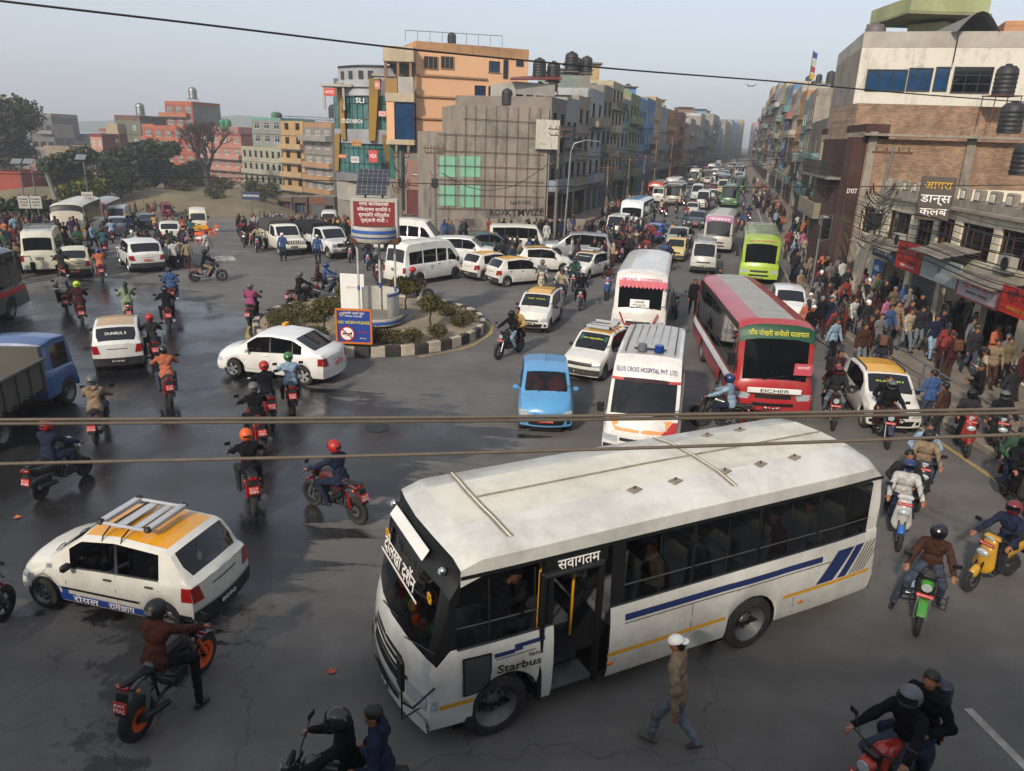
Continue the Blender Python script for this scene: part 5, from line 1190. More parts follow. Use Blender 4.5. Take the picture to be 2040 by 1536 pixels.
def bld(name,label,p0,p1,depth,H,nf,wall,cols=3,ww=1.1,wh=1.3,sill=.9,st='sash',fm='white',gl='glass',g0=3.0,ground='shops',band=None,balc=(),side='',sidem=None,par=.8,parm=None,z0=0.,group='houses along the street',slabs=True,shut='s#4b4f52',scol=None,skip=(),awn=False,cols_side=2,noroof=False,rail=False):
 p0=np.array(p0,float);p1=np.array(p1,float);W=float(np.linalg.norm(p1-p0));an=math.atan2(*(p1-p0)[::-1]);r=thing(name,label,'building',(p0[0],p0[1],z0),an,group)
 fh=(H-g0)/max(nf-1,1)if nf>1 else H;sidem=sidem or wall;band=band or wall;scol=scol or wall
 def floorz(i):return 0 if i==0 else g0+(i-1)*fh
 def openings(Wd,n,ww_,skipg=True):
  o=[]
  for f in range(nf):
   if f==0 and skipg:continue
   zf=floorz(f);h_=min(wh,fh-sill-.35)
   for c in range(n):
    if(f,c)in skip:continue
    cx=Wd*(c+.5)/n;w_=min(ww_,Wd/n-.25);o.append((cx-w_/2,cx+w_/2,zf+sill,zf+sill+h_,f,c))
  return o
 mb=MB();I4=np.eye(4);fo=openings(W,cols,ww);go=[]
 if ground=='shops':
  ng=max(1,int(W/3.2));go=[(W*k/ng+.2,W*(k+1)/ng-.2,.02,g0-.55)for k in range(ng)]
 wallface(mb,I4,W,0,H,[o[:4]for o in fo]+go,wall);faces=[(I4,fo)]
 TL=np.eye(4);TL[:3,0]=(0,-1,0);TL[:3,1]=(1,0,0);TL[:3,3]=(0,depth,0);TR=np.eye(4);TR[:3,0]=(0,1,0);TR[:3,1]=(-1,0,0);TR[:3,3]=(W,0,0)
 for s_,T in(('L',TL),('R',TR)):
  so_=openings(depth,cols_side,ww)if s_ in side else[];wallface(mb,T,depth,0,H,[o[:4]for o in so_],sidem);faces.append((T,so_))
 mb.quad((0,depth,0),(0,depth,H),(W,depth,H),(W,depth,0),sidem)
 if not noroof:mb.quad((0,0,H-.02),(W,0,H-.02),(W,depth,H-.02),(0,depth,H-.02),'concrete')
 mb.build('wall',r)
 for T,o_ in faces:
  for(a,b,c,d,f,k)in o_:
   ms=window_mesh(b-a,d-c,st,fm,gl);q=T@np.array([(a+b)/2,.1,(c+d)/2,1]);w_=link('window',ms[0],r,q[:3]);w_.rotation_euler=(0,0,math.atan2(T[1,0],T[0,0]));link('pane',ms[1],w_)
   if W<60 and math.hypot(p0[0],p0[1])<115:link('sill',ms[2],w_)
 if slabs:
  for f in range(1,nf):
   mb=MB();mb.box((W/2,-.08,floorz(f)),(W+.12,.2,.16),band,b=.02);mb.build('floor_band',r)
 if ground=='shops':
  for(a,b,c,d)in go:
   mb=MB();q=rnd.random()
   if q<.45:
    cc=rnd.choice(['s#4b4f52','s#2e5a4a','s#5c3430','s#3a4c6a'])if shut=='rand' else shut
    for k in range(12):mb.box(((a+b)/2,.12,c+(d-c)*(k+.5)/12),(b-a,.03,(d-c)/12-.02),cc)
    mb.build('roller_shutter',r)
   else:
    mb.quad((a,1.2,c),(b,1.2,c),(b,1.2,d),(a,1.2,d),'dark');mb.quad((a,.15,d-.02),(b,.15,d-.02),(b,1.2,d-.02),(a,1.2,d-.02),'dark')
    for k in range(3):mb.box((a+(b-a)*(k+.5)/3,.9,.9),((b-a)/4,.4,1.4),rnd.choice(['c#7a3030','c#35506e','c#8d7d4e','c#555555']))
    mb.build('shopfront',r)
 for(f,x0,x1,pr,bs)in balc:
  x0,x1=x0*W,x1*W;zf=floorz(f);mb=MB();mb.box(((x0+x1)/2,-pr/2,zf),(x1-x0,pr,.14),'concrete')
  if bs in('solid',)or bs.startswith('w#')or bs.startswith('p#'):
   mm=parm or wall if bs=='solid' else bs
   mb.box(((x0+x1)/2,-pr+.05,zf+.5),(x1-x0,.1,.86),mm,b=.02)
   for x in(x0+.05,x1-.05):mb.box((x,-pr/2,zf+.5),(.1,pr-.1,.86),mm)
  else:
   for z in(.5,.95):mb.tube([(x0,0,zf+z),(x0,-pr+.05,zf+z),(x1,-pr+.05,zf+z),(x1,0,zf+z)],.02,4,'dark')
   for x in np.arange(x0,x1+.01,.22):mb.box((x,-pr+.05,zf+.5),(.025,.025,.9),'dark')
  mb.build('balcony',r)
 if par:
  mb=MB();pm_=parm or wall
  if rail:
   for z in(.4,.8):mb.tube([(0,0,H+z),(W,0,H+z),(W,depth,H+z),(0,depth,H+z),(0,0,H+z)],.025,4,'dark')
   for x in np.linspace(0,W,int(W/.9)+2):mb.box((x,0,H+.4),(.04,.04,.8),'dark')
   mb.build('railing',r)
  else:
   for(c,d)in(((W/2,.06,H+par/2),(W,.12,par)),((.06,depth/2,H+par/2),(.12,depth-.25,par)),((W-.06,depth/2,H+par/2),(.12,depth-.25,par)),((W/2,depth-.06,H+par/2),(W,.12,par))):mb.box(c,d,pm_,b=.015)
   mb.build('parapet',r)
 r['_w']=W;return r
def E(px,Y,py=300):return(V(px,py,Y)[0],Y)
def top(px,py,Y):return V(px,py,Y)[1]
_tankm=[]
def tank(label,x,y,z,s=1.,c='tank',stand=0.,lying=False):
 t=thing('water_tank',label,'water tank',(x,y,z),0,'rooftop water tanks');mb=MB()
 R_=.55*s;prof=[(.001,0),(R_,0),(R_,.1*s)]
 for i in range(5):q=.12*s+i*.22*s;prof+=[(R_,q),(R_*1.04,q+.04*s),(R_*1.04,q+.1*s),(R_,q+.14*s)]
 prof+=[(R_*.98,1.3*s),(R_*.7,1.48*s),(R_*.3,1.52*s),(R_*.3,1.6*s),(.001,1.6*s)]
 mb.lathe(prof,(0,0,stand),'Z',18,c);mb.build('tank_body',t)
 if stand:
  m=MB()
  for i in(-1,1):
   for j in(-1,1):m.cyl((i*R_,j*R_,0),(i*R_,j*R_,stand),.035,n=5,m='rust')
  m.box((0,0,stand-.03),(R_*2.3,R_*2.3,.06),'concrete')
  for i in(-1,1):m.cyl((-R_,i*R_,.1),(R_,i*R_,stand-.1),.02,n=4,m='rust')
  m.build('tank_stand',t)
 return t
def board(label,c,w_,h,ang,bg,lines,tilt=0.,name='signboard',thick=.08,frm=None,z_rel=None,group=None):
 """flat sign facing -Y rotated by ang; lines = [(text, size, colour, dz, fit)]"""
 t=thing(name,label,'sign',c,ang,group);mb=MB();mb.box((0,0,0),(w_,thick,h),bg,b=.01)
 if frm:
  for z in(-h/2,h/2):mb.box((0,-.01,z),(w_+.06,thick+.04,.06),frm)
  for x in(-w_/2,w_/2):mb.box((x,-.01,0),(.06,thick+.04,h),frm)
 mb.build('sign_panel',t);m2=MB()
 for(s,sz,c_,dz,fit)in lines:m2.text(s,sz,c_,frame((0,-thick/2-.006,dz),(1,0,0),(0,0,1)),.003,fit=fit)
 if lines:m2.build('lettering',t)
 if tilt:t.rotation_euler=(tilt,0,ang)
 return t
def brickmat():
 m=bpy.data.materials.new('brick');m.use_nodes=True;n=m.node_tree;b=n.nodes['Principled BSDF'];b.inputs['Roughness'].default_value=.95;tc=n.nodes.new('ShaderNodeTexCoord');L=n.links.new
 mp=n.nodes.new('ShaderNodeMapping');mp.inputs['Rotation'].default_value=(math.pi/2,0,0);L(tc.outputs['Object'],mp.inputs['Vector'])
 br=n.nodes.new('ShaderNodeTexBrick');br.inputs['Scale'].default_value=1;br.inputs['Brick Width'].default_value=.25;br.inputs['Row Height'].default_value=.085;br.inputs['Mortar Size'].default_value=.012
 br.inputs['Color1'].default_value=(*lin('#a88868'),1);br.inputs['Color2'].default_value=(*lin('#8e6850'),1);br.inputs['Mortar'].default_value=(*lin('#84796b'),1);L(mp.outputs[0],br.inputs['Vector'])
 no=n.nodes.new('ShaderNodeTexNoise');no.inputs['Scale'].default_value=.8;no.inputs['Detail'].default_value=7;no.inputs['Roughness'].default_value=.75;L(tc.outputs['Object'],no.inputs['Vector'])
 r=n.nodes.new('ShaderNodeMapRange');r.inputs[1].default_value=.35;r.inputs[2].default_value=.68;r.inputs[3].default_value=1.15;r.inputs[4].default_value=.45;L(no.outputs['Fac'],r.inputs[0])
 s=n.nodes.new('ShaderNodeVectorMath');s.operation='SCALE';L(br.outputs['Color'],s.inputs[0]);L(r.outputs[0],s.inputs['Scale']);L(s.outputs[0],b.inputs['Base Color'])
 bp=n.nodes.new('ShaderNodeBump');bp.inputs['Distance'].default_value=.03;bp.inputs['Strength'].default_value=.8;L(br.outputs['Fac'],bp.inputs['Height']);bp.invert=True;L(bp.outputs[0],b.inputs['Normal']);_mats['brick']=m
brickmat()
def stainmat(name,base,dark,sc=.25,vert=True,k0=.45,k1=.7):
 """weathered plaster: vertical streaks and blotches of grime"""
 m=bpy.data.materials.new(name);m.use_nodes=True;n=m.node_tree;b=n.nodes['Principled BSDF'];b.inputs['Roughness'].default_value=.93;tc=n.nodes.new('ShaderNodeTexCoord');L=n.links.new
 mp=n.nodes.new('ShaderNodeMapping');mp.inputs['Scale'].default_value=(2.2,2.2,.35)if vert else(1,1,1);L(tc.outputs['Object'],mp.inputs['Vector'])
 fs=[]
 for s_,v in((sc*2.5,mp.outputs[0]),(sc*1.5,tc.outputs['Object']),(sc*14,tc.outputs['Object'])):
  q=n.nodes.new('ShaderNodeTexNoise');q.inputs['Scale'].default_value=s_;q.inputs['Detail'].default_value=7;q.inputs['Roughness'].default_value=.7;L(v,q.inputs['Vector']);fs.append(q.outputs['Fac'])
 a=n.nodes.new('ShaderNodeMath');a.operation='ADD';L(fs[0],a.inputs[0]);L(fs[1],a.inputs[1]);a2=n.nodes.new('ShaderNodeMath');a2.operation='MULTIPLY_ADD';L(fs[2],a2.inputs[0]);a2.inputs[1].default_value=.5;L(a.outputs[0],a2.inputs[2])
 r=n.nodes.new('ShaderNodeMapRange');r.inputs[1].default_value=k0+.75;r.inputs[2].default_value=k1+.85;L(a2.outputs[0],r.inputs[0])
 mx=n.nodes.new('ShaderNodeMix');mx.data_type='RGBA';L(r.outputs[0],mx.inputs[0]);mx.inputs[6].default_value=(*lin(base),1);mx.inputs[7].default_value=(*lin(dark),1);L(mx.outputs[2],b.inputs['Base Color']);_mats[name]=m
stainmat('greywall','#8f877b','#514c45',.22,True,.42,.72);stainmat('creamwall','#cdc4ac','#6f675a',.3,True,.5,.75);stainmat('whitewall','#c2bdb0','#6b665d',.25,True,.5,.8);stainmat('orangewall','#cfa27c','#a87349',.2,True,.62,.9);stainmat('weather','#8b8275','#5a544b',.3,True,.45,.7)
# left background, from left to right
def HY(y):return float(np.interp(y,(84,86,88,90,97,104,110,118,125,150,170),(118,124,130,136,155,172,187,195,200,225,240)))
def bb(name,label,pl,pr,ytop,Yl,Yr,depth,nf,wall,**k):
 Yl=HY(Yl);Yr=HY(Yr);k['z0']=hz(-40,Yl)-.3;depth*=1.5
 H=top((pl+pr)/2,ytop,(Yl+Yr)/2)-k.get('z0',0);return bld(name,label,E(pl,Yl),E(pr,Yr),depth,H,nf,wall,**k)
LG='houses behind the junction on the left'
bb('concrete_building','unfinished grey concrete building beside the huge tree, taller part',66,112,233,150,150,9,4,'w#6f6f6a',cols=3,ww=1.6,wh=1.5,fm='dark',group=LG,balc=((2,.4,1.05,1.2,'solid'),(3,.4,1.05,1.2,'solid'),(1,.4,1.05,1.2,'solid')),parm='w#8d8a80',par=1)
bb('concrete_building','unfinished grey concrete building with open floors, lower part',113,152,251,149,152,9,3,'w#5c5d5a',cols=2,ww=4,wh=2,sill=.4,fm='concrete',gl='dark',group=LG,par=.5)
bb('house','low beige house right of the unfinished concrete building',88,138,297,118,118,8,2,'w#98876f',cols=2,group=LG,ground='wall')
bb('house','low pale house with blue sheet roof behind the trees',140,178,302,125,125,8,2,'w#a38d78',cols=3,group=LG,ground='wall')
bb('house','small white roofed house on the skyline',156,178,272,170,170,8,3,'w#9a9590',cols=2,group=LG,ground='wall')
bb('house','narrow red and white house between the trees',183,206,273,112,110,7,4,'w#c08a70',cols=2,ww=.9,st='bars',group=LG,parm='w#7c2c26',sidem='w#7c2c26')
bb('house','cream and yellow house with white barred windows',217,240,253,115,114,7,4,'w#b3a17d',cols=2,st='bars',ww=1.4,group=LG,balc=((2,0,1,.8,'w#c9a04a'),(3,0,1,.8,'w#b5aa8c')))
bb('house','tall grey green house with brown roof and red window',236,286,240,117,115,8,5,'w#6d7163',cols=2,st='bars',group=LG,parm='w#6b4a3a',par=1.2)
bb('house','orange house with stepped floors, low left part',288,312,254,111,110,8,5,'w#a9593c',cols=1,st='bars',ww=1.6,group=LG,balc=tuple((f,0,1,.9,'w#b8623c')for f in(2,3,4)),parm='w#bd6a42')
bb('house','orange house with stepped floors, main body',310,388,258,109,107,9,5,'w#a5523a',cols=4,st='bars',ww=1.7,wh=1.5,group=LG,band='w#b8623c',balc=((4,0,.7,.9,'w#b8623c'),(1,0,1,.6,'w#b8623c')),parm='w#b8623c',side='R')
bb('house','orange house top storeys with grey side wall and tank',338,392,209,112,110,7,7,'w#a5523a',cols=3,st='bars',ww=1.6,wh=1.5,group=LG,sidem='w#8b8a86',balc=((6,-.15,.85,1.1,'w#c06a38'),),parm='w#b8623c')
bb('house','pink house with open balconies beside the bare tree',402,482,270,104,101,9,5,'w#b07565',cols=4,st='bars',ww=1.4,group=LG,balc=tuple((f,0,1,1.0,'w#c08476')for f in(1,2,3)),parm='w#8e4238',par=.5)
bb('house','low pink roof house carrying the green tank',425,478,256,106,104,6,6,'w#a8766a',cols=2,group=LG,par=.4)
bb('house','pale green house with white window columns',481,560,296,97,94,10,4,'w#a6a48b',cols=7,st='plain',fm='white',ww=1.05,wh=1.7,sill=.6,group=LG,band='w#b9b69f',balc=((1,0,1,.5,'w#b0ad98'),(2,0,1,.5,'w#b0ad98')),par=.3)
bb('house','upper floors over the pale green house under turquoise roof',505,563,240,99,97,6,6,'w#8a9088',cols=3,ww=1.5,group=LG,parm='w#5fa79a',par=.5)
bb('house','yellow house with railing roof and old balconies',563,606,241,92,90.5,10,6,'w#c29a5e',cols=2,st='sash',fm='wood',ww=1.2,group=LG,balc=tuple((f,0,1,.9,'w#c0a070')for f in(1,2,3,4)),rail=True,band='w#b59a70')
bb('house','grey house with white lattice windows beside the glass block',607,662,254,90.5,88,10,6,'w#8d8880',cols=3,st='bars',ww=1.7,wh=1.6,group=LG,balc=((5,0,1,1.2,'w#9a9892'),(1,0,1,.8,'solid'),(2,0,1,.8,'solid'),(3,0,1,.8,'solid')),parm='w#b58a5e')
for(px,py,Yd,s,c,stn,lb)in((377,208,108,1.1,'steel',1.6,'silver water tank on a stand on the orange house'),(271,233,115,1.2,'steel',.8,'silver grey water tank on the brown roofed house'),(436,256,104,.9,'s#2a6a48',.2,'green water tank on the pink house roof, left'),(446,256,104,.9,'s#2a6a48',.2,'green water tank on the pink house roof, right'),(540,240,97,.8,'s#2a6a48',.1,'green water tank above the turquoise roof'),(548,241,97,.8,'tank',.1,'black water tank above the turquoise roof'),(657,240,89,.9,'tank',.8,'black water tank beside the rooftop shrub')):
 Yd=HY(Yd);x,z=V(px,py,Yd);tank(lb,x,Yd+2.5,z-.3,s*1.5,c,stn)
bb('low_house','low red painted house behind the waiting crowd',-20,34,352,85,85,6,1,'w#a63a26',cols=2,g0=3,group=LG,ground='wall',skip=())
bb('low_house','small shop with beige walls behind the left buses',60,120,365,90,90,5,1,'w#9c8468',cols=2,g0=3,group=LG,ground='shops')
bb('green_shed','green metal shed below the pale green house',521,546,381,90,90,3,1,'s#2f5a35',cols=1,g0=3,group=LG,ground='wall',par=0)
for k,(a,b)in enumerate(((546,575),(578,606),(610,640),(640,662))):
 bb('market_stall','market stall with sheet awning under the old houses',a,b,392,86-k*.7,86-k*.7,2.5,1,['w#6b5a48','w#5a4a3c','w#7a4a30','w#5c5650'][k],cols=1,g0=2.6,group='market stalls',ground='shops',par=0)
fc=['#b07a5c','#a89a80','#9a5a48','#b8a88c','#8f8a80','#c08a6a','#a06a58','#b3b0a4']
for k in range(19):
 px=52+k*30;yt=[300,292,286,292,280,262,275,268,280,262,270,255,268,262,258,270,262,266,255][k]
 bb('house','%s house filling the skyline behind the left row'%['terracotta','sand','brick red','cream','grey','salmon','rust','pale'][k%8],px,px+26+k%3*5,yt,160,160,8,5,'w'+fc[k%8],cols=3,ww=1.5,wh=1.5,st='bars',group='filler houses',balc=((2,0,1,.8,'w'+fc[(k+3)%8]),(3,0,1,.8,'w'+fc[(k+3)%8]))if k%2 else(),parm='w'+fc[(k+5)%8])
mb=MB();mb.box((V(415,380,150)[0],150,V(415,380,150)[1]),(24,.3,2.6),'weather');tag(mb.build('park_wall'),'long low grey wall at the top of the dirt slope','wall')
# curved glass office block
def glassblock():
 Yc=82.;xl,xr=V(668,300,85)[0],V(790,300,81)[0];r=thing('glass_office_building','curved green glass office block with yellow fins and consultancy lettering','building',(0,0,0));W=xr-xl;cx=(xl+xr)/2-.5
 Hh=top(730,132,82);zmid=top(730,272,82);ztop_g=top(730,192,82);zlow=top(730,345,82)
 def curve(t,bulge=2.2):x=xl+W*t;return np.array([x,85-4*t-bulge*math.sin(math.pi*t),0])
 def wall(name,z0,z1,m,bulge=2.2,t0=0,t1=1,n=16,off=0,step=None):
  mb=MB();g=[[curve(t,bulge)+np.array([0,-off,z])for z in np.linspace(z0,z1,2 if not step else int((z1-z0)/step)+2)]for t in np.linspace(t0,t1,n+1)];mb.grid(g,m,True);return mb.build(name,r)
 wall('stone_base',-5,zlow-3.0,'w#8d877d',1.2);wall('lower_band',zlow-.9,zlow+.0,'w#7c8086',2.3)
 wall('lower_front',zlow-3.0,zlow-.9,'w#aaa69c',1.6)
 wall('curtain_wall',zlow,zmid-.7,'glassgreen',2.1);wall('middle_band',zmid-.7,zmid+.7,'w#a2a7ad',2.5);wall('curtain_wall',zmid+.7,ztop_g,'glassgreen',2.1,.0,1);wall('upper_band',ztop_g,ztop_g+1.5,'w#b0b5ba',2.5,.1,.8);wall('penthouse',ztop_g+1.5,Hh,'w#a9aeb4',1.6,.12,.98)
 mb=MB();mb.grid([[curve(t,1.7)+np.array([0,-.1,z])for z in(Hh-.12,Hh+.05)]for t in np.linspace(.12,.98,17)],'black');mb.grid([[curve(t,2.6)+np.array([0,-.02,z])for z in(ztop_g+.7,ztop_g+.82)]for t in np.linspace(.1,.8,17)],'black');mb.build('roof_edge',r)
 mb=MB()
 for z0,z1,b_ in((zlow,zmid-.7,2.15),(zmid+.7,ztop_g,2.15)):
  for t in np.linspace(.03,.97,12):p=curve(t,b_);mb.box((p[0],p[1],(z0+z1)/2),(.05,.05,z1-z0),'dark')
  for z in np.arange(z0+1,z1,1.5):mb.tube([curve(t,b_)+np.array([0,0,z])for t in np.linspace(0,1,14)],.03,4,'dark')
 mb.build('mullions',r)
 for(t0,t1,z0,z1,s0,s1)in((.12,.27,zmid-.4,ztop_g+1.2,.12,.03),(.62,.80,zmid-.4,ztop_g+1.6,.06,.14),(-.04,.14,zlow,zmid+.2,.10,-.02),(.80,1.02,zlow,zmid+.2,.08,.2)):
  mb=MB();g=[]
  for z in np.linspace(z0,z1,9):
   u=(z-z0)/(z1-z0);c=(t0+t1)/2;wd=.045+.02*u;sh=s0*0;lean=(-.05 if c<.5 else.05)*(u-.5)*(-1 if z1<zmid+1 else 1);g.append([curve(c+lean-wd,2.7)+np.array([0,-.25,z]),curve(c+lean+wd,2.7)+np.array([0,-.25,z])])
  mb.grid(g,'w#a3812c',False);g2=[[q[0],q[0]+np.array([.1,.8,0])]for q in g];mb.grid(g2,'w#6e5a25',False);g2=[[q[1],q[1]+np.array([.1,.8,0])]for q in g];mb.grid(g2,'w#6e5a25',False);mb.build('yellow_fin',r)
 for t,z in((.22,ztop_g+1.6),(.36,ztop_g+1.6),(.52,ztop_g+1.6),(.66,ztop_g+1.6)):
  p=curve(t,1.72);mb=MB();mb.box((p[0],p[1],z+.4),(.5,.08,.8),'black');mb.build('window',r)
 mb=MB()
 for s_,t0,z,sz in(('STUDYABROAD',.40,ztop_g-2.5,.6),('SLI',.52,ztop_g-.5,.7)):
  p=curve(t0,2.3);mb.text(s_,sz,'white',frame((p[0],p[1]-.2,z),(1,-.22,0),(0,0,1)),.03,fit=2.7 if len(s_)>4 else.9)
 mb.build('lettering',r)
 b2=MB();b2.box((cx,90,(Hh-1)/2),(W-1,9,Hh-1),'w#7c8086');b2.box((cx,90,Hh-.3),(W-2,8,.3),'concrete');b2.build('rear_block',r)
 for px,py in((655,170),(757,150)):
  x,z=V(px,py,81.5);mb=MB();mb.box((x+.9,82,z),(3.2,2.6,.25),'w#b5b0a5')
  for dx in(-.4,1.6):mb.box((x+dx,81,z-1.2),(.22,.22,2.3),'w#b5b0a5')
  mb.build('roof_canopy',r)
 return r
glassblock()
for(px,py,w_,h,bg,txt,fc,lb)in((659,184,1.9,1.2,'s#b33a2c','WITEC','white','red signboard on the top left of the glass office block'),(750,170,1.5,1.3,'s#b86a58','ACCESS','white','pale red signboard on the top right of the glass office block'),(763,227,1.2,.8,'s#c8a0a0','GED','platered','white board with red letters on the right glass wing'),(745,311,1.5,1.9,'s#b53a34','VISA','white','blue and red poster on the glass wall'),(684,311,1.3,.6,'s#b5622c','SALE','white','small orange poster on the green glass wall'),(709,318,1.4,1.0,'s#b9b7b0','STUDY','dark','small white poster in the middle of the glass wall'),(712,285,1.6,.9,'s#a87a3a','IELTS','s#6a2a5a','yellow and purple poster on the glass wall')):
 x,z=V(px,py,79.0 if px not in(659,763,750)else 80.3);w_*=.62;h*=.62;board(lb,(x,78.6 if px not in(659,763,750)else 79.9,z),w_,h,-.1,bg,[(txt,h*.5,fc,0,w_*.8)],group='posters and signs on the glass block')
 # orange building
oH=top(830,103,80);oP0=np.array(E(830,80.));oP1=np.array(E(1047,84.5));
ob=bld('orange_building','tall pale orange five storey block with blue windows',oP0,oP1,12,oH,6,'orangewall',cols=8,ww=1.25,wh=1.75,sill=1.0,st='grid',fm='dark',gl='glassblue',g0=3.4,ground='wall',par=1.0,parm='w#c7935f',sidem='w#b99d78',group='large blocks at the junction',balc=(),skip={(f,c)for f in range(0,7)for c in range(8)}-{(5,5),(4,5),(4,4),(3,4)},slabs=False)
Wd=float(np.linalg.norm(oP1-oP0))
def onorange(px,py,w_,h,st,fm,gl,nm='window'):
 x,z=V(px,py,80+(px-830)/217*4.5);u=(x-oP0[0])/(oP1[0]-oP0[0])*Wd;ms=window_mesh(w_,h,st,fm,gl);q=link(nm,ms[0],ob,(u,-.07,z));link('pane',ms[1],q)
for a in((858,125,1.5,1.2,'wide','w#b08a66','dark'),(891,125,1.4,1.2,'wide','w#b08a66','dark'),(1035,127,.8,.5,'plain','dark','dark'),(1007,138,.5,1.8,'grid','dark','glassblue')):onorange(*a)
for k,py in enumerate((150,192,236,280,320)):
 mb=MB();z=V(850,py,80.4)[1];L2=Wd*(.55 if k else.62);mb.box((L2/2,-.1,z),(L2,.22,.2),'w#b98c60',b=.03);mb.build('ledge',ob)
pr=thing('porch_block','cream terrace wing with columns on the left of the orange block','building',(*oP0,0),0,'large blocks at the junction');an=math.atan2(3.2,-4.2)
mb=MB();zr=top(800,95,80)
def PB(x0,x1,y0,y1,z0,z1,m,b=.02):mb.box(((x0+x1)/2,(y0+y1)/2,(z0+z1)/2),(x1-x0,y1-y0,z1-z0),m,b=b)
zt_,z1_,z2_,z3_,z4_=zr,top(800,135,80),top(800,187,80),top(800,200,80),top(800,282,80)
PB(-4.2,-.02,-1.5,6,zt_-1.4,zt_,'w#c4b292');mb.build('roof_slab',pr);mb=MB()
PB(-4.0,-.02,-1.5,6,z3_-.2,z2_,'w#c4b292');PB(-4.0,-.02,-1.5,6,z4_-.3,z4_+.2,'w#c4b292');mb.build('floor_slab',pr);mb=MB()
for x in(-3.9,-2.2,-.5):
 mb.box((x,-1.2,(z2_+zt_-1.4)/2),(.35,.35,zt_-1.4-z2_),'w#9a6e50')
for x in(-2.6,-.9):mb.box((x,-1.2,z4_/2),(.35,.35,z4_),'w#9a8060')
mb.build('column',pr);pr.scale=(.72,1,1);mb=MB();PB(-3.9,-.02,0,6,3.2,z4_-.3,'glassgreen');PB(-2.8,-.1,-1.2,0,z4_+.2,z3_-.2,'glassblue');mb.build('curtain_wall',pr);mb=MB();PB(-3.9,-2.8,-1.4,5.8,z4_+.2,z3_-.2,'orangewall');PB(-3.9,-.1,1.2,6,z2_,zt_-1.4,'w#7e8a86');PB(-3.9,-2.3,-1.45,-1.3,z2_,z2_+1.3,'w#b08440');PB(-2.2,-.1,-1.45,-1.3,z2_,z2_+1.5,'w#b5b3ac');PB(-3.9,-.02,-.2,6,0,3.2,'w#8a8278');mb.build('wall',pr)
x,z=V(900,85,84);tank('small black roof tank on the orange block',x,84,z-.6,.8,'tank',.3)
mb=MB();zz=oH+1.9
rl=thing('roof_railing','thin pipe railing along the roof of the orange block','railing',(0,0,0))
mb.tube([(oP0[0]-1,79.9,oH+1.9),(oP0[0]+8.5,81.8,oH+1.9)],.03,4,'steel')
for t in np.linspace(0,1,9):mb.cyl((oP0[0]-1+9.5*t,79.9+1.9*t,oH+.9),(oP0[0]-1+9.5*t,79.9+1.9*t,oH+1.9),.025,n=4,m='steel')
mb.build('rail',rl)
bl0=bld('low_shop','low shop with brown roller shutter and pink pillars',E(806,76),E(868,74.5),5,5.2,2,'w#9a7468',cols=1,ww=2,wh=.1,g0=3.0,ground='shops',shut='s#5a2c28',par=.7,group='large blocks at the junction',parm='concrete')
# grey concrete firewall block
gp0,gp1=np.array((-7.3,65.6)),np.array((2.45,68.4));gW=float(np.linalg.norm(gp1-gp0));gH=top(1000,210,67)
gb=bld('grey_concrete_building','stained grey concrete block with mint green patches and rebar grid',gp0+(gp1-gp0)*.235,gp1,9,gH,3,'greywall',cols=1,ww=.1,wh=.1,skip={(f,0)for f in range(4)},ground='wall',g0=3.5,par=0,slabs=False,group='large blocks at the junction',side='',sidem='weather')
g2=bld('grey_concrete_building','lower left step of the stained grey concrete block',gp0,gp0+(gp1-gp0)*.235,8.9,top(890,262,66),2,'greywall',cols=1,ww=.1,wh=.1,skip={(1,0)},ground='wall',g0=3.5,par=0,slabs=False,group='large blocks at the junction')
def gbx(px,py):
 Yd=65.6+(px-868)/217*2.8;x,z=V(px,py,Yd);return(x-gp0[0])/(gp1[0]-gp0[0])*gW,z
an_g=math.atan2(*(gp1-gp0)[::-1])
gz=thing('wall_grid','rusty reinforcement grid of thin rods over the grey wall','scaffold',(*gp0,0),an_g)
for px in(885,906,925,944,964,984,1005,1026,1047,1068):
 u,_=gbx(px,400);mb=MB();mb.cyl((u,-.12,1.6),(u,-.12,(top(890,262,66)if px<920 else gH)-.05),.022,n=5,m='rust');mb.build('rod',gz)
for py in(236,268,301,330,358,388,415):
 u,z=gbx(925,py);u0=gbx(870,py)[0]if py>262 else gbx(922,py)[0];mb=MB();mb.cyl((u0,-.13,z),(gbx(1083,py)[0],-.13,z-.1),.025,n=5,m='rust');mb.build('rod',gz)
mint=M('mint','#7fb89a',.9,var=.18,scale=.6,dirt=.15)
for k,(a,b,c,d)in enumerate(((876,910,311,352),(917,957,311,352),(876,910,370,410),(917,957,368,413))):
 u0,z1=gbx(a,c);u1,_=gbx(b,c);_,z0=gbx(a,d);mb=MB();mb.box(((u0+u1)/2,-.015,(z0+z1)/2),(u1-u0,.03,z1-z0),mint);o_=mb.build('painted_panel',gb if False else None,(*gp0,0),an_g);tag(o_,'mint green painted panel on the grey wall, %s'%['upper left','upper right','lower left','lower right'][k],'wall panel','mint green panels')
mb=MB();u0,z1=gbx(1072,238);u1,z0=gbx(1114,298);mb.box(((u0+u1)/2-.2,-.25,(z0+z1)/2),(u1-u0,.3,z1-z0),'whitewall');tag(mb.build('painted_panel',None,(*gp0,0),an_g),'blank white metal hoarding at the top right of the grey wall','hoarding')
mb=MB()
for s_,px,py,sz in(('NARVOE',1037,404,.5),('KTMVIZE',1045,424,.9),('ROX',992,424,.7)):
 u,z=gbx(px,py);mb.text(s_,sz,'dark',frame((u,-.02,z),(1,0,.03),(0,0,1)),.004)
tag(mb.build('graffiti',None,(*gp0,0),an_g),'dark scrawled graffiti at the foot of the grey wall','graffiti')
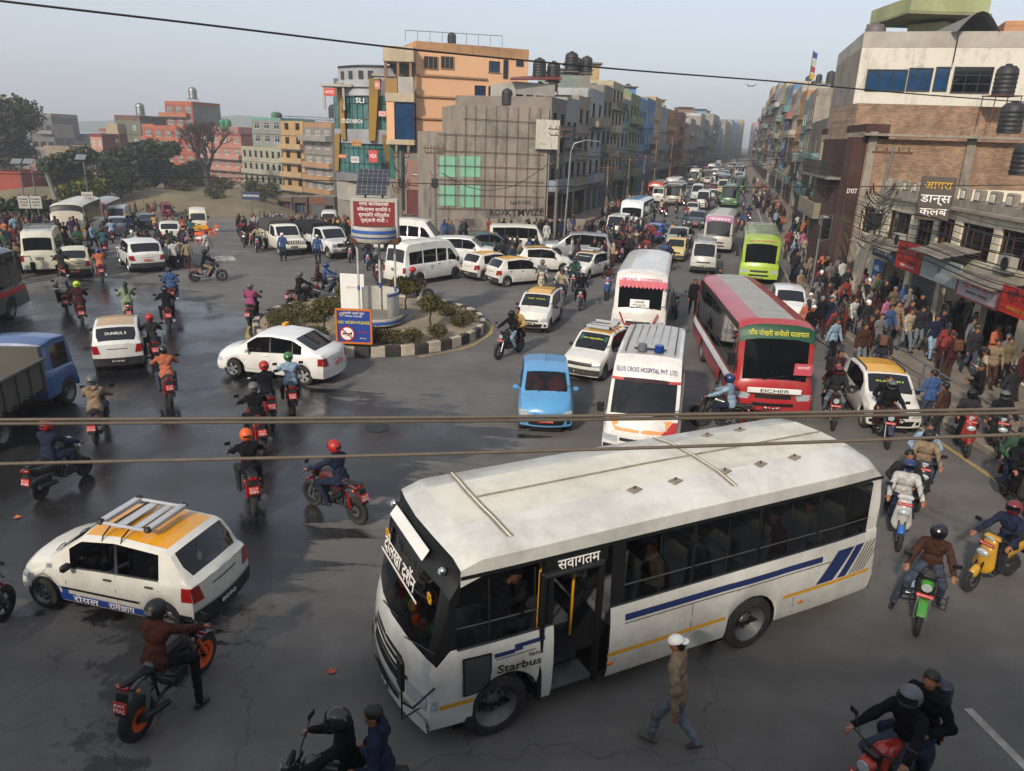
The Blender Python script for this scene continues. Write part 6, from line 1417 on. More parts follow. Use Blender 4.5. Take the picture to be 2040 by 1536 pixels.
mb=MB();mb.box((gW/2+1,-2.4,.5),(gW+4,.3,1.0),'weather',b=.03);mb.box((-3,-1.2,.4),(4,2.2,.8),'concrete',b=.03);tag(mb.build('boundary_wall',None,(*gp0,0),an_g),'low weathered boundary wall in front of the grey block','wall')
rh=bld('roof_house','white rooftop house with red tin roof behind the grey wall',E(1022,72),E(1100,74),5,top(1060,165,73),4,'w#b5b0a6',cols=4,ww=.8,wh=1.2,fm='dark',ground='wall',par=0,group='large blocks at the junction',slabs=False)
mb=MB();zt3=top(1060,160,73);a=E(1012,71);b=E(1112,74);mb.add([(a[0],71,zt3-.1),(b[0],74,zt3+.3),(b[0],79,zt3+1.1),(a[0],77,zt3+.5),(a[0],71,zt3-.2),(b[0],74,zt3+.2),(b[0],79,zt3+1.0),(a[0],77,zt3+.4)],[(0,1,2,3),(7,6,5,4),(0,4,5,1),(1,5,6,2),(2,6,7,3),(3,7,4,0)],M('tinred','#6e2c22',.6,var=.3));mb.build('tin_roof',rh);rh.children[-1].matrix_parent_inverse=rh.matrix_basis.inverted()if False else Matrix.Identity(4)
o_=[c for c in rh.children if c.name.startswith('tin_roof')][0];o_.parent=rh;bpy.context.view_layer.update();o_.matrix_parent_inverse=rh.matrix_world.inverted()
for(px,py,Yd,s,stn,c,lb)in((1010,205,70,.85,0,'tank','large black tank standing on the grey concrete block'),(1074,152,75,1.1,.2,'tank','black rooftop tank, leftmost of the row above the red roof'),(1102,158,76,1.1,.1,'tank','squat black rooftop tank beside potted plants'),(1138,140,78,1.15,.2,'tank','black tank on the pale blue rooftop box'),(1168,143,79,1.0,.2,'tank','black tank right of the pale blue rooftop box'),(1152,143,80,.9,.2,'tank','small black tank between two bigger ones')):
 x,z=V(px,py,Yd);tank(lb,x,Yd,z-.15-stn,s,c,stn)
 # rows along the street
cl_=['#9fa6ae','#c09a84','#8d8a80','#7fa3c4','#c49a58','#a2a5a0','#c8ba98','#5f8fc0','#c07a5e','#a8998a','#8aa098','#cfae78','#a0725c','#b4b8ba','#8c9a72']
nm_=dict(zip(cl_,['grey','dusty pink','dark grey','pale blue','ochre','light grey','cream','blue','terracotta','taupe','grey green','tan','brown','bluish grey','olive']))
def lineL(Yd):return np.interp(Yd,[q[1]for q in BLD_L],[q[0]for q in BLD_L])
def lineR(Yd):return np.interp(Yd,[q[1]for q in BLD_R],[q[0]for q in BLD_R])
topsL=[(1085,212),(1100,215),(1150,208),(1178,215),(1196,195),(1222,182),(1250,210),(1280,210),(1312,222),(1340,232),(1380,238),(1400,240),(1440,255),(1475,280),(1500,290)]
Yd=68.6;k=0;Ls=[]
while Yd<382:
 wd=[5.2,4.6,5.4,6.4,5.0,7,6,8,7,9,8,10,10,12,12,14,14,16,16,20,20][min(k,20)];Y2=Yd+wd
 a=(lineL(Yd)+.02,Yd);b=(lineL(Y2)+.02,Y2);pxm=PIX((a[0]+b[0])/2,(Yd+Y2)/2,10)[0];yt=np.interp(pxm,[t[0]for t in topsL],[t[1]for t in topsL])+rnd.choice((-14,-6,0,7,14))
 H=max(9,top(pxm,yt,(Yd+Y2)/2));nf=max(3,round(H/3.1));c=cl_[(k*4+1)%15]if k else '#8a8178'
 if k==0:H=gH
 bal=tuple((f,rnd.choice((0,.1)),rnd.choice((.6,1,1)),rnd.choice((.7,1.0)),rnd.choice(['solid','rail','w#8fa3b5','w#a09684']))for f in range(1,nf)if rnd.random()<.6)
 Ls.append(bld('street_house','%s %d-storey house on the left side of the street'%(nm_.get(c,'brown grey'),nf),a,b,9,H,nf,'w'+c,cols=2 if wd<7 else 3,ww=1.3,wh=1.5,st=rnd.choice(['sash','bars','wide']),fm=rnd.choice(['white','dark','wood']),g0=3.2,shut='rand',balc=bal,par=rnd.choice((.5,.9)),group='houses on the left side of the street',sidem='weather'))
 if k and rnd.random()<.8:
  q=(a[0]-4,(Yd+Y2)/2+1);
  if Yd<200:tank('rooftop water tank on a street house',q[0]+1.5,q[1],H,rnd.choice((.9,1.1)),rnd.choice(['tank','tank','s#2a6a48']),rnd.choice((.6,1.4)))
 if k and rnd.random()<.6:
  hh=MB();hh.box((-3.6+a[0],Yd+wd*.5,H+1.2),(4,wd*.5,2.4),'w'+rnd.choice(cl_));hh.box((-3.6+a[0],Yd+wd*.5,H+2.5),(4.6,wd*.6,.15),'concrete');tag(hh.build('stair_house'),'small rooftop room on a street house','roof room','rooftop rooms')
 Yd=Y2;k+=1
topsR=[(1490,292),(1505,262),(1515,215),(1530,180),(1545,178),(1562,185),(1585,200),(1640,200),(1700,205)]
Yd=57.;k=0
while Yd<382:
 wd=[14,17,9,6,8,9,9,10,12,12,14,14,16,18,20,20][min(k,15)];Y2=Yd+wd
 b=(lineR(Yd)-.02,Yd);a=(lineR(Y2)-.02,Y2);pxm=PIX((a[0]+b[0])/2,(Yd+Y2)/2,10)[0];yt=np.interp(pxm,[t[0]for t in topsR],[t[1]for t in topsR])+rnd.choice((-12,-5,0,6,12))
 H=max(9,top(pxm,yt,(Yd+Y2)/2));c=['#a79f86','#7d7768','#8a8178','#6f9a98','#c08a50','#b9b4a4','#a5705e'][k]if k<7 else cl_[(k*7+3)%15]
 if k<3:H=(8.2,9.5,top(1630,192,89))[k]
 nf=max(3,round(H/3.1))
 bal=tuple((f,0,1,1.0,rnd.choice(['solid','rail','w#6f9a98','w#a09684']))for f in range(1,nf)if rnd.random()<.6)
 nmx={'#a79f86':'cream','#7d7768':'drab','#8a8178':'weathered grey','#6f9a98':'teal','#c08a50':'orange','#b9b4a4':'off-white'}.get(c)or nm_.get(c,'grey')
 bld('street_house','%s %d-storey house on the right side of the street'%(nmx,nf),a,b,9,H,nf,'w'+c if k!=2 else 'weather',cols=2 if wd<8 else 3,ww=1.3,wh=1.5,st=rnd.choice(['sash','bars']),fm=rnd.choice(['white','dark','wood']),shut='rand',balc=bal,par=.8,group='houses on the right side of the street',sidem='greywall' if k==2 else 'weather')
 if Yd<160:
  tank('rooftop water tank on a right side street house',a[0]+3,Yd+wd/2,H,rnd.choice((.9,1.1)),'tank',rnd.choice((.6,1.4)))
 Yd=Y2;k+=1
for k in range(10):
 s_=k%2;Y0=384+(k//2)*80;xl_=102+(Y0-390)*.308;xr_=116+(Y0-390)*.279+4;H_=(19,17,22,18,24,20,26,24,30,28)[k];c_='w'+cl_[(k*4+2)%15]
 a,b=((xl_,Y0),(xl_+24,Y0+79))if not s_ else((xr_+22,Y0+79),(xr_,Y0))
 bld('street_house','hazy row of flats far down the %s side of the street'%('right' if s_ else 'left'),a,b,12,H_,5,c_,cols=9,ww=3,wh=2,fm='dark',group='far rows of the street',sidem=c_,ground='wall')
for k,(px,w_,h_,c)in enumerate(()):
 x=V(px,300,420)[0];bld('street_house','distant %s house closing the street'%['grey','pale','dark'][k],(x-w_/2,420+k*6),(x+w_/2,420+k*6),8,h_,4,'w'+c,cols=4,group='houses at the end of the street')
 # right foreground buildings
sA,sB=np.array(BLD_R[3])+np.array([-.05,0]),np.array((15.9,8.))
sH=5.85;sd0=sB-sA;sL=float(np.linalg.norm(sd0));an_s=math.atan2(*sd0[::-1])
sb=thing('shop_building','long low cream shop building with battlement parapet','building',(*sA,0),an_s);mb=MB()
def su(px,py):
 d=Fw+Rt*(px-1020)/FPX-Up*(py-768)/FPX;n_=np.array([sd0[1],-sd0[0],0])/sL;t=((np.array([*sA,CH])-np.array([0,0,CH]))@n_)/(d@n_);p=d*t+np.array([0,0,CH]);return float((p[:2]-sA)@sd0/sL),float(p[2])
wins=[(1722,410,1757,478),(1775,418,1812,482),(1832,426,1856,498),(1873,432,1897,505),(1918,442,1975,520),(1998,452,2060,540)]
ops=[]
for(a,b,c,d)in wins:
 u0,z1=su(a,b);u1,_=su(c,(b+d)/2);u0b,z0=su((a+c)/2,d);ops.append((u0,max(u1,u0+.7),max(3.35,z0),min(5.0,z1)))
ops.append((sL-7.5,sL-5.6,3.5,5.0));ops.append((sL-4,sL-2,3.5,5.0))
doors=[(2.2,4.4),(4.9,7.6),(8.0,11.0),(11.5,14.0),(14.6,18.6),(19.2,22.5),(23,27)]
ops2=[(a,b,.16,2.75)for a,b in doors]
wallface(mb,np.eye(4),sL,0,sH-.5,ops+ops2,'creamwall',.25)
mb.quad((0,0,0),(0,0,sH),(0,12,sH),(0,12,0),'creamwall');mb.quad((sL,0,0),(sL,12,0),(sL,12,sH),(sL,0,sH),'creamwall');mb.quad((0,0,sH-.55),(sL,0,sH-.55),(sL,12,sH-.55),(0,12,sH-.55),'concrete');mb.build('wall',sb)
for(a,b,c,d)in ops:
 ms=window_mesh(b-a,d-c,'sash' if b-a<1.3 else 'wide','wood','glass');q=link('window',ms[0],sb,((a+b)/2,.12,(c+d)/2));link('pane',ms[1],q)
mb=MB();mb.box((sL/2,-.12,sH-.45),(sL,.3,.14),'weather',b=.02);mb.box((sL/2,.06,sH-.25),(sL,.2,.35),'greywall',b=.02);mb.build('cornice',sb)
mb=MB();u=.3
while u<sL:mb.box((u,.06,sH+.15),(.62,.22,.48),'weather',b=.05);mb.box((u,-.06,sH+.12),(.3,.06,.3),'whitewall',b=.03);u+=1.15
mb.build('battlement',sb)
for k,(a,b)in enumerate(doors):
 mb=MB()
 if k in(1,4,5):
  for j in range(16):mb.box(((a+b)/2,.16,.2+2.5*(j+.5)/16),(b-a,.03,2.5/16-.02),['','s#55585a','','',M('shutter_green','#124a36',.5,var=.15),'s#4a4d50'][k])
  mb.build('roller_shutter',sb)
 else:
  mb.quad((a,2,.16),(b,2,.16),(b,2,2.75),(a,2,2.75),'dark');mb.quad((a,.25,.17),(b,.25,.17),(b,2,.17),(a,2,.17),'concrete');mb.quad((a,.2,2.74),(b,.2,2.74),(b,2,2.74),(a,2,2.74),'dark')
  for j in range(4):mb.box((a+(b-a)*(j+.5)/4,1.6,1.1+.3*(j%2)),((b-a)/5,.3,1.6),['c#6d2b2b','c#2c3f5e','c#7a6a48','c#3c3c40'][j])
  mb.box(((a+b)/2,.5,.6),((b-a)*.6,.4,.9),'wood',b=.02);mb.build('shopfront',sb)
def shopsign(label,u0,u1,z0,z1,out,bg,lines,frm=None,tilt=.0):
 nrm2=np.array([sd0[1],-sd0[0]])/sL;c=sA+sd0/sL*(u0+u1)/2+nrm2*out;return board(label,(c[0],c[1],(z0+z1)/2),u1-u0,z1-z0,an_s,bg,lines,tilt,frm=frm,group='shop signs on the low cream building')
y_='s#c79a1e'
shopsign('blue and white shop sign at the far end of the low building',2.0,4.6,2.65,3.15,.7,'s#1f3550',[('SUNITA IMPEX',.3,'white',0,2.2)])
shopsign('blue shop poster panel with white writing beside the doorway',1.6,2.6,.6,2.4,.4,'s#2a5f9a',[('सिम',.3,'white',.5,.6),('रिचार्ज',.25,'white',0,.7),('फोटो',.2,'white',-.5,.6)])
shopsign('red shop sign with dark raised letters',5.0,7.6,2.55,3.75,.75,'s#b02a26',[('श्रीसागर',.5,'dark',.2,2.1),('RESTAURANT',.2,'dark',-.22,2.0),('फोन ४४८२१',.14,'platetext',-.42,1.4)])
shopsign('plain pale grey sign panel with small black mark',7.9,11.2,2.6,3.55,.85,'s#93a0a0',[('D',.3,'dark',0,.2)])
shopsign('pale pink framed sign with small red writing',11.3,14.2,2.5,3.2,.9,'s#a79ba0',[('न्यू माया स्टोर',.24,'platered',.15,2.2),('कपडा पसल',.14,'dark',-.12,1.5)],'s#7a3c44')
shopsign('long red sign with dark letters over the green shutter',14.5,19.4,2.55,3.45,1.0,'s#b82a22',[('श्री जी भारती ज्वेलर्स',.42,'dark',.16,4.2),('SHREE JI BHARATI JEWELLERS',.17,y_,-.25,4.0)])
shopsign('yellow lettered red sign at the right frame edge',19.8,23,2.5,3.4,.9,'s#7c2420',[('फेन्सी पसल',.35,y_,0,2.6)])
for k,(u0,u1,z,pr_)in enumerate(((1.6,4.8,3.45,1.1),(7.6,10.6,4.0,1.5),(11.0,14.4,3.5,1.3),(-.4,1.4,3.4,1.2))):
 mb=MB();P=[[((u0+(u1-u0)*i/24),-pr_*t,z-.35*t+.02*(i%2))for t in(0,.5,1)]for i in range(25)];mb.grid(P,M('tin','#8b8478',.7,var=.3,scale=2,dirt=.7),False);mb.build('awning',sb)
hs_=thing('hanging_sign','dark vertical hanging sign with yellow and white writing','sign',(0,0,0));u,z=su(1900,415);nrm2=np.array([sd0[1],-sd0[0]])/sL;c=sA+sd0/sL*u+nrm2*.8;hs_.location=(c[0],c[1],z+.35);hs_.rotation_euler=(0,0,-.42)
mb=MB();mb.box((0,0,0),(1.25,.22,1.75),'s#4a423a',b=.03);mb.build('sign_panel',hs_);m2=MB();m2.text('आगरा',.42,y_,frame((0,-.13,.52),(1,0,0),(0,0,1)),.003,fit=1.0);m2.text('डान्स',.45,'platetext',frame((0,-.13,.0),(1,0,0),(0,0,1)),.003,fit=1.1);m2.text('क्लब',.4,'platetext',frame((0,-.13,-.52),(1,0,0),(0,0,1)),.003,fit=1.0);m2.build('lettering',hs_)
for(px,py,lb)in((1802,478,'outdoor air conditioner beside the second shop window'),(2022,525,'outdoor air conditioner at the right frame edge'),(1650,440,'outdoor air conditioner on the brown corner building')):
 u,z=su(px,py);c=sA+sd0/sL*u+nrm2*.25;t=thing('air_conditioner',lb,'air conditioner',(c[0],c[1],z),an_s,'outdoor air conditioners');mb=MB();mb.box((0,0,0),(.85,.3,.58),'w#a8a59c',b=.03);mb.lathe([(.2,0),(.22,-.02),(.24,0)],(.12,-.16,0),'Y',16,'dark');mb.build('casing',t)
 m2=MB();m2.lathe([(.001,0),(.2,0)],(.12,-.155,0),'Y',16,'black');m2.build('fan',t)
bx0=V(1727,300,42)[0]
br_=bld('brick_building','building with raw brick side wall and concrete columns behind the shops',(bx0-.1,41.9),(bx0+11.5,40.4),9,8.15,3,'brick',cols=1,ww=.1,wh=.1,skip={(f,0)for f in range(4)},ground='wall',par=0,slabs=False,group='buildings behind the low shops',sidem='w#4a3230')
for u_,w_ in((.25,.4),(5.2,.42),(10.6,.45)):mb=MB();mb.box((u_,-.05,4.3),(w_,.2,8.4),'weather',b=.01);mb.build('column',br_)
mb=MB();mb.box((5.8,-.2,8.35),(12.4,.9,.12),'weather',R=None);mb.build('roof_edge',br_)
mb=MB();P=[[(11.0+2.2*i/30,-.1+.03*(i%2),z_)for z_ in(5.0,8.0)]for i in range(31)];mb.grid(P,M('tinblue','#9aa0a0',.5,.3,var=.2,dirt=.3),False);mb.build('tin_sheet',br_)
bw=bld('brick_wall_building','upper brick terrace wall behind the raw brick building',(V(1706,230,46)[0],46),(bx0+11.5,45),5,top(1850,210,46),2,'brick',cols=1,ww=.1,wh=.1,skip={(1,0)},ground='wall',par=0,slabs=False,group='buildings behind the low shops',sidem='brick')
cx1=bx0-.15;cb=bld('corner_building','brown and cream three storey building with balconies facing the street',(V(1640,250,56)[0],56),(cx1-.05,42.1),1.2,8.5,3,'w#a89d84',cols=6,ww=1.2,wh=1.6,sill=.8,st='bars',fm='w#b0a88c',g0=3.3,par=.4,parm='w#4a2f2c',group='buildings behind the low shops',balc=((2,0,.75,1.0,'rail'),(1,.0,.5,.9,'w#9a8f78')),sidem='w#4a2f2c')
mb=MB();mb.box((cx1-.35,42.3,4.4),(.7,.9,7.6),'w#4a2f2c',b=.03);mb.text('DSST',.35,'platetext',frame((cx1-.35,41.83,5.4),(1,0,0),(0,0,1)),.003,fit=.55);tag(mb.build('sign_pillar'),'dark brown sign pillar with pale capital letters','sign')
wy=50.;wx0=V(1700,200,wy)[0];wl=bld('white_building','white stained building with blue ribbon window above the brick wall',(wx0,wy),(V(2120,200,wy-3)[0],wy-3),12,top(1850,95,wy-1),4,'whitewall',cols=1,ww=.1,wh=.1,skip={(f,0)for f in range(4)},ground='wall',par=.9,parm='w#b8b2a6',slabs=False,group='buildings behind the low shops',sidem='weather')
def onwhite(name,pa,pb,pc,pd,gl,st,fm):
 wwx=V(2120,200,wy-3)[0]-wx0;Wl=math.hypot(wwx,3);f=lambda px:wy-3*(px-1700)/420;x0,z1=V(pa,pb,f(pa));x1,z1b=V(pc,pb,f(pc));_,z0=V((pa+pc)/2,pd,f((pa+pc)/2));w_=x1-x0;ms=window_mesh(w_,z1-z0,st,fm,gl);q=link(name,ms[0],wl,(((x0+x1)/2-wx0)/wwx*Wl,-.06,(z0+(z1+z1b)/2)/2));link('pane',ms[1],q)
onwhite('ribbon_window',1728,138,1812,182,'glassblue','wide','dark');onwhite('ribbon_window',1812,135,1862,182,'glassblue','wide','dark');onwhite('ribbon_window',1866,133,1896,182,'glassblue','plain','dark');onwhite('window',1902,133,1984,186,'glass','grid','dark')
for k_,(px,py,Yd,s,st_,lb)in enumerate(((1997,190,44,1.0,.0,'black water tank on a frame against the white wall'),(2008,266,41,1.0,.0,'black water tank on the brick building roof'),(2034,350,30,.8,.0,'blue grey tank at the right frame edge'),(1735,115,56,1.2,.3,'brown water tank behind the blue tin roof'))):
 x,z=V(px,py,Yd);tank(lb,x,Yd,z-.0,s,'tank' if k_!=3 else M('tankbrown','#5a5350',.6),st_)
fr_=thing('tank_frame','thin steel frame carrying the tank against the white wall','frame',(V(1997,190,44)[0],44,V(1997,190,44)[1]));mb=MB()
for i in(-1,1):
 for j in(-1,1):mb.cyl((i*.7,j*.6,-1.6),(i*.7,j*.6,0),.03,n=4,m='rust')
mb.box((0,0,-.04),(1.5,1.3,.05),'rust');mb.build('frame',fr_)
gr_=bld('green_house','pale green stone faced house rising behind the white building',(V(1800,100,58)[0],58),(V(1872,100,56)[0],56),7,top(1830,45,57),6,'w#a9b07c',cols=1,ww=.1,wh=.1,skip={(f,0)for f in range(7)},ground='wall',par=.0,slabs=False,group='buildings behind the low shops')
mb=MB();x0,z0=V(1778,62,57);x1,z1=V(1955,20,56);mb.box(((x0+x1)/2,58,z1+.1),(x1-x0,6,.9),'w#a9b07c',b=.03);mb.box(((x0+x1)/2,58,z1-.45),(x1-x0+.3,6.3,.15),'w#8d9468');o_=mb.build('roof_terrace');tag(o_,'overhanging pale green roof terrace with pipe railing','terrace')
mb=MB()
for z_ in(.5,1.0):mb.tube([(x0,55.2,z1+.5+z_),(x1,55.2,z1+.5+z_)],.025,4,'steel')
for x in np.linspace(x0,x1,8):mb.cyl((x,55.2,z1+.5),(x,55.2,z1+1.5),.025,n=4,m='steel')
mb.box(((x0+x1)/2-1.5,57,z1+2.4),(1.8,1.4,.12),'dark')
for i in(-.8,.8):mb.cyl(((x0+x1)/2-1.5+i,56.6,z1+.5),((x0+x1)/2-1.5+i,56.6,z1+2.4),.04,n=4,m='rust')
tag(mb.build('roof_railing'),'pipe railing and small stand on the pale green terrace','railing')
bld('green_house','lower pale green terrace house behind the blue tin roof',(V(1765,100,60)[0],60),(V(1800,100,59)[0],59),6,top(1780,105,60),4,'w#a9b07c',cols=1,ww=.8,ground='wall',par=.7,group='buildings behind the low shops')
bld('orange_house','orange rendered house at the top right corner',(V(2000,60,54)[0],54),(V(2100,60,53)[0],53),7,top(2020,52,54),5,'w#cf9360',cols=2,ground='wall',par=.3,group='buildings behind the low shops')
mb=MB();x0,z0=V(1740,128,54);x1,z1=V(1766,108,54);mb.add([(x0-1,53,z0-.6),(x1+.3,53,z1+.1),(x1+.3,56,z1+.1),(x0-1,56,z0-.6),(x0-1,53,z0-2),(x1+.3,53,z0-2),(x1+.3,56,z0-2),(x0-1,56,z0-2)],[(0,1,2,3),(0,4,5,1),(1,5,6,2),(2,6,7,3),(3,7,4,0)],'s#2a56a0');tag(mb.build('tin_shed'),'blue sloping tin roofed shed on the roof','shed')
mb=MB();x0,z0=V(1870,78,50);x1,_=V(1990,78,48);xm=(x0+x1)/2
mb.grid([[(x0+(x1-x0)*i/8,48+j,z0+.2+1.1*math.sin(math.pi*i/8)*(1-.1*j))for j in range(5)]for i in range(9)],M('canopy_grey','#6d6c68',.8,var=.2));
for x in(x0+.2,x1-.2):mb.cyl((x,48.2,z0-1.5),(x,48.2,z0+.3),.04,n=5,m='dark')
tag(mb.build('roof_canopy'),'grey tensile canopy on the white building roof','canopy')
bld('rear_block','plain block behind the viewpoint shading the near road',(34,-16),(-60,-16),14,17,6,'w#8a857c',cols=6,group='block behind the viewpoint')  # out-of-view block, added and sized so its shadow darkens the foreground
# placement helpers
CN={'black':'#15151a','charcoal':'#2b2c30','navy':'#1b2540','blue':'#24508c','light blue':'#7d9cb8','red':'#8c1f1f','maroon':'#481620','pink':'#b0557a','orange':'#c05a20','yellow':'#b98f2a','white':'#b5b3ae','cream':'#a89878','beige':'#8a7355','brown':'#4a2c1c','grey':'#6a6a6c','green':'#2c5238','light green':'#7d9468','teal':'#1f5f60','denim':'#39475c','magenta':'#9c2468','khaki':'#6e6244','purple':'#43305a','grey denim':'#66707a','copper':'#4d2114'}
LM=[]
def ahead(vp,toward=False):
 """heading along the ray to the horizon at photo column vp"""
 a=math.pi/2-math.atan2(vp-1020,FPX);return a+(math.pi if toward else 0)
def axle(f,r,z=0.):
 f=np.array(G(*f,z));r=np.array(G(*r,z));return(f+r)/2,math.atan2(*(f-r)[::-1])
def reg(o,short):LM.append((short,o.location.x,o.location.y));o.location.z=hz(o.location.x,o.location.y);return o
def frontat(px,py,ang,L,z=0.):
 p=G(px,py,z);return(p[0]-math.cos(ang)*L/2,p[1]-math.sin(ang)*L/2,0)
def rearat(px,py,ang,L):p=G(px,py);return(p[0]+math.cos(ang)*L/2,p[1]+math.sin(ang)*L/2,0)
# the near white bus
A_,B_=np.array(G(995,1462)),np.array(G(1492,1302));B_=B_+nrm([B_[1]-A_[1],A_[0]-B_[0]])*-.11;hd=(A_-B_)/np.linalg.norm(A_-B_);hang=math.atan2(hd[1],hd[0]);lf_=np.array([-hd[1],hd[0]]);cpos=A_-hd*2.9-lf_*1.205
hb,hs2=bus('white minibus with navy stripe, yellow line and open door in the foreground',M('buspaint','#cfcec6',.32,var=.1,scale=1.5,coat=.3,dirt=.5),(*cpos,0),hang,L=8.0,W=2.5,H=2.84,bz=1.55,roofc=M('busroof','#d2cebf',.55,var=.12,scale=1.2,dirt=.55),lowfront=1.32,axles=(-1.36,2.9),sides=[(-3.7,-2.55),(-2.49,-1.34),(-1.28,-.13),(-.07,1.12),(2.36,2.66),(2.72,3.62)],open_=(1.46,2.28,1),glass='glassclear',plt='बा ३ ख',name='minibus')
reg(hb,'the near white minibus');hb.scale=(1.02,1,1);W2=1.25
def side(name,items,sg=1,par=None):
 mb=MB()
 for it in items:hs2.patch_side(mb,*it[:5],sg,it[5]if len(it)>5 else.007,None,*(it[6:8]if len(it)>7 else(None,None)))
 return mb.build(name,par or hb)
nv='s#1d2c5a';yl='s#c9921a'
for sg in(1,-1):
 side('navy_stripe',[(-2.7,1.1,1.26,1.36,nv),(-2.9,1.1,1.21,1.225,'black')],sg)
 for q in[(-3.9,-1.95,.78,.84,yl),(-.8,1.35,.74,.80,yl),(3.4,3.88,.70,.76,yl)]:side('yellow_line',[q],sg)
 mb=MB()
 for(xa,xb,xc,c_)in[(-3.0,-2.62,.42,nv),(-3.3,-3.1,.36,nv)]+[(-3.42-.08*i,-3.39-.08*i,.34,'s#4a453c')for i in range(5)]:
  P=[[np.array(hs2.pos(x-xc*t,(hs2.sy(x-xc*t,.86+.52*t)+.010)*sg,.86+.52*t))for x in(xb,(xa+xb)/2,xa)]for t in np.linspace(0,1,4)];mb.grid(P,c_)
 mb.build('swoosh',hb)
side('navy_stripe',[(2.36,2.72,1.34,1.40,nv),(2.7,2.82,1.3,1.40,nv),(2.82,3.12,1.28,1.34,nv),(2.5,3.1,1.245,1.257,'black')])
side('gutter',[(-3.9,3.55,2.46,2.515,'black')]);side('panel_joint',[(x,x+.012,.45,1.2,'black',.004)for x in(-.15,1.35,-1.0)]+[(-2.2,-2.19,.45,.75,'black',.004)])
mb=MB();x=2.5;z=1.08;T=frame(hs2.pos(x+.25,hs2.sy(x,z)+.02,z),(-1,0,-.06),(0,0,1));mb.text('Starbus',.17,'black',T,.002,fit=.62);T=frame(hs2.pos(x+.02,hs2.sy(x,z)+.02,z+.11),(-1,0,-.06),(0,0,1));mb.text('TATA',.07,'black',T,.002,fit=.2);mb.build('lettering',hb)
mb=MB();z=2.37;T=frame(hs2.pos(1.87,hs2.sy(1.87,z)+.03,z),(-1,0,0),(0,-.1,1));mb.box(hs2.pos(1.87,hs2.sy(1.87,z)-.0,z),(.9,.03,.2),'black');mb.text('स्वागतम',.2,'platetext',T,.002,fit=.62);mb.build('door_header',hb)
mb=MB()
for x in(1.44,2.30):mb.box((x,W2-.05,1.35),(.07,.1,1.95),'black',b=.015)
mb.box((1.87,W2-.06,2.27),(.9,.14,.07),'dark',b=.02);mb.build('door_frame',hb)
mb=MB();stp=M('stepgrey','#63666a',.5,.2,var=.3,scale=5,dirt=.5)
mb.box((1.87,1.0,.45),(.8,.36,.05),stp);mb.box((1.87,.62,.62),(.8,.3,.34),stp);mb.box((1.87,.2,.75),(.8,.6,.5),stp);mb.build('entrance_steps',hb)
for x in(1.6,2.12):mb=MB();mb.cyl((x,.78,.8),(x,.8,2.2),.02,n=8,m='yellow');mb.build('grab_pole',hb)
mb=MB();mb.tube([(1.6,.78,1.5),(1.6,.2,1.5),(1.6,-.4,1.5)],.018,6,'steel');mb.build('grab_pole',hb)
fl=MB();fl.box((-.1,0,.86),(7.4,2.1,.06),'dark');fl.box((-3.88,0,1.5),(.04,2.0,1.2),'dark');fl.build('floor',hb)
for i in range(6):
 for y in(-.62,.62):
  x=-3.3+i*.8
  mb=MB();mb.box((x,y,1.4),(.1,.8,.85),M('busseat','#55575d',.8,var=.3),b=.04,R=rotm(-.12,'Y'));mb.box((x+.22,y,1.08),(.42,.8,.12),'busseat',b=.04);mb.box((x-.05,y,1.87),(.1,.7,.16),'s#77736c',b=.03);mb.build('seat',hb)
mb=MB();mb.box((3.45,0,1.1),(.5,1.9,.35),'plastic',b=.1);mb.lathe([(.2,0),(.225,.02),(.25,0),(.225,-.02),(.2,0)],(3.15,-.6,1.35),'X',16,'black');mb.box((2.9,.55,1.2),(.5,.6,.5),'busseat',b=.06);mb.build('dashboard',hb)
for k in range(9):
 mb=MB();c=['yellow','orange','redlens','s#3c6a3a'][k%4];q=hs2.fx(-.85+.2*k,1.36+.05*math.sin(k*2.1),1);mb.ell((q[0]-.3,q[1],q[2]),(.07,.09,.09),8,c);mb.build('flower_garland',hb)
mb=MB();z=2.15;p=np.array(hs2.fx(0,z,1));q=np.array(hs2.fx(0,z+.1,1));T=frame(p+np.array([.035,0,.0]),(0,1,0),q-p);mb.text('दोलखा दशॅन',.28,'platetext',T,.002,fit=1.25)
Ux=nrm(q-p);mb.box(p-Ux*.16+np.array([.02,0,0]),(.01,1.45,.03),'platetext');mb.build('windscreen_lettering',hb)
for y in(-.86,.86):
 mb=MB();p=np.array(hs2.fx(y,2.12,1))
 for a in range(7):mb.ell(p+np.array([.02,.05*math.cos(a*.9),.06*math.sin(a*.9)]),(.012,.03,.03),6,yl)
 mb.build('flower_emblem',hb)
mb=MB();p=np.array(hs2.pos(3.62,0,2.62));mb.box(p+np.array([.03,0,-.03]),(.16,1.3,.02),'white',R=rotm(.9,'Y'),b=.008);mb.build('header_strip',hb)
for y in(-.95,.95):mb=MB();p=np.array(hs2.pos(3.66,y,2.52));mb.ell(p,(.05,.06,.06),10,'chrome');mb.ell(p+np.array([.03,0,0]),(.03,.04,.04),8,'lens');mb.build('marker_lamp',hb)
for k in range(3):endpart(hb,hs2,'grille_slat',-.55-.08*k,.55+.08*k,1.06-.1*k,1.11-.1*k,'black',1)
mb=MB()
def rz_(x,y):r=hs2.ring(x)[5:];return float(np.interp(abs(y),[q[0]for q in r][::-1],[q[1]for q in r][::-1]))
sm=M('roofseam','#8a8272',.8,var=.4,scale=6)
for x in(2.75,-.9):
 g_=[[hs2.pos(x+d,y,rz_(x,y)+.012)for y in np.linspace(-.98,.98,17)]for d in(-.05,.05)];mb.grid(g_,sm)
 mb.tube([hs2.pos(x,y,rz_(x,y)+.016)for y in np.linspace(-1.0,1.0,17)],.012,5,'busroof')
mb.tube([hs2.pos(x,.0,rz_(x,0)+.014)for x in np.linspace(2.7,-3.6,20)],.014,5,sm);mb.build('roof_seam',hb)
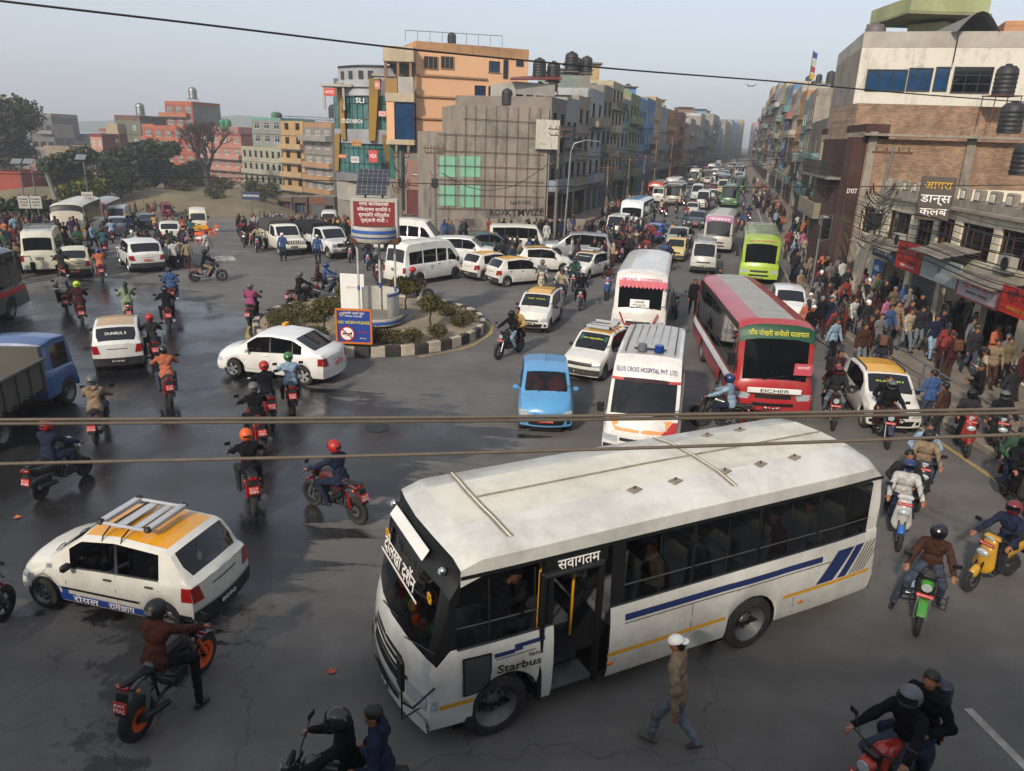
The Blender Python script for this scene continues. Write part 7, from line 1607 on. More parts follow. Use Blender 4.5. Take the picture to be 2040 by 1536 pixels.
for x in(.6,-.1,-1.0,-1.7,-2.4):
 for y in((.62,)if x>-1.5 else(.62,-.62)):
  mb=MB();z=rz_(x,y);mb.box((x,y,z+.008),(.2,.13,.02),sm,b=.006,rz=.3);mb.cyl((x,y,z),(x,y,z+.06),.014,n=6,m='rust');mb.build('roof_bolt',hb)
mb=MB();hs2.patch_side(mb,3.2,3.55,.86,1.36,'glassclear',1,.02);mb.build('low_door_window',hb)
mb=MB();
for a in((3.17,3.2,.84,1.38),(3.55,3.58,.84,1.38),(3.17,3.58,.83,.86),(3.17,3.58,1.36,1.39)):hs2.patch_side(mb,a[0],a[1],a[2],a[3],'black',1,.025)
mb.build('low_window_frame',hb)
for x in(1.3,-2.35):mb=MB();z=.62;mb.box(hs2.pos(x,hs2.sy(x,z)+.01,z),(.1,.03,.05),'amber',b=.01);mb.build('side_lamp',hb)
mb=MB();mb.tube([(3.55,1.12,1.1),(4.05,1.3,.95),(4.2,1.36,1.15)],.016,5,'black');mb.tube([(3.9,1.12,.75),(4.2,1.36,.9),(4.2,1.36,1.45)],.012,5,'black');mb.box((4.2,1.34,1.55),(.05,.2,.42),'black',b=.02);mb.build('mirror_arm',hb)
# other vehicles
def put(fn,label,short,loc,ang,**k):
 o=fn(label,loc=loc,rz=ang,**k);o=o[0]if isinstance(o,tuple)else o;return reg(o,short)
c,a=axle((85,1208),(352,1266));hlf=np.array([-math.sin(a),math.cos(a)]);c=c-hlf*.70
t1,s1=hatch_car('white and yellow taxi with silver roof rack and blue sill lettering','p#d2d0c6','p#d9960f',loc=(*c,0),rz=a,rackk='slat',plt='8090',taxi=True,glass='glassclear');inner(t1,s1);reg(t1,'the white taxi with the roof rack')
mb=MB();s1.patch_side(mb,-.8,.87,.27,.40,'s#1c3f8c',1,.012,None,.27,.42);s1.patch_side(mb,.7,.9,.3,.52,'s#1c3f8c',1,.011)
for s_,x in(('रोयल',.35),('रामेछाप',-.4)):z=.345;mb.text(s_,.14,'platetext',frame(s1.pos(x,s1.sy(x,z)+.02,z),(-1,0,0),(0,0,1)),.001,fit=.48)
mb.build('sill_banner',t1);mb=MB();s1.patch_side(mb,-.75,.8,.5,.54,'black',1,.02);mb.build('rub_strip',t1)
c,a=axle((467,752),(610,768));hlf=np.array([-math.sin(a),math.cos(a)]);c=c-hlf*.78
reg(hatch_car('white sedan with yellow roof sign turning beside the roundabout','p#dadad6',kind='sedan',loc=(*c,0),rz=a,rim='alloy',plt='बा ३२५')[0],'the white sedan')
a=ahead(330);t2,s2=hatch_car('white taxi seen from behind with tan roof and lit tail lamps','p#cfcfca','p#b58b45',loc=rearat(240,742,a,3.4),rz=a,plt='बा २ ज ७१९',taxi=True,lower='plastic',front_text=None);reg(t2,'the tan roofed taxi')
mb=MB();z=1.22;p=np.array(s2.fx(0,z,-1));q=np.array(s2.fx(0,z+.08,-1));mb.text('DUNRUL 5',.13,'platetext',frame(p+np.array([-.03,0,.02]),(0,-1,0),q-p),.001,fit=.6);mb.build('rear_lettering',t2)
a=-math.pi/2-.01;o,s_=hatch_car('bright light blue hatchback facing the camera','p#4f93c4',loc=frontat(1086,868,a,3.43),rz=a,plt='बा ११ च ४५९',glass='glassclear');inner(o,s_,'red');reg(o,'the light blue hatchback')
mb=MB();mb.cyl((-.2,0,1.48),(-.3,0,1.72),.008,n=5,m='black');mb.build('antenna',o)
def yellowtaxi(label,short,loc,a,kind='new',rk='rail',txt=('पाथीभरा','#15504a','white'),**k):return reg(hatch_car(label,'p#d2d0c8','p#d9a01a',kind=kind,loc=loc,rz=a,rackk=rk,taxi=True,front_text=txt,**k)[0],short)
c,a=axle((1150,762),(1222,712));a=a
yellowtaxi('old boxy white taxi with yellow roof and silver rack behind the ambulance','the old boxy taxi',(*c,0),a,'old','slat',('जय पशुपतिनाथ','#15605a','#c9d64a'))
c,a=axle((1052,668),(1092,628));yellowtaxi('white taxi with orange roof and teal windscreen strip right of the roundabout','the orange roofed taxi',(*c,0),a,txt=('श्री गणेश','#15504a','#d0c040'),lower='plastic')
a=ahead(1371,True);o,s_=van('white ambulance van with hospital lettering and blue roof lamps','p#d8d6d0',frontat(1268,930,a,5.1),a,'ambulance',plt='बा १ झ',name='ambulance',cat='ambulance',glass='glassclear');reg(o,'the ambulance');inner(o,s_,'seat',(.9,-.1))
mb=MB();p=np.array(s_.fx(0,2.18,1));q=np.array(s_.fx(0,2.28,1));mb.text('BLUE CROSS HOSPITAL PVT. LTD.',.17,'s#1c2c6a',frame(p+np.array([.05,0,.03]),(0,1,0),q-p),.001,fit=1.5);mb.build('lettering',o)
endpart(o,s_,'red_band',-.86,.86,1.93,1.99,'red',1);endpart(o,s_,'orange_panel',-.6,.5,.86,1.14,'s#d98a4a',1,yt=(-.8,.75));endpart(o,s_,'red_wedge',.5,.85,.85,1.12,'red',1,yt=(.75,.86))
mb=MB();mb.box((1.0,0,2.58),(.1,.8,.03),'dark');mb.build('lamp_bar',o)
for y,c_ in((-.2,'s#5a6066'),(.22,M('bluelamp','#16337a',.15,var=.2))):mb=MB();mb.cyl((1.0,y,2.53),(1.0,y,2.7),.13,.11,14,c_);mb.build('beacon',o)
mb=MB()
for y in(-.62,.62):mb.tube([(1.1,y,2.52),(0,y,2.56),(-2.2,y,2.48)],.014,5,'dark')
for y in np.linspace(-.4,.4,5):mb.tube([(.4,y,2.535),(-2.1,y,2.50)],.012,4,'p#a8a49a')
mb.build('roof_ribs',o)
a=ahead(1345,True);put(bus,'white bus with pink windscreen fringe and red trimmed nose','the white bus',frontat(1267,682,a,7.2),a,col='p#d4d2cc',L=7.2,W=2.2,H=2.75,frontc='p#d4d2cc',board=('काभ्रे यातायात','s#b04a80'),fband='p#d4d2cc',wtext=('काठमाडौं','बनेपा बस सेवा'),plt='बा २ ख',lowfront=1.3)
rb=LM and bpy.data.objects['bus'];mb=MB();mb.tube([(3.66,.75,1.2),(3.68,.55,.75),(3.7,0,.66),(3.68,-.55,.75),(3.66,-.75,1.2)],.03,5,'red');mb.build('red_trim',rb)
for y0,y1 in((-.9,.9),):
 mb=MB();z=2.2
 P=[[np.array([3.6-.36-.0,0,0])for _ in range(2)]]
 for k in range(12):
  y=-.86+k*.156;mb.add([(3.34,y,2.42),(3.34,y+.15,2.42),(3.42,y+.15,2.2),(3.42,y+.075,2.12),(3.42,y,2.2)],[(0,1,2,3,4)],'s#b03a5a' if k%2 else 's#b8464a')
 mb.build('windscreen_fringe',rb)
a=ahead(1150,True);put(bus,'red bus with white band and green route board facing the camera','the red bus',frontat(1532,842,a,8.6),a,col='p#a3262a',L=8.6,W=2.3,H=2.85,roofc=M('redroof','#9d9b92',.5,var=.2,scale=1.5,dirt=.35),stripe=[(.95,1.2,'white'),(.88,.93,'s#22407c')],fband='s#1c4a34',board=('पाँच पोखरी सुनौलो यातायात','#c8c02a'),frontc='p#a3262a',nwin=5,plt='बा २ ख ७१',lowfront=1.2)
ro=[q for q in bpy.data.objects if q.name.startswith('bus')and q.parent is None][-1];mb=MB();mb.box((4.36,0,.98),(.05,1.5,.16),'white',b=.02);mb.text('EICHER',.14,'dark',frame((4.39,0,.98),(0,1,0),(0,0,1)),.002,fit=.8);mb.build('front_band',ro)
mb=MB();mb.box((4.18,.75,1.6),(.01,.5,.34),'s#b84a5a');mb.text('काठमाडौं',.1,'platetext',frame((4.19,.75,1.65),(0,1,0),(0,0,1)),.001);mb.build('paper_sign',ro)
a=ahead(1440,True);put(bus,'lime green and yellow bus at the mouth of the street','the lime green bus',frontat(1508,568,a,7.4),a,col='p#93ad2e',L=7.4,W=2.2,H=2.75,roofc='p#8d9a4a',board=('जय मनकामना','red'),fband='s#7d9a2a',frontc='p#9cbc2c',wtext=None,plt='बा २ ख २१',rackk=True)
a=ahead(1500,True);put(bus,'tan roofed white bus behind the white microbus in the street','the tan roofed bus',frontat(1425,505,a,7.4),a,col='p#b0aaa0',L=7.4,W=2.2,H=2.75,roofc='p#a59a7c',fband='s#a06a8a',board=('नेपाल','white'))
a=ahead(1400,True);put(van,'old white microbus with roof carrier beside the white bus','the old microbus',frontat(1398,548,a,4.),a,col='p#b8b6ae',kind='boxy',rackk=True)
a=ahead(1380,True);reg(hatch_car('white hatchback emerging between the lime bus and the red bus','p#d8d8d6',loc=frontat(1572,652,a,3.6),rz=a)[0],'the white hatchback by the red bus')
a=rad(-103);yellowtaxi('white taxi with bright yellow roof beside the right pavement railing','the yellow roofed taxi',frontat(1778,868,ahead(1260,True),3.43),ahead(1260,True),txt=('SUZUKI','#101214','#c9d64a'),rk='rail')
c,a=axle((900,558),(842,568));hl=np.array([-math.sin(a),math.cos(a)]);put(van,'white tall passenger van with green lettering right of the billboard','the tall white van',(*(c+hl*.86),0),a,kind='hiace',text=('यातायात','सेवा'))
p=G(812,508);put(van,'white van half hidden behind the tall white passenger van','the rear white van',(p[0],p[1]+1.5,0),rad(-8),kind='hiace')
c,a=axle((1078,566),(1010,572));hl=np.array([-math.sin(a),math.cos(a)])
yellowtaxi('white taxi with orange roof strip and black side strip facing right','the striped taxi',(*(c+hl*.7),0),a,rk=None,txt=None)
c,a=axle((1000,553),(950,560));yellowtaxi('white taxi with yellow roof turning right beside the tall van','the turning taxi',(*(c+np.array([0,.7])),0),a,rk=None,txt=None)
p=G(1082,540);yellowtaxi('white taxi with open orange roof edge behind the striped taxi','the third taxi in the row',(p[0],p[1],0),rad(8),rk='rail',txt=None)
c,a=axle((1140,562),(1200,545));yellowtaxi('old boxy white taxi with yellow roof near the silver suv','the old taxi by the suv',(c[0],c[1]+.6,0),a,'old','slat',('सवारी','#15504a','white'))
p=G(1148,520);reg(hatch_car('big silver suv crossing in front of the crowd','p#84888c',kind='bigsuv',loc=(p[0],p[1]+.6,0),rz=rad(176),rim='alloy')[0],'the silver suv')
p=G(925,530);reg(hatch_car('white hatchback partly hidden behind the tall passenger van','p#d6d6d2',kind='suv',loc=(p[0],p[1]+1.2,0),rz=rad(-6))[0],'the hidden white hatchback')
p=G(975,512);reg(hatch_car('dark teal sedan behind the turning taxis','p#1c444c',kind='sedan',loc=(p[0],p[1]+1,0),rz=rad(5))[0],'the teal sedan')
p=G(1028,508);put(van,'boxy white jeep van with green sill by the low wall','the white jeep van',(p[0],p[1]+1.6,0),rad(2),kind='boxy',col='p#c9c8be')
p=G(1405,1100)
def veh(kind,px,py,col,vp,toward,label,short,**k):
 a=ahead(vp,toward);L={'hatch':3.43,'old':3.33,'sedan':4,'suv':4.3,'van':4.75,'boxy':4,'bus':7.4}[kind];loc=frontat(px,py,a,L)if toward else rearat(px,py,a,L)
 if kind=='bus':return put(bus,label,short,loc,a,col=col,L=L,W=2.2,nwin=4,**k)
 if kind in('van','boxy'):return put(van,label,short,loc,a,col=col,kind='hiace' if kind=='van' else 'boxy',**k)
 return reg(hatch_car(label,col,kind={'hatch':'new'}.get(kind,kind),loc=loc,rz=a,**k)[0],short)
for q in(('old',1340,522,'p#c9b56a',1480,True,'white taxi with yellow roof and curtains left of the old microbus','the curtained taxi',dict(roofc='p#d9a01a',taxi=True)),('sedan',1345,498,'p#8f9794',1480,True,'silver grey sedan behind the curtained taxi','the silver sedan',{}),('hatch',1296,485,'p#1c4f98',1470,False,'bright blue hatchback driving away from the camera','the dark blue hatchback',{}),('boxy',1222,478,'p#cfccc2',1470,True,'white minivan with lit headlamps near the left pavement','the white minivan',{}),('bus',1255,462,'p#c4ccd0',1475,False,'white and sky blue bus seen from behind near the left pavement','the sky blue bus',dict(roofc='p#4a86b0',lower='p#4a86b0',stripe=[(.95,1.1,'s#b8a22a')])),('sedan',1384,456,'p#2c3640',1485,True,'dark blue sedan in the middle of the street','the dark sedan',{}),('hatch',1376,432,'p#b8b8b0',1485,True,'taxi with yellow roof further up the street','the distant taxi',dict(roofc='p#c9a01a',taxi=True)),('bus',1303,404,'p#a83020',1480,False,'red and orange bus driving away up the street','the red orange bus',dict(roofc='p#b8b4ac')),('bus',1338,410,'p#a8a08c',1482,True,'cream truck-like bus with carrier up the street','the cream bus',dict(rackk=True)),('bus',1450,414,'p#2c6a34',1495,True,'green bus coming down the street','the green bus',dict(roofc='p#4a8a4a')),('bus',1471,385,'p#3c7a44',1497,True,'second green bus further up the street','the far green bus',{}),('bus',1440,380,'p#6a9aa0',1495,True,'pale blue bus far up the street','the pale far bus',{}),('bus',1404,366,'p#7a7a50',1490,True,'olive bus far up the street','the olive bus',{}),('bus',1375,355,'p#b0b0a8',1488,True,'white bus far up the street','the far white bus',{}),('bus',1450,358,'p#9a5a48',1492,True,'brick coloured bus far up the street','the brick bus',{}),('bus',1475,352,'p#c0c0bc',1496,True,'grey white bus at the far end of the street','the farthest bus',{}),('van',1397,418,'p#c8c8c0',1488,True,'white van in the middle lane of the street','the middle lane van',{}),('van',1386,400,'p#b8c0c4',1488,True,'grey white van behind the middle lane van','the second lane van',{}),('sedan',1408,398,'p#3a4650',1490,True,'dark sedan beside the green bus','the dark far sedan',{}),('hatch',1355,395,'p#c8c8c4',1480,False,'small white hatchback going up the street','the white far hatchback',{}),('hatch',1420,384,'p#8a2a24',1492,True,'small red hatchback far up the street','the red far hatchback',{}),('suv',298,545,'p#d2d2ce',-60,False,'white suv with lit tail lamps in front of waiting people','the white suv',dict(rim='alloy',lower='plastic')),('hatch',152,556,'p#c9c3a2',330,False,'cream hatchback seen from behind beside the white van','the cream hatchback',{}),('van',84,548,'p#c4c2b2',300,False,'cream white van with roof carrier at the left crowd','the cream van',dict(rackk=True)),('bus',138,480,'p#c9c4b0',520,True,'white and yellow bus facing the camera beside the crowd','the white and yellow bus',dict(frontc='p#c9a23a',wsm='p#b8b0a0')),('bus',190,462,'p#8a4a44',560,True,'maroon and green bus behind the white and yellow bus','the maroon bus',dict(roofc='p#6a8a7a')),('van',231,460,'p#c4c6c4',480,True,'white van facing the camera beside the maroon bus','the left white van',{}),('sedan',238,470,'p#9aa0a4',330,False,'silver sedan driving away past the maroon bus','the silver left sedan',{}),('hatch',340,482,'p#cdcdc4',400,False,'white taxi with cream roof driving away on the left','the cream roofed taxi',dict(roofc='p#c4b890',taxi=True)),('van',397,461,'p#cfc9b4',380,False,'yellow and white school van seen from behind','the school van',dict(rackk=None)),('sedan',296,456,'p#1f2a3c',340,False,'dark navy sedan among motorcycles on the left','the navy sedan',{}),('sedan',352,418,'p#c8c8c4',900,True,'white sedan parked at the foot of the dirt slope','the parked sedan',{}),('boxy',432,421,'p#c8c6be',900,True,'white van parked at the foot of the dirt slope','the parked van',{}),('boxy',335,431,'p#7a1f1c',340,False,'small red three wheeler van seen from behind','the red three wheeler',{}),('sedan',549,450,'p#8d9294',700,True,'silver sedan among the crowd behind the trucks','the silver crowd sedan',{}),('van',655,462,'p#cfcfc8',720,True,'white van parked in front of the old houses','the crowd van',{}),('hatch',607,500,'p#c8c8c2',760,True,'white taxi with yellow roof between the two covered trucks','the taxi between trucks',dict(roofc='p#d9b030',taxi=True))):veh(*q[:8],**q[8])
sv=[q for q in bpy.data.objects if q.get('label','').startswith('yellow and white school')][0];mb=MB();mb.box((-2.44,0,.62),(.05,1.62,.4),'yellow',b=.02);mb.build('yellow_band',sv)
c,a=axle((582,508),(548,494));reg(pickup('cream pickup truck with grey canvas cover behind the traffic police',(*c,0),a),'the cream truck')
c,a=axle((672,512),(628,500));reg(pickup('white pickup truck with black canvas cover near the billboard',(*c,0),a,'p#c9c9c6','c#26282c',1),'the white truck')
c,a=axle((137,808),(20,886));hl=np.array([-math.sin(a),math.cos(a)]);c=c-np.array([math.cos(a),math.sin(a)])*.56;tp_=reg(tipper('blue cab tipper truck with rusty grey body at the left edge',(*(c+hl*.9),0),a),'the tipper truck');tp_.scale=(.93,)*3
p=G(-170,690);put(bus,'dark green and red bus cut off by the left edge','the left edge bus',(p[0],p[1]+2,0),rad(100),col='p#3a4a40',L=7.6,stripe=[(1.0,1.2,'red')])
h0=[q for q in bpy.data.objects if q.get('label')=='small white hatchback going up the street'][0];v0=[q for q in bpy.data.objects if q.get('label')=='grey white van behind the middle lane van'][0]
b0_=[q for q in bpy.data.objects if q.get('label')=='white bus far up the street'][0]
for k in range(48):
 Yv=104+k*4.2;u=(.2,.42,.6,.78)[k%4]+.03*math.sin(k*2.3);xl_,xr_=lineL(Yv)+2,lineR(Yv)-3;X_=xl_+(xr_-xl_)*u;s_=b0_ if k%6==4 else h0 if k%3 else v0;cn_=['white','dark grey','red','blue','cream','silver','green'][(k*3)%7];cc=dict(zip(['white','dark grey','red','blue','cream','silver','green'],['p#c8c8c4','p#33383c','p#8a2a24','p#2a4f8a','p#c4b890','p#8f9396','p#3c7a44']))[cn_]
 if k in(1,3,9):continue
 dup(s_,(X_,Yv,0),ahead(1482)+(math.pi if u>.5 else 0),{m.name:cc for m in s_.children[0].data.materials if m.name.startswith('paint')},'%s %s in the packed far traffic of the street'%(cn_,'hatchback' if s_ is h0 else 'van' if s_ is v0 else 'bus'),'car' if s_ is h0 else 'van' if s_ is v0 else 'bus','far traffic in the street')
 # booth, billboard, boards
bo=thing('traffic_booth','round white and blue traffic booth under the billboard','booth',(*G(752,640,.5),.5),0);bw_=M('boothwhite','#b9b8b0',.6,var=.1,dirt=.4);bb_=M('boothblue','#23509a',.5,var=.2,dirt=.2)
mb=MB();mb.lathe([(.5,0),(1.0,.02),(1.02,.28),(.98,.3)],n=28,m=bw_);mb.lathe([(1.03,.08),(1.04,.2)],n=28,m=bb_);mb.cyl((0,0,.28),(0,0,.3),1.0,n=28,m='concrete');mb.build('plinth',bo)
mb=MB();mb.lathe([(.86,.3),(.86,1.25),(.82,1.25),(.82,.3)],n=22,m=bw_,arc=(-.9,2.5));mb.lathe([(.87,1.12),(.87,1.2)],n=22,m=bb_,arc=(-.9,2.5));mb.build('booth_wall',bo)
for x,y in((-.72,.1),(.72,.1),(0,.75)):mb=MB();mb.cyl((x,y,.3),(x,y,3.2),.045,n=8,m=bw_);mb.cyl((x,y,1.2),(x,y,1.4),.048,n=8,m=bb_);mb.build('post',bo)
mb=MB();mb.lathe([(.001,3.15),(.75,3.15),(.85,3.3),(.87,3.55),(.86,3.75)],n=26,m=bw_);mb.lathe([(.861,3.32),(.885,3.38)],n=26,m=bb_);mb.lathe([(.885,3.5),(.88,3.62)],n=26,m=bb_);mb.cyl((0,0,3.73),(0,0,3.76),.85,n=26,m='rust');mb.build('roof_drum',bo)
BP=np.array(G(752,640,.5));by=BP[1];x0,zt_=V(700,393,by);x1,_=V(793,395,by);_,zb_=V(748,472,by)
board('tall white framed billboard with maroon panel and Nepali writing over the booth',((x0+x1)/2,by,(zt_+zb_)/2),x1-x0,zt_-zb_,.02,'s#a8a59c',[],name='billboard',thick=.5)
bl=[q for q in bpy.data.objects if q.name.startswith('billboard')][0];hB=zt_-zb_;wB=x1-x0;mb=MB();mb.box((0,-.26,.16),(wB-.22,.03,hB-.55),'s#7a2226');mb.build('poster',bl);m2=MB()
for k,s in enumerate(('नगद कारोबारको','विकल्पमा सजिलो र','सुरक्षित विद्युतीय','भुक्तानी रोजौं ।')):m2.text(s,.17,'platetext',frame((0,-.28,.52-.2*k),(1,0,0),(0,0,1)),.002,fit=[1.1,1.25,1.15,1.0][k])
m2.text('www.globalimebank.com',.06,'platetext',frame((0,-.28,-.32),(1,0,0),(0,0,1)),.002);m2.text('Global IME Bank',.13,'dark',frame((0,-.262,-hB/2+.14),(1,0,0),(0,0,1)),.002,fit=1.1);m2.build('lettering',bl)
mb=MB();mb.box((0,0,-hB/2-.12),(wB+.1,.9,.2),'rust',b=.03);mb.build('support_frame',bl)
so_=thing('solar_panel','tilted dark solar panel on top of the billboard','solar panel',(BP[0]-.05,by,zt_+.58),0);mb=MB();R=rotm(.95,'X');mb.box((0,0,0),(1.15,1.1,.04),'s#161d2c',R=R)
for i in range(7):mb.box(R@np.array([-.55+i*1.1/6,0,.024]),(.012,1.08,.004),'steel',R=R)
for i in range(7):mb.box(R@np.array([0,-.52+i*1.04/6,.024]),(1.12,.01,.004),'steel',R=R)
mb.build('panel',so_);mb=MB()
for x in(-.3,.35):mb.cyl((x,.1,-.6),(x,.1,0),.04,n=6,m='dark')
mb.build('stand',so_)
p=G(708,690,.4);nb=board('blue square no horn board with yellow border on the island',(p[0],p[1]-.1,1.15),1.22,1.18,-.03,'s#1c3a86',[('ट्राफिक प्रहरी वृत्त',.1,'white',.47,.75),('गौशाला, काठमाडौं',.08,'white',.36,.6),('NO HORN PLEASE',.15,'#d8d030',.14,1.1)],frm='s#c06a20',name='no_horn_board',thick=.05)
mb=MB();mb.lathe([(.001,0),(.25,0)],(-.24,-.035,-.26),'Y',24,'platetext');mb.build('sign_disc',nb)
mb=MB();mb.lathe([(.22,0),(.27,-.004),(.27,.0)],(-.24,-.040,-.26),'Y',24,'red');mb.box((-.24,-.048,-.26),(.5,.006,.045),'red',R=rotm(.75,'Y'));mb.build('prohibition_ring',nb)
mb=MB();mb.prism([(-.40,-.22),(-.30,-.24),(-.14,-.24),(-.08,-.18),(-.08,-.34),(-.14,-.28),(-.30,-.28),(-.40,-.30)],-.046,-.042,'black');mb.lathe([(.04,0),(.055,0)],(-.27,-.044,-.30),'Y',14,'black');mb.build('horn_symbol',nb)
mb=MB();mb.text('फोन ९७४१',.06,'white',frame((.32,-.035,-.42),(1,0,0),(0,0,1)),.001);mb.box((.3,-.03,-.2),(.3,.01,.03),'red');mb.lathe([(.05,0),(.065,0)],(-.42,-.034,.42),'Y',14,'platetext');mb.prism([(-.47,.38),(-.42,.5),(-.37,.38)],-.034,-.03,'red');mb.build('emblem',nb)
for x in(-.5,.5):mb=MB();mb.cyl((x,.05,-.95),(x,.05,.55),.02,n=6,m='dark');mb.build('post',nb)
p=G(704,630,.4);board('blank white folding board leaning behind the topiary',(p[0],p[1],1.4),1.0,1.5,-.1,'white',[('सूचना',.1,'s#c9a8a0',.2,.5)],name='notice_board',thick=.04)
# cables and poles
def cable(label,pts,r,m='cable',group=None,n=24):
 P=np.array(pts,float);t=np.linspace(0,len(P)-1,n*(len(P)-1)//2+2);k=np.arange(len(P));Q=np.stack([np.interp(t,k,P[:,i])for i in range(3)],1)
 if len(P)>2:
  for _ in range(int(n/2)):Q[1:-1]=(Q[:-2]+Q[2:]+Q[1:-1]*2)/4
 mb=MB();mb.tube(Q,r,6,m);return tag(mb.build('cable'),label,'cable',group)
def vp3(px,py,Y):x,z=V(px,py,Y);return(x,Y,z)
cb_=M('cable_near','#5d5346',.75,var=.2,scale=9,dirt=.3)
cable('thick twisted cable crossing the foreground, upper strand',[vp3(-900,842,3.6),vp3(0,836,3.6),vp3(1020,831,3.6),vp3(2040,815,3.6),vp3(3000,790,3.6)],.0085,cb_);cable('thick twisted cable crossing the foreground, lower strand',[vp3(-900,850,3.62),vp3(0,844,3.62),vp3(1020,838,3.62),vp3(2040,823,3.62),vp3(3000,800,3.62)],.0095,cb_)
cable('single cable crossing the foreground below the twisted pair',[vp3(-900,945,3.4),vp3(0,924,3.4),vp3(700,909,3.4),vp3(1400,889,3.4),vp3(2040,865,3.4),vp3(3000,830,3.4)],.0085,cb_)
cable('black cable sloping across the sky from the top left',[vp3(-500,-60,9),vp3(0,2,9),vp3(400,48,10),vp3(800,97,11.5),vp3(1240,139,13),vp3(1560,163,15),vp3(1800,186,17),vp3(2200,215,19)],.014)
cable('thin cable crossing level with the street houses',[vp3(-400,338,12),vp3(0,346,12),vp3(500,355,12.5),vp3(1020,371,13),vp3(1500,374,13),vp3(2300,366,13)],.008)
cable('long thin cable sagging in front of the grey wall',[vp3(880,345,60),vp3(930,372,61),vp3(970,381,61),vp3(1030,370,62),vp3(1100,322,63)],.03)
for k in range(16):
 z0=3.5+.13*k;off=.25+.05*(k%5);P=[]
 for j in range(7):
  t=j/6;q=sA+(sB-sA)*(t*.95-.02);nn=np.array([sd0[1],-sd0[0]])/sL;q=q+nn*(1.2+off);P.append((q[0],q[1],z0+.3*math.sin(k*1.7)*t-.25*math.sin(math.pi*((t*3)%1))))
 cable('thin cable strung along the front of the low cream shops',P,.012 if k%4 else.022,'cable','cables strung along the right shops',16)
def upole(label,px,py,ytop,lean=(0,0),arms=1,mess=0,r=.14,lamp_=0,Yd=None,m='pole'):
 p=G(px,py,.1)if Yd is None else(V(px,py,Yd)[0],Yd);H=V(px,ytop,p[1])[1];t=thing('utility_pole',label,'pole',(p[0],p[1],hz(*p)),0,'utility and lamp poles');mb=MB();tp=np.array([lean[0],lean[1],H]);mb.cyl((0,0,0),tp,r,r*.65,8,m);mb.build('shaft',t)
 for k in range(arms):
  mb=MB();z=.97-.05*k;c=tp*z;mb.box(c,(1.7-.3*k,.09,.09),'rust',rz=.3*k)
  for x in(-.7,-.25,.25,.7):mb.cyl(c+[x,0,.05],c+[x,0,.25],.04,.03,6,'s#4a3428')
  mb.build('crossarm',t)
 if lamp_:
  mb=MB();mb.tube([tp*.99,tp+[.2*lamp_,0,.5],tp+[1.0*lamp_,0,.75],tp+[1.6*lamp_,0,.7]],.04,6,'steel');mb.box(tp+[1.8*lamp_,0,.68],(.55,.2,.1),'steel',b=.03);mb.build('lamp_arm',t)
 if mess:
  mb=MB()
  for k in range(mess):
   a=nrs.rand(2)*6.28;c=tp*(.45+.4*nrs.rand());R_=.3+.5*nrs.rand();mb.tube([c+[R_*math.cos(u),.25*math.sin(u*1.3+a[0]),-R_*abs(math.sin(u))*1.4+.3]for u in np.linspace(a[1],a[1]+4.5,12)],.018,4,'cable')
  mb.box(tp*.6,(.45,.35,.7),'dark',b=.05);mb.build('cable_coils',t)
 return t
upole('leaning concrete pole with tangled coils beside the brown corner building',1648,560,250,(1.2,0),2,26,.17);upole('tall pole with tangled wires before the weathered right wall',1690,640,290,(.6,.0),1,16,.12)
upole('thin street lamp pole on the right pavement',1600,500,330,(.3,0),0,0,.07,-1);upole('tall silver lamp post in front of the left street corner',1122,492,300,(.2,0),0,0,.1,1,m='steel');upole('concrete power pole with crossarms at the grey wall corner',1104,480,250,(0,0),2,3,.13)
upole('concrete pole with crossarms left of the mint green panels',868,470,290,(-.1,0),2,2,.13);upole('dark pole with crossarm in front of the orange block porch',800,455,300,(0,0),2,8,.12);upole('thin pole before the glass office block',698,440,300,(-.3,0),0,0,.07,m='dark')
for k,(px,py)in enumerate(((1206,455),(1246,430),(1275,415),(1300,402),(1330,388),(1595,470),(1570,440),(1552,415),(1540,395),(1528,380))):upole('street pole with crossarms and looping wires',px,py,py-125+k%3*9 if k<5 else py-150,(.15*(k%3-1),0),2,12 if k>4 else 5,.11)
for k in range(22):
 s=k%2;Y0=50+k*7 if s else 66+k*6;X0=lineR(Y0)-1.5 if s else lineL(Y0)+1.5;Y1=Y0+22;X1=lineR(Y1)-1.3 if s else lineL(Y1)+1.3;z=5+.25*(k%7);cable('sagging cable along the %s side of the street'%('right' if s else 'left'),[(X0,Y0,z),((X0+X1)/2,(Y0+Y1)/2,z-.9),(X1,Y1,z+.2)],.035,group='cables along the street',n=12)
for k in range(10):Y0=58+k*14;cable('cable crossing over the street',[(lineL(max(69,Y0+4))+.5,max(69,Y0+4),6.5+.2*k),((lineL(max(69,Y0))+lineR(Y0))/2,Y0+2,5.6+.2*k),(lineR(Y0)-.5,Y0,6.8)],.03,group='cables crossing the street',n=12)
for px,py,yt,lb in((48,470,408,'white notice board on a post, leftmost of the three'),(72,470,408,'white notice board on a post, middle of the three'),(175,460,400,'white notice board on a post beside the white and yellow bus')):
 Yd=56.;x,z=V(px,yt-5,Yd);board(lb,(x,Yd,z),.8,.9,.1,'w#b8b6ae',[('NO PARKING',.16,'dark',.22,.6),('यहाँ पार्किङ',.14,'dark',0,.6),('निषेध',.14,'dark',-.22,.5)],group='notice boards on the left');mb=MB();mb.cyl((x,Yd+.1,-2),(x,Yd+.1,z+2.6),.05,n=6,m='steel');mb.box((x-.2,Yd+.2,z+2.9),(.75,.05,.5),'steel',R=rotm(-.8,'X'));tag(mb.build('sign_post'),'thin steel post with small solar panel behind a notice board','post','sign posts on the left')
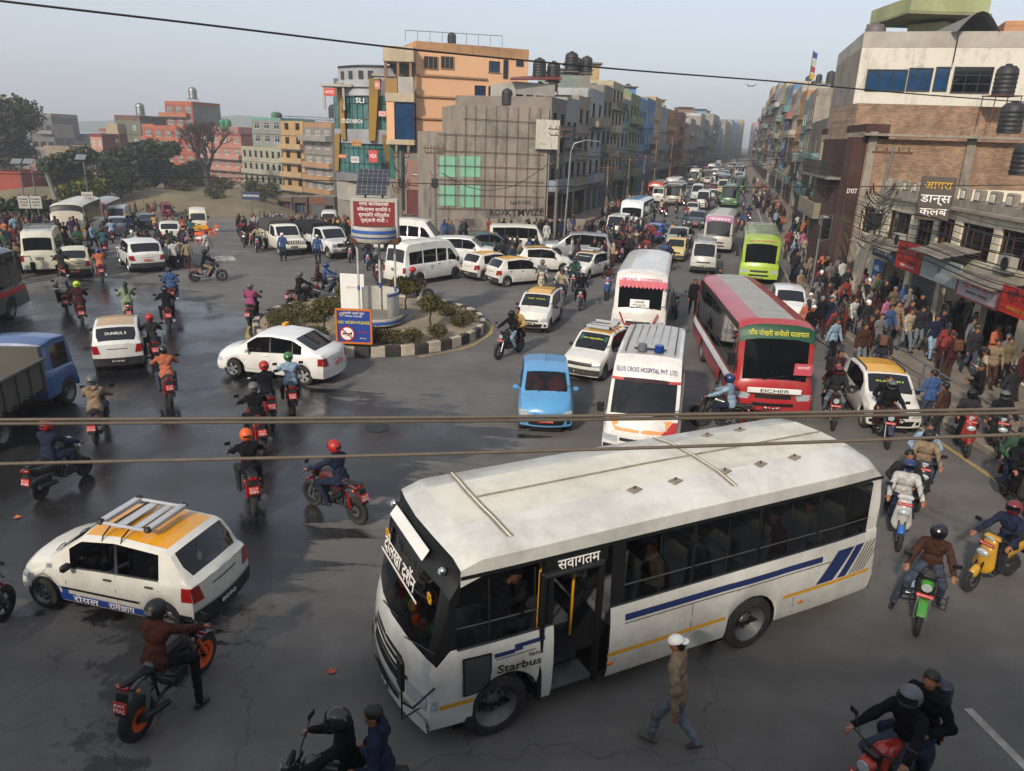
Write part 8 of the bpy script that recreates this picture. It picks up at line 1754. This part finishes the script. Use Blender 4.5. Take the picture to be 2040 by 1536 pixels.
mb=MB();q=V(108,400,75);mb.cyl((V(92,345,75)[0],75,V(92,345,75)[1]),(V(120,398,75)[0],75,V(120,398,75)[1]-2),.18,.22,8,'concrete');tag(mb.build('leaning_pole'),'leaning bare concrete post among the left trees','pole')
for px,py in((500,390),):x,z=V(px,py,88);board('dark blue hoarding in front of the pale green house',(x,88,z),2.2,.9,0,'s#242c50',[('BHATBHATENI',.3,'platetext',0,1.8)]);mb=MB();mb.cyl((x,88.1,-5),(x,88.1,z),.06,n=6,m='steel');tag(mb.build('sign_post'),'post of the dark blue hoarding','post')
for k,(px,py)in enumerate(((397,487),(404,484),(412,478),(420,473),(427,469),(433,466))):
 p=G(px,py);t=thing('traffic_barrier','small orange and white road barrier in the curved line','barrier',(*p,hz(*p)),k*.5,'orange road barriers');mb=MB();mb.box((0,0,.75),(.5,.04,.18),'orange');mb.box((0,0,.45),(.5,.04,.14),'white')
 for x in(-.2,.2):mb.cyl((x,-.15,0),(x,0,.8),.02,n=5,m='orange');mb.cyl((x,.15,0),(x,0,.8),.02,n=5,m='orange')
 mb.build('panel',t)
t=thing('railing','grey pipe railing along the right pavement kerb','railing',(0,0,0));KR=[(12.75,22.8),(13.2,26),(13.85,30),(14.3,34),(15.2,38),(17.5,46)];KR=[(13.3,14),(13.0,18),(12.9,20)]+KR[1:];mb=MB()
for z in(.62,1.05):mb.tube([(x+.25,y,z)for x,y in KR],.028,6,'steel')
mb.build('rail',t)
for i in range(len(KR)-1):
 for u in(0,.5):x=KR[i][0]*(1-u)+KR[i+1][0]*u+.25;y=KR[i][1]*(1-u)+KR[i+1][1]*u;mb=MB();mb.cyl((x,y,.1),(x,y,1.08),.032,n=6,m='steel');mb.build('post',t)
t=thing('traffic_signal','unlit traffic signal head on the right pavement','traffic light',(*G(1612,600),.1));mb=MB();mb.cyl((0,0,0),(0,0,3.1),.06,n=8,m='steel');mb.tube([(.0,0,3.0),(.0,0,4.3),(.5,0,4.3),(.5,0,3.1),(0,0,3.0)],.03,5,'steel');mb.build('post',t);mb=MB();mb.box((.25,0,3.65),(.34,.25,1.0),'black',b=.04)
for z in(3.35,3.65,3.95):mb.lathe([(.001,0),(.1,0),(.12,-.08)],(.25,-.13,z),'Y',12,'dark')
mb.build('signal_head',t)
# riders
FL={'head':'helmet'}
def ccol(n):return 'c'+CN[n]
def near_cols(top,bot,helmet=None,**k):d=dict(top=ccol(top),bottom=ccol(bot),**k);d.update({'helmet':helmet}if helmet else{});return d
def nearest(x,y,far=7.):
 b=sorted(((q[1]-x)**2+(q[2]-y)**2,q[0])for q in LM)
 return b[0][1]if b and b[0][0]<far*far*(1 if y<60 else 4)else None
def where(x,y,verb='near'):
 n=nearest(x,y)
 if n:return '%s %s'%(verb,n)
 if x>lineR(max(y,12))-5:return 'on the right pavement'
 if x<-25:return 'in the left crowd'
 return 'in the open road' if y<60 else 'at the far side'
HN={'black':'black','white':'white','red':'red','#a8c81e':'lime','p#1b2a5a':'navy','orange':'orange','p#2a6a2c':'green','p#6a1820':'maroon','s#55585c':'grey','p#12131a':'glossy black'}
protoM=motorcycle('p','p#16171a');protoS=scooter('p','p#1b1c1f');farM=flatten(protoM,'motorcycle');farS=flatten(protoS,'scooter')
PN={'black':'p#16171a','red':'p#8a1f1c','blue':'p#1f4a8c','maroon':'p#4a1418','white':'p#b8b8b4','grey':'p#55585c','yellow':'p#b88a1c','navy':'p#182440','cream':'p#b8ad90'}
nride=[0]
def ride(px,py,vp,kind='m',bc='black',top='black',bot='denim',hel='black',pil=None,pose=None,ang=None,near=False,lab=None,hand=None,opts=None,ridername=None):
 """motorcycle or scooter with its rider; px, py ground point of the middle"""
 p=np.array(G(px,py));a=rad(ang)if ang is not None else ahead(abs(vp),vp<0);z=hz(*p);loc=(p[0],p[1],z);d=p[1];sc=kind=='s'
 nm='scooter' if sc else 'motorcycle';short='%s %s'%(bc,nm)
 if hand is not None:b=hand;b.location=loc;b.rotation_euler=(0,0,a)
 elif d<46:
  b=dup(protoS if sc else protoM,loc,a,{'paint_#1b1c1f' if sc else 'paint_#16171a':PN[bc]},name=nm)
 else:
  b=link(nm,farS if sc else farM,None,loc,a);recolor(b,{'paint_#1b1c1f' if sc else 'paint_#16171a':PN[bc]})
 b['label']=lab or '%s %s ridden %s %s'%(bc,nm,'towards the camera' if math.sin(a)<-.4 else 'away from the camera' if math.sin(a)>.4 else 'across the junction',where(*p));b['category']=nm;b['group']='motorcycles and scooters'
 if top is None:return b
 P_=pose or(SCOOT if sc else RIDE);hn=HN.get(hel,'dark')if hel else None
 L_=ridername or 'rider in %s jacket%s on the %s %s'%(top,' and %s helmet'%hn if hn else ' without helmet',bc,nm)+(' '+where(*p)if not lab else '')
 if near or d<30:
  o=dict(opts or{});o.setdefault('grip',1);o.setdefault('fing',1 if d<16 else 0)
  r=person_near(P_,o,near_cols(top,bot,hel),L_,loc,a,h=.018 if d<18 else.024)
 else:
  k={id(RIDE):'ride',id(SCOOT):'scoot',id(RIDE2):'ride2',id(RIDE3):'ride3'}[id(P_)];r=far_person(k,P_,{},bool(hel),top,bot,'skin',hel or 'hair',loc,a,L_)
 r['group']='riders';r['category']='person'
 if pil:
  pt,pb,ph=pil[:3];o=pil[3]if len(pil)>3 else{}
  L2='passenger in %s top%s behind the rider in %s'%(pt,' with long hair' if o.get('longhair')else '',top)+(' '+where(*p)if len(pil)<5 else ' '+pil[4])
  if near or d<30:q=person_near(PILL,dict(fing=0,**o),near_cols(pt,pb,ph),L2,loc,a,h=.02 if d<18 else.024)
  else:q=far_person('pill',PILL,{},bool(ph),pt,pb,'skin',ph or 'hair',loc,a,L2)
  q['group']='riders';q['category']='person'
 return b
def far_person(key,pose,o,helmet,top,bot,skin,head,loc,a,label):
 r=link('person',far_mesh(key,pose,o,helmet=helmet),None,loc,a)
 for i,m in enumerate((skin,ccol(top),ccol(bot),'black',head)):r.material_slots[i].link='OBJECT';r.material_slots[i].material=mt(m)
 return tag(r,label,'person')
def mid(f,r):f=np.array(G(*f));r=np.array(G(*r));c=(f+r)/2;q=PIX(*c,0);return q[0],q[1],math.degrees(math.atan2(*(f-r)[::-1]))
kt=motorcycle('k','p#1a1b1e','orange',plt='बा ७९ प',no='२९०८',sport=True,accent='p#3a3b3f');x,y,a=mid((412,1330),(272,1475))
ride(x,y,0,bc='black',top='copper',bot='black',hel='black',pose=RIDE3,ang=a,near=True,hand=kt,lab='black sports motorcycle with orange wheels in the left foreground',ridername='rider in rust brown sweater with one foot down on the orange wheeled motorcycle')
x,y,a=mid((545,1640),(800,1660));ride(x,y,0,top='black',bot='black',hel='p#12131a',ang=a,near=True,lab='black touring motorcycle at the bottom edge below the white minibus',ridername='rider in black jacket and orange marked helmet at the bottom edge',pil=('navy','denim',None,{'hood':1},'at the bottom edge'))
x,y,a=mid((1690,1640),(1815,1560));rk2=motorcycle('k','p#a02018',plt='बा ८१ प',no='७१२०',accent='p#b02a1c')
ride(x,y,0,bc='red',top='black',bot='denim',hel='s#55585c',ang=a,near=True,hand=rk2,lab='red motorcycle with two headlamps at the bottom right',ridername='rider in black coat and grey helmet with red stripes at the bottom right',pil=('black','navy',None,{'longhair':1,'pack':'s#2a3040','puff':.02},'wearing a bag'))
gm=motorcycle('k','p#15171a',plt='बा ९९ प',no='५०५१',accent='p#3c8f2c',guard=True);x,y,a=mid((1822,1278),(1840,1175))
ride(x,y,0,top='brown',bot='denim',hel='p#12131a',pose=RIDE3,ang=a,near=True,hand=gm,lab='black motorcycle with green front mudguard and leg guards facing the camera',ridername='rider in brown button jacket with one foot down on the green mudguard motorcycle')
x,y,a=mid((1912,1185),(2025,1140));ride(x,y,0,'s','yellow','navy','charcoal','p#6a1820',ang=a,near=True,opts={'mask':'s#9ab4c4'},lab='mustard yellow scooter facing left near the right edge',ridername='girl in navy top and maroon helmet with face mask on the yellow scooter')
bs_=scooter('k','p#b8b8b4',front2='p#1f5fae');x,y,a=mid((1787,1100),(1780,1040));ride(x,y,0,'s','white','white','navy','p#1b2a5a',ang=a,near=True,hand=bs_,lab='white scooter with blue front mudguard beside the rear of the minibus',ridername='rider in white striped top and navy helmet on the white and blue scooter',pil=('charcoal','black',None,{},'beside the minibus'))
x,y,a=mid((1826,1030),(1822,965));ride(x,y,0,'s','black','beige','denim','black',ang=a,near=True,lab='black scooter facing the camera behind the white and blue scooter',ridername='rider in beige and black jacket behind the white and blue scooter',pil=('light blue','navy',None,{},'on the black scooter'))
x,y,a=mid((1930,925),(1900,868));ride(x,y,0,'s','red','charcoal','black','black',ang=a,near=True,lab='red scooter waiting by the right pavement',ridername='rider in charcoal jacket on the red scooter by the right pavement')
x,y,a=mid((1992,930),(1965,870));ride(x,y,0,'s','black','black','charcoal','s#55585c',ang=a,near=True,lab='black scooter waiting next to the red scooter',ridername='rider in black jacket and grey helmet next to the red scooter')
x,y,a=mid((1770,905),(1745,850));ride(x,y,0,'m','navy','black','maroon','s#55585c',ang=a,near=True,lab='dark navy motorcycle in front of the yellow roofed taxi',ridername='rider in black jacket and maroon trousers in front of the yellow roofed taxi',pil=('black','maroon',None,{'mask':'white'},'wearing a mask'))
x,y,a=mid((1660,870),(1648,815));ride(x,y,0,'m','maroon','charcoal','grey denim','p#6a1820',ang=a,near=True,lab='maroon motorcycle between the red bus and the yellow roofed taxi',ridername='rider in charcoal vest between the red bus and the taxi',pil=('maroon','black',None,{},'beside the red bus'))
x,y,a=mid((1395,850),(1475,868));ride(x,y,0,'m','black','light blue','navy','p#1b2a5a',ang=a,near=True,lab='black motorcycle turned sideways in front of the red bus',ridername='rider in light blue shirt in front of the red bus')
x,y,a=mid((2110,1130),(2060,1060));ride(2020,1010,-1300,'s','black','black','black','black',near=True,opts={'puff':.03},lab='dark scooter at the right edge behind the yellow scooter',ridername='rider in black puffer jacket at the right edge',pil=('green','navy',None,{'mask':'s#9ab4c4'},'at the right edge'))
for q in(((715,1045),(622,1005),'m','maroon','navy','navy','red',None,{},'dark red motorcycle on the wet road left of the minibus','rider in blue and black vest with sling bag on the dark red motorcycle'),((512,1040),(492,960),'m','black','black','charcoal','orange',None,{},'black motorcycle seen from behind on the wet road','rider in black jacket and orange helmet on the wet road'),((88,992),(165,950),'s','black','navy','denim','red',None,{},'black scooter at the left edge below the tipper truck','rider in navy sweater and jeans below the tipper truck'),((190,890),(215,845),'s','maroon','beige','denim','s#55585c',None,{'hood':1},'dark red scooter beside the tipper truck','rider in beige hooded jacket beside the tipper truck'),((528,915),(500,860),'m','red','black','black','s#55585c',None,{},'red tailed motorcycle below the pair of riders','rider in black tracksuit on the red tailed motorcycle'),((548,862),(520,810),'m','black','black','grey','red',None,{},'black motorcycle ridden by the red helmeted rider','rider in black quilted jacket and red helmet near the white sedan'),((587,838),(575,790),'m','black','light blue','charcoal','p#2a6a2c',None,{},'black motorcycle with lit tail lamp near the white sedan','rider in light blue shirt and green helmet near the white sedan'),((345,822),(330,775),'m','grey','orange','denim','p#12131a',None,{},'grey motorcycle reflected in the wet road','rider in bright orange sweater on the wet road'),((318,745),(300,700),'m','black','charcoal','denim','red',None,{},'black motorcycle right of the tan roofed taxi','rider in charcoal jacket and red helmet right of the tan roofed taxi'),((343,675),(330,630),'m','black','black','black','black',None,{},'black motorcycle in the middle of the left lane','rider dressed all in black in the left lane'),((350,625),(338,590),'m','red','charcoal','black','p#1b2a5a',('blue','denim',None),{},'red motorcycle carrying two people in the left lane','rider in charcoal jacket and navy helmet carrying a passenger'),((262,660),(255,620),'s','cream','light green','cream',None,None,{'longhair':1},'cream scooter ahead of the tan roofed taxi','woman in light green top riding the cream scooter'),((170,662),(158,620),'s','maroon','maroon','maroon','#a8c81e',None,{'long':1},'maroon scooter with lit tail lamp on the left','rider in long maroon coat and lime helmet'),((138,640),(128,598),'s','maroon','charcoal','black','black',('grey','brown',None),{},'dark maroon scooter left of the lime helmeted rider','rider in charcoal jacket left of the lime helmeted rider'),((492,655),(518,630),'s','black','magenta','black','s#55585c',None,{},'black scooter left of the roundabout','rider in bright pink jacket left of the roundabout')):
 x,y,a=mid(q[1],q[0]);ride(x,y,0,q[2],q[3],q[4],q[5],q[6],q[7],ang=a,near=True,opts=q[8],lab=q[9],ridername=q[10])
for q in((990,718,1038,700,'m','black','black','light blue','black',('yellow','black',None)),(1152,628,1158,600,'m','black','black','black','black',None),(1115,620,1118,590,'m','maroon','cream','denim','black',('white','denim',None)),(1076,592,1080,570,'s','cream','grey','charcoal','s#55585c',None),(1138,588,1145,566,'m','black','green','denim','black',('light blue','navy',None)),(1205,606,1212,578,'s','blue','brown','beige','black',None),(1322,545,1325,520,'s','maroon','blue','beige','p#1b2a5a',None),(440,560,392,562,'m','black','black','beige','black',None),(622,610,585,618,'m','black','black','black','s#55585c',None),(682,592,630,592,'m','black','blue','denim','p#1b2a5a',('brown','black',None)),(755,572,748,555,'s','maroon','charcoal','black','s#55585c',None),(852,600,800,602,'m','maroon','charcoal','denim','red',None),(1352,652,1335,610,'m','black',None,None,None,None),(208,575,200,545,'m','black','orange','grey','p#1b2a5a',None),(350,545,345,518,'m','black','charcoal','cream','black',None),(186,560,178,532,'s','maroon','charcoal','denim','black',None),(130,575,126,548,'m','black','charcoal','black','black',None),(212,520,208,495,'s','black','teal','black','black',None),(228,500,224,478,'s','black','light blue','black','black',None),(1468,466,1470,446,'s','red','black','black','black',None)):
 rr,ff_=((q[2],q[3]),(q[0],q[1]))if q[1]>q[3]and q[0]>600 or q[0]in(440,)or(q[0]in(682,852,622))else((q[0],q[1]),(q[2],q[3]))
 x,y,a=mid(ff_,rr);ride(x,y,0,q[4],q[5],q[6],q[7],q[8],q[9],ang=a)
tcs=['black','charcoal','navy','red','grey','maroon','brown','blue','black','teal','cream','green']
far_r=[(490,492,-700),(503,487,-700),(515,500,-700),(484,480,-700),(478,455,700),(505,448,700),(310,462,340),(366,468,380),(355,462,380),(383,478,380),(268,458,330),(258,470,330),(280,476,330),(330,440,350),(380,446,380),(300,432,350),(345,436,350),(247,446,340),(218,478,330),(372,440,380),(1345,470,-1480),(1362,462,-1480),(1268,490,1470),(1320,478,1470),(1300,445,1480),(1325,432,1480),(1290,425,1480),(1365,440,-1485),(1430,425,-1490),(1418,440,-1490),(1347,425,1480),(1425,405,-1490),(1360,410,1480),(1335,395,1480),(1330,540,-1460),(1190,540,-1400),(1010,520,-900),(1240,520,-1440),(1255,505,1460),(1285,520,-1450),(700,520,-900),(735,535,-900),(520,470,-700),(555,470,-700),(1465,400,-1495),(1480,420,-1495),(1490,440,1490),(625,470,-740),(600,462,-740)]
for k in range(26):far_r.append(((1235,1265,1300,1345,1380,1420,1440,1462)[k%8]+rnd.uniform(-14,14)+(k//8)*14,(520,500,470,445,425,405,392,380)[(k*3)%8]-(k//8)*6,1480 if k%8<3 else-1485))
for i,(px,py,vp)in enumerate(far_r):ride(px,py,vp,'s' if i%3==0 else 'm',['black','red','navy','maroon','black','grey','blue'][i%7],['yellow','orange'][i%2]if px in(310,366,380)else tcs[(i*5)%12],['denim','black','charcoal'][i%3],['black','s#55585c','red','black','white','p#1b2a5a'][(i*3)%6])
# people on foot
def walk(px,py,ang,top,bot,label,pose=STAND,o=None,z=0,**k):
 p=G(px,py,z);r=person_near(pose,o or{},near_cols(top,bot,**k),label,(p[0],p[1],z+hz(*p)),rad(ang),h=.018 if p[1]<14 else.024);r['group']='people on foot';return r
WM=Pose(lean=8,pel=(0,0,.93),feet=((.27,.07,.08),(-.30,-.08,.13)),hands=((-.05,.30,.82),(.12,-.27,.80)),toes=((1,.05,.1),(1,-.1,-.7)),head=(8,-18))
walk(1338,1488,152,'beige','grey denim','man in beige fleece and white cap walking past the white minibus',WM,dict(cap='white',backcap=1,puff=.018,crop=0),shoe='s#4a4845')
sp=person_near(Pose(pel=(0,0,.45),lean=6,hands=((.2,.05,1.0),(.35,-.2,.75)),knees=((.42,.14,.5),(.42,-.14,.5)),feet=((.45,.14,.08),(.45,-.14,.08)),head=(40,-10)),dict(hood=1),near_cols('black','charcoal'),'man in black hooded top leaning at the front window of the minibus');q=cpos+hd*2.45+lf_*.76;sp.location=(q[0],q[1],.99);sp.rotation_euler=(0,0,hang+.05)
sp=person_near(SIT,dict(fing=0),near_cols('grey','navy'),'driver of the white minibus behind the steering wheel');q=cpos+hd*2.55-lf_*.62;sp.location=(q[0],q[1],.86);sp.rotation_euler=(0,0,hang)
for k in range(4):
 sp=person_near(SIT,dict(fing=0),near_cols(['grey','maroon','navy','beige'][k],'charcoal'),'passenger in %s top seated in the white minibus'%['grey','maroon','navy','beige'][k],h=.026);q=cpos+hd*(-3.1+.8*(k+k//2)+.05)+lf_*.62;sp.location=(q[0],q[1],.76);sp.rotation_euler=(0,0,hang)
for(px,py,vp,t,b,lb)in((1,1255,0,None,None,''),):
 x,y,a=mid((-5,1250),(-90,1330));ride(x,y,0,'m','black',None,ang=a,lab='black motorcycle cut off by the left edge',near=True)
ride(60,1830,0,'m','black','navy','denim','p#1b2a5a',ang=110,near=True,lab='motorcycle almost out of frame at the bottom left',ridername='rider in blue helmet at the bottom left corner')
for q in((565,520,-70,'blue','navy','traffic policeman in blue shirt left of the white pickup truck',STAND2),(634,524,-80,'blue','navy','traffic policeman in blue shirt right of the cream pickup truck',STAND),(417,518,165,'white','grey denim','man in white shirt crossing the open road on the left',WALK2)):walk(*q,o=dict(fing=0,cap='white' if q[0]>500 else None)if q[0]>500 else dict(fing=0))
NP=[(1655,800,-70,'maroon','black','man in open maroon jacket beside the red bus','WALK'),(1652,722,-60,'light blue','black','man in denim jacket walking beside the red bus','WALK2'),(1708,735,-80,'brown','grey denim','man in dark brown coat by the railing end','STAND'),(1748,748,60,'charcoal','denim','man in dark puffer jacket at the railing beside the taxi','STAND2'),(1840,850,95,'blue','denim','man in bright blue sweater beside the yellow roofed taxi','STAND3'),(1862,880,120,'brown','charcoal','bearded man in brown jacket right of the taxi','STAND'),(1798,700,-75,'cream','grey denim','youth in cream printed hoodie on the right pavement','WALK'),(1822,695,-85,'charcoal','grey denim','youth in black puffer vest beside the cream hoodie','STAND'),(1848,715,-80,'navy','light blue','boy in blue and white jacket on the right pavement','WALK2'),(1872,690,90,'black','black','woman with long black jacket facing the shops','STAND'),(1885,760,100,'maroon','brown','man in maroon vest over white shirt at the railing','STAND3'),(1874,735,80,'red','maroon','woman in red shawl with yellow bag by the railing','STAND'),(1925,745,-95,'charcoal','denim','man in dark coat over light blue shirt before the green shutter','WALK'),(1945,800,150,'cream','brown','man in cream hooded jacket with orange scarf','STAND2'),(1965,775,-100,'beige','brown','man in beige jacket behind the cream hooded man','STAND'),(1935,835,160,'black','black','woman in black suit leaning over the railing','STAND3'),(1990,770,-90,'khaki','black','woman in khaki top and black cardigan before the green shutter','STAND'),(1955,690,-80,'green','black','man in camouflage jacket at the green shutter','STAND'),(1982,700,-100,'navy','black','man in dark navy jacket at the green shutter','STAND3'),(2020,800,120,'maroon','charcoal','man in maroon jacket at the right edge of the pavement','STAND'),(1995,840,110,'charcoal','charcoal','man in quilted black jacket sitting by the railing','STAND2'),(1760,690,-70,'blue','denim','boy in patterned blue sweater on the right pavement','WALK2'),(1690,670,-65,'white','black','man in white shirt and maroon scarf on the right pavement','WALK'),(1640,650,70,'magenta','black','woman in pink coat walking away on the right pavement','WALK'),(1378,628,-95,'black','black','man all in black between the white and red buses','WALK'),(1402,612,-80,'light blue','charcoal','man in pale blue shirt between the white and red buses','STAND'),(1428,600,-100,'black','denim','man in dark cap beside the old microbus','STAND')]
PO=dict(WALK=WALK,WALK2=WALK2,STAND=STAND,STAND2=STAND2,STAND3=STAND3)
for i,(px,py,a,t,b,lb,po)in enumerate(NP):
 p=G(px,py,.16 if px>1690 and i not in(3,4,5,15)else 0);f='woman' in lb
 walk(px,py,a,t,b,lb,PO[po],dict(fing=0,pack=('s#2a3040' if i%5==2 else 's#5a3a2a' if i%7==3 else None),longhair=int(f and i%2),puff=.024 if 'puffer' in lb or 'coat' in lb else.014),z=.16 if px>1720 and i not in(3,4,5)else 0)
FP={'w':(WALK,{}),'w2':(WALK2,{}),'s':(STAND,{}),'s2':(STAND2,{}),'s3':(STAND3,{}),'wl':(WALK2,{'longhair':1,'long':1}),'sl':(STAND,{'longhair':1,'long':1}),'sk':(STAND2,{'longhair':1,'skirt':1}),'wk':(WALK,{'longhair':1,'skirt':1})}
wts=['black','charcoal','navy','maroon','red','grey','brown','black','cream','white','pink','beige','khaki','purple','charcoal','light blue','black','denim','navy','brown','white','charcoal','black','maroon','blue','grey','black','green','orange','charcoal','grey','beige']
wbs=['black','denim','charcoal','navy','brown','grey denim','maroon','black']
spots=[];CR=[]
def region(n,poly,dang=None,z=0.,tops=None,tagn='',mind=.55):
 k=0;tries=0;xs_=[q[0]for q in poly];ys_=[q[1]for q in poly]
 while k<n and tries<n*60:
  tries+=1;px=rnd.uniform(min(xs_),max(xs_));py=rnd.uniform(min(ys_),max(ys_))
  if poly_sd(np.array([px]),np.array([py]),poly)[0]<0:continue
  p=G(px,py,z)
  if any((p[0]-q[0])**2+(p[1]-q[1])**2<mind*mind for q in spots)or any((p[0]-q[1])**2+(p[1]-q[2])**2<(2.0 if 'bus' not in q[0]and 'van' not in q[0]else 3.2)for q in LM):continue
  spots.append(p);CR.append((p,z,(rnd.choice(dang)if dang else rnd.uniform(0,360))+rnd.uniform(-25,25),tagn,tops));k+=1
region(90,[(-20,580),(-20,470),(60,455),(125,450),(205,500),(150,525),(60,505),(45,560)],tagn='in the waiting crowd at the left edge',mind=.6)
region(30,[(255,532),(378,540),(375,512),(250,512)],[90,60,120],tagn='in the group standing behind the white suv',mind=.5)
region(70,[(470,470),(520,440),(600,440),(680,455),(710,490),(690,500),(640,478),(560,470)],tagn='in the crowd before the old houses',mind=.8)
region(16,[(640,475),(690,480),(690,466),(640,462)],tagn='in the orange clad procession',tops=['orange','orange','red','yellow'])
region(44,[(235,420),(330,405),(470,412),(480,425),(330,425),(240,440)],tagn='at the foot of the dirt slope',mind=1.2)
region(34,[(870,495),(950,480),(1090,490),(1150,480),(1150,462),(1060,478),(890,478)],tagn='by the low wall of the grey block')
region(56,[(1110,520),(1180,470),(1260,440),(1300,480),(1240,515),(1220,545)],tagn='at the mouth of the street')
region(24,[(1170,525),(1290,520),(1300,490),(1200,495)],tagn='walking between the street vehicles')
region(14,[(975,545),(1010,548),(1075,520),(1010,518)],tagn='behind the turning taxis')
region(105,[(1600,700),(1720,720),(1850,690),(1800,620),(1660,520),(1560,430),(1530,400),(1520,415),(1570,520)],[-70,110,100],.15,tagn='on the right pavement',mind=.62)
region(16,[(1690,640),(1900,720),(2040,800),(2040,740),(1900,670),(1750,600)],[-70,110],.16,tagn='on the pavement before the shops',mind=.7)
region(70,[(1500,420),(1545,450),(1560,430),(1520,385),(1500,360)],tagn='far up the right side of the street',mind=.7)
region(60,[(1210,450),(1300,405),(1340,385),(1290,400),(1200,430)],tagn='on the left pavement up the street',mind=.7)
cn=sum(1 for o in bpy.data.objects if o.get('category')=='person');room=max(0,300-cn);CR.sort(key=lambda q:q[0][1]);rest=[]
for i,(p,z,a,tn,tops)in enumerate(CR):
 t=rnd.choice(tops or wts);b=rnd.choice(wbs);kx=rnd.choice(list(FP));po,o=FP[kx];loc=(p[0],p[1],z+hz(*p));s_=rnd.uniform(.93,1.04)
 if i>=room:rest.append((kx,loc,rad(a),t,b));continue
 verb='walking' if kx[0]=='w' else 'standing';f='woman' if 'l' in kx or 'k' in kx else 'man'
 wh=where(*p);wh=wh if wh.startswith('near')and p[1]<60 else tn
 r=far_person(kx,po,o,False,t,b,rnd.choice(['skin','skin2']),rnd.choice(['hair','hair','hair','hair','s#6a6a68','white']if f=='man' else['hair']),loc,rad(a),'%s in %s top and %s %s %s %s'%(f,t,b,'skirt' if 'k' in kx else 'trousers',verb,wh));r.scale=(s_,)*3;r['group']='people on foot'
if rest:
 V_,F_,MI,mats,n=[],[],[],[],0
 for kx,loc,a,t,b in rest:
  me=far_mesh(kx+'_f',FP[kx][0],FP[kx][1],h=.05);v=np.zeros(len(me.vertices)*3);me.vertices.foreach_get('co',v);v=v.reshape(-1,3)@rotm(a).T+np.array(loc);V_.append(v);ms=[mt(q)for q in('skin',ccol(t),ccol(b),'black','hair')];mp=[]
  for m in ms:
   if m not in mats:mats.append(m)
   mp.append(mats.index(m))
  for q in me.polygons:F_.append(tuple(i+n for i in q.vertices));MI.append(mp[q.material_index])
  n+=len(v)
 tag(link('crowd',mkmesh('crowd',np.vstack(V_),F_,MI,mats,[True]*len(F_))),'distant crowd of people along the street and the junction','crowd',kind='stuff')
kill(protoM);kill(protoS)
for(px,py,Yd,lb)in((1618,118,75,'string of colourful prayer flags on a rooftop pole'),(1672,130,72,'small striped prayer flag on a rooftop pole')):
 x,z=V(px,py,Yd);t=thing('prayer_flag',lb,'flag',(x,Yd,z-2.5),0,'rooftop flags');mb=MB();mb.cyl((0,0,-2),(0,0,3.3),.04,n=5,m='steel');mb.build('pole',t)
 for k,c in enumerate(('p#2a3a7a','w#c8c4b8','p#9a2a20','p#c8a020')):mb=MB();mb.add([(0,0,3.2-k*.6),(.5+.1*math.sin(k*3),.15,3.0-k*.6),(.45,.1,2.5-k*.6),(0,0,2.65-k*.6)],[(0,1,2,3)],c);mb.build('flag',t)
bi=V(1496,172,60);mb=MB();mb.add([(0,0,0),(.12,.02,.05),(.5,0,.22),(.15,0,-.03),(-.12,.02,.05),(-.5,0,.2),(-.15,0,-.03),(0,.25,.02),(0,-.2,0)],[(0,1,2,3),(0,6,5,4),(1,7,4,0),(3,8,6,0)],'black');tag(mb.build('bird',None,(bi[0],60,bi[1])),'small dark bird flying above the street','bird')
# labels that single out one thing
bpy.context.view_layer.update()
def uniq():
 by={}
 for o in bpy.data.objects:
  if o.parent is None and o.get('label'):by.setdefault(o['label'].strip().lower(),[]).append(o)
 ords=['leftmost','second from left','third from left','fourth from left','fifth from left','sixth from left','seventh from left','eighth from left','ninth from left','tenth from left']+['%dth from left'%i for i in range(11,60)]
 for lb,L in by.items():
  if len(L)<2:continue
  L.sort(key=lambda o:PIX(*o.location)[0]if not(o.data and o.location.length<.01)else PIX(*(np.array([c[:]for c in o.bound_box]).mean(0)))[0])
  for i,o in enumerate(L):o['label']='%s, %s'%(' '.join(o['label'].split()[:13]),ords[min(i,58)])
import re
for o in bpy.data.objects:
 lb=o.get('label')
 if o.parent is None and lb:
  for pat in(r' trousers',r' skirt',r' and [a-z ]+ helmet',r' on the \w+ (motorcycle|scooter)',r' with long hair',r' without helmet',r' in the row',r' behind the rider'):
   if len(lb.split())>15:lb=re.sub(pat,'',lb,count=1)
  o['label']=lb
uniq();uniq()
# the air
mb=MB();mb.box((0,610,36),(1990,1400,100),'dark');hzo=mb.build('haze');hzo['kind']='stuff';hzo.data.materials.clear()
hm=bpy.data.materials.new('haze');hm.use_nodes=True;n=hm.node_tree;n.nodes.clear();o=n.nodes.new('ShaderNodeOutputMaterial');v=n.nodes.new('ShaderNodeVolumePrincipled')
v.inputs['Density'].default_value=.00085;v.inputs['Color'].default_value=(.86,.9,.97,1);v.inputs['Anisotropy'].default_value=.2;n.links.new(v.outputs[0],o.inputs['Volume']);hzo.data.materials.append(hm)
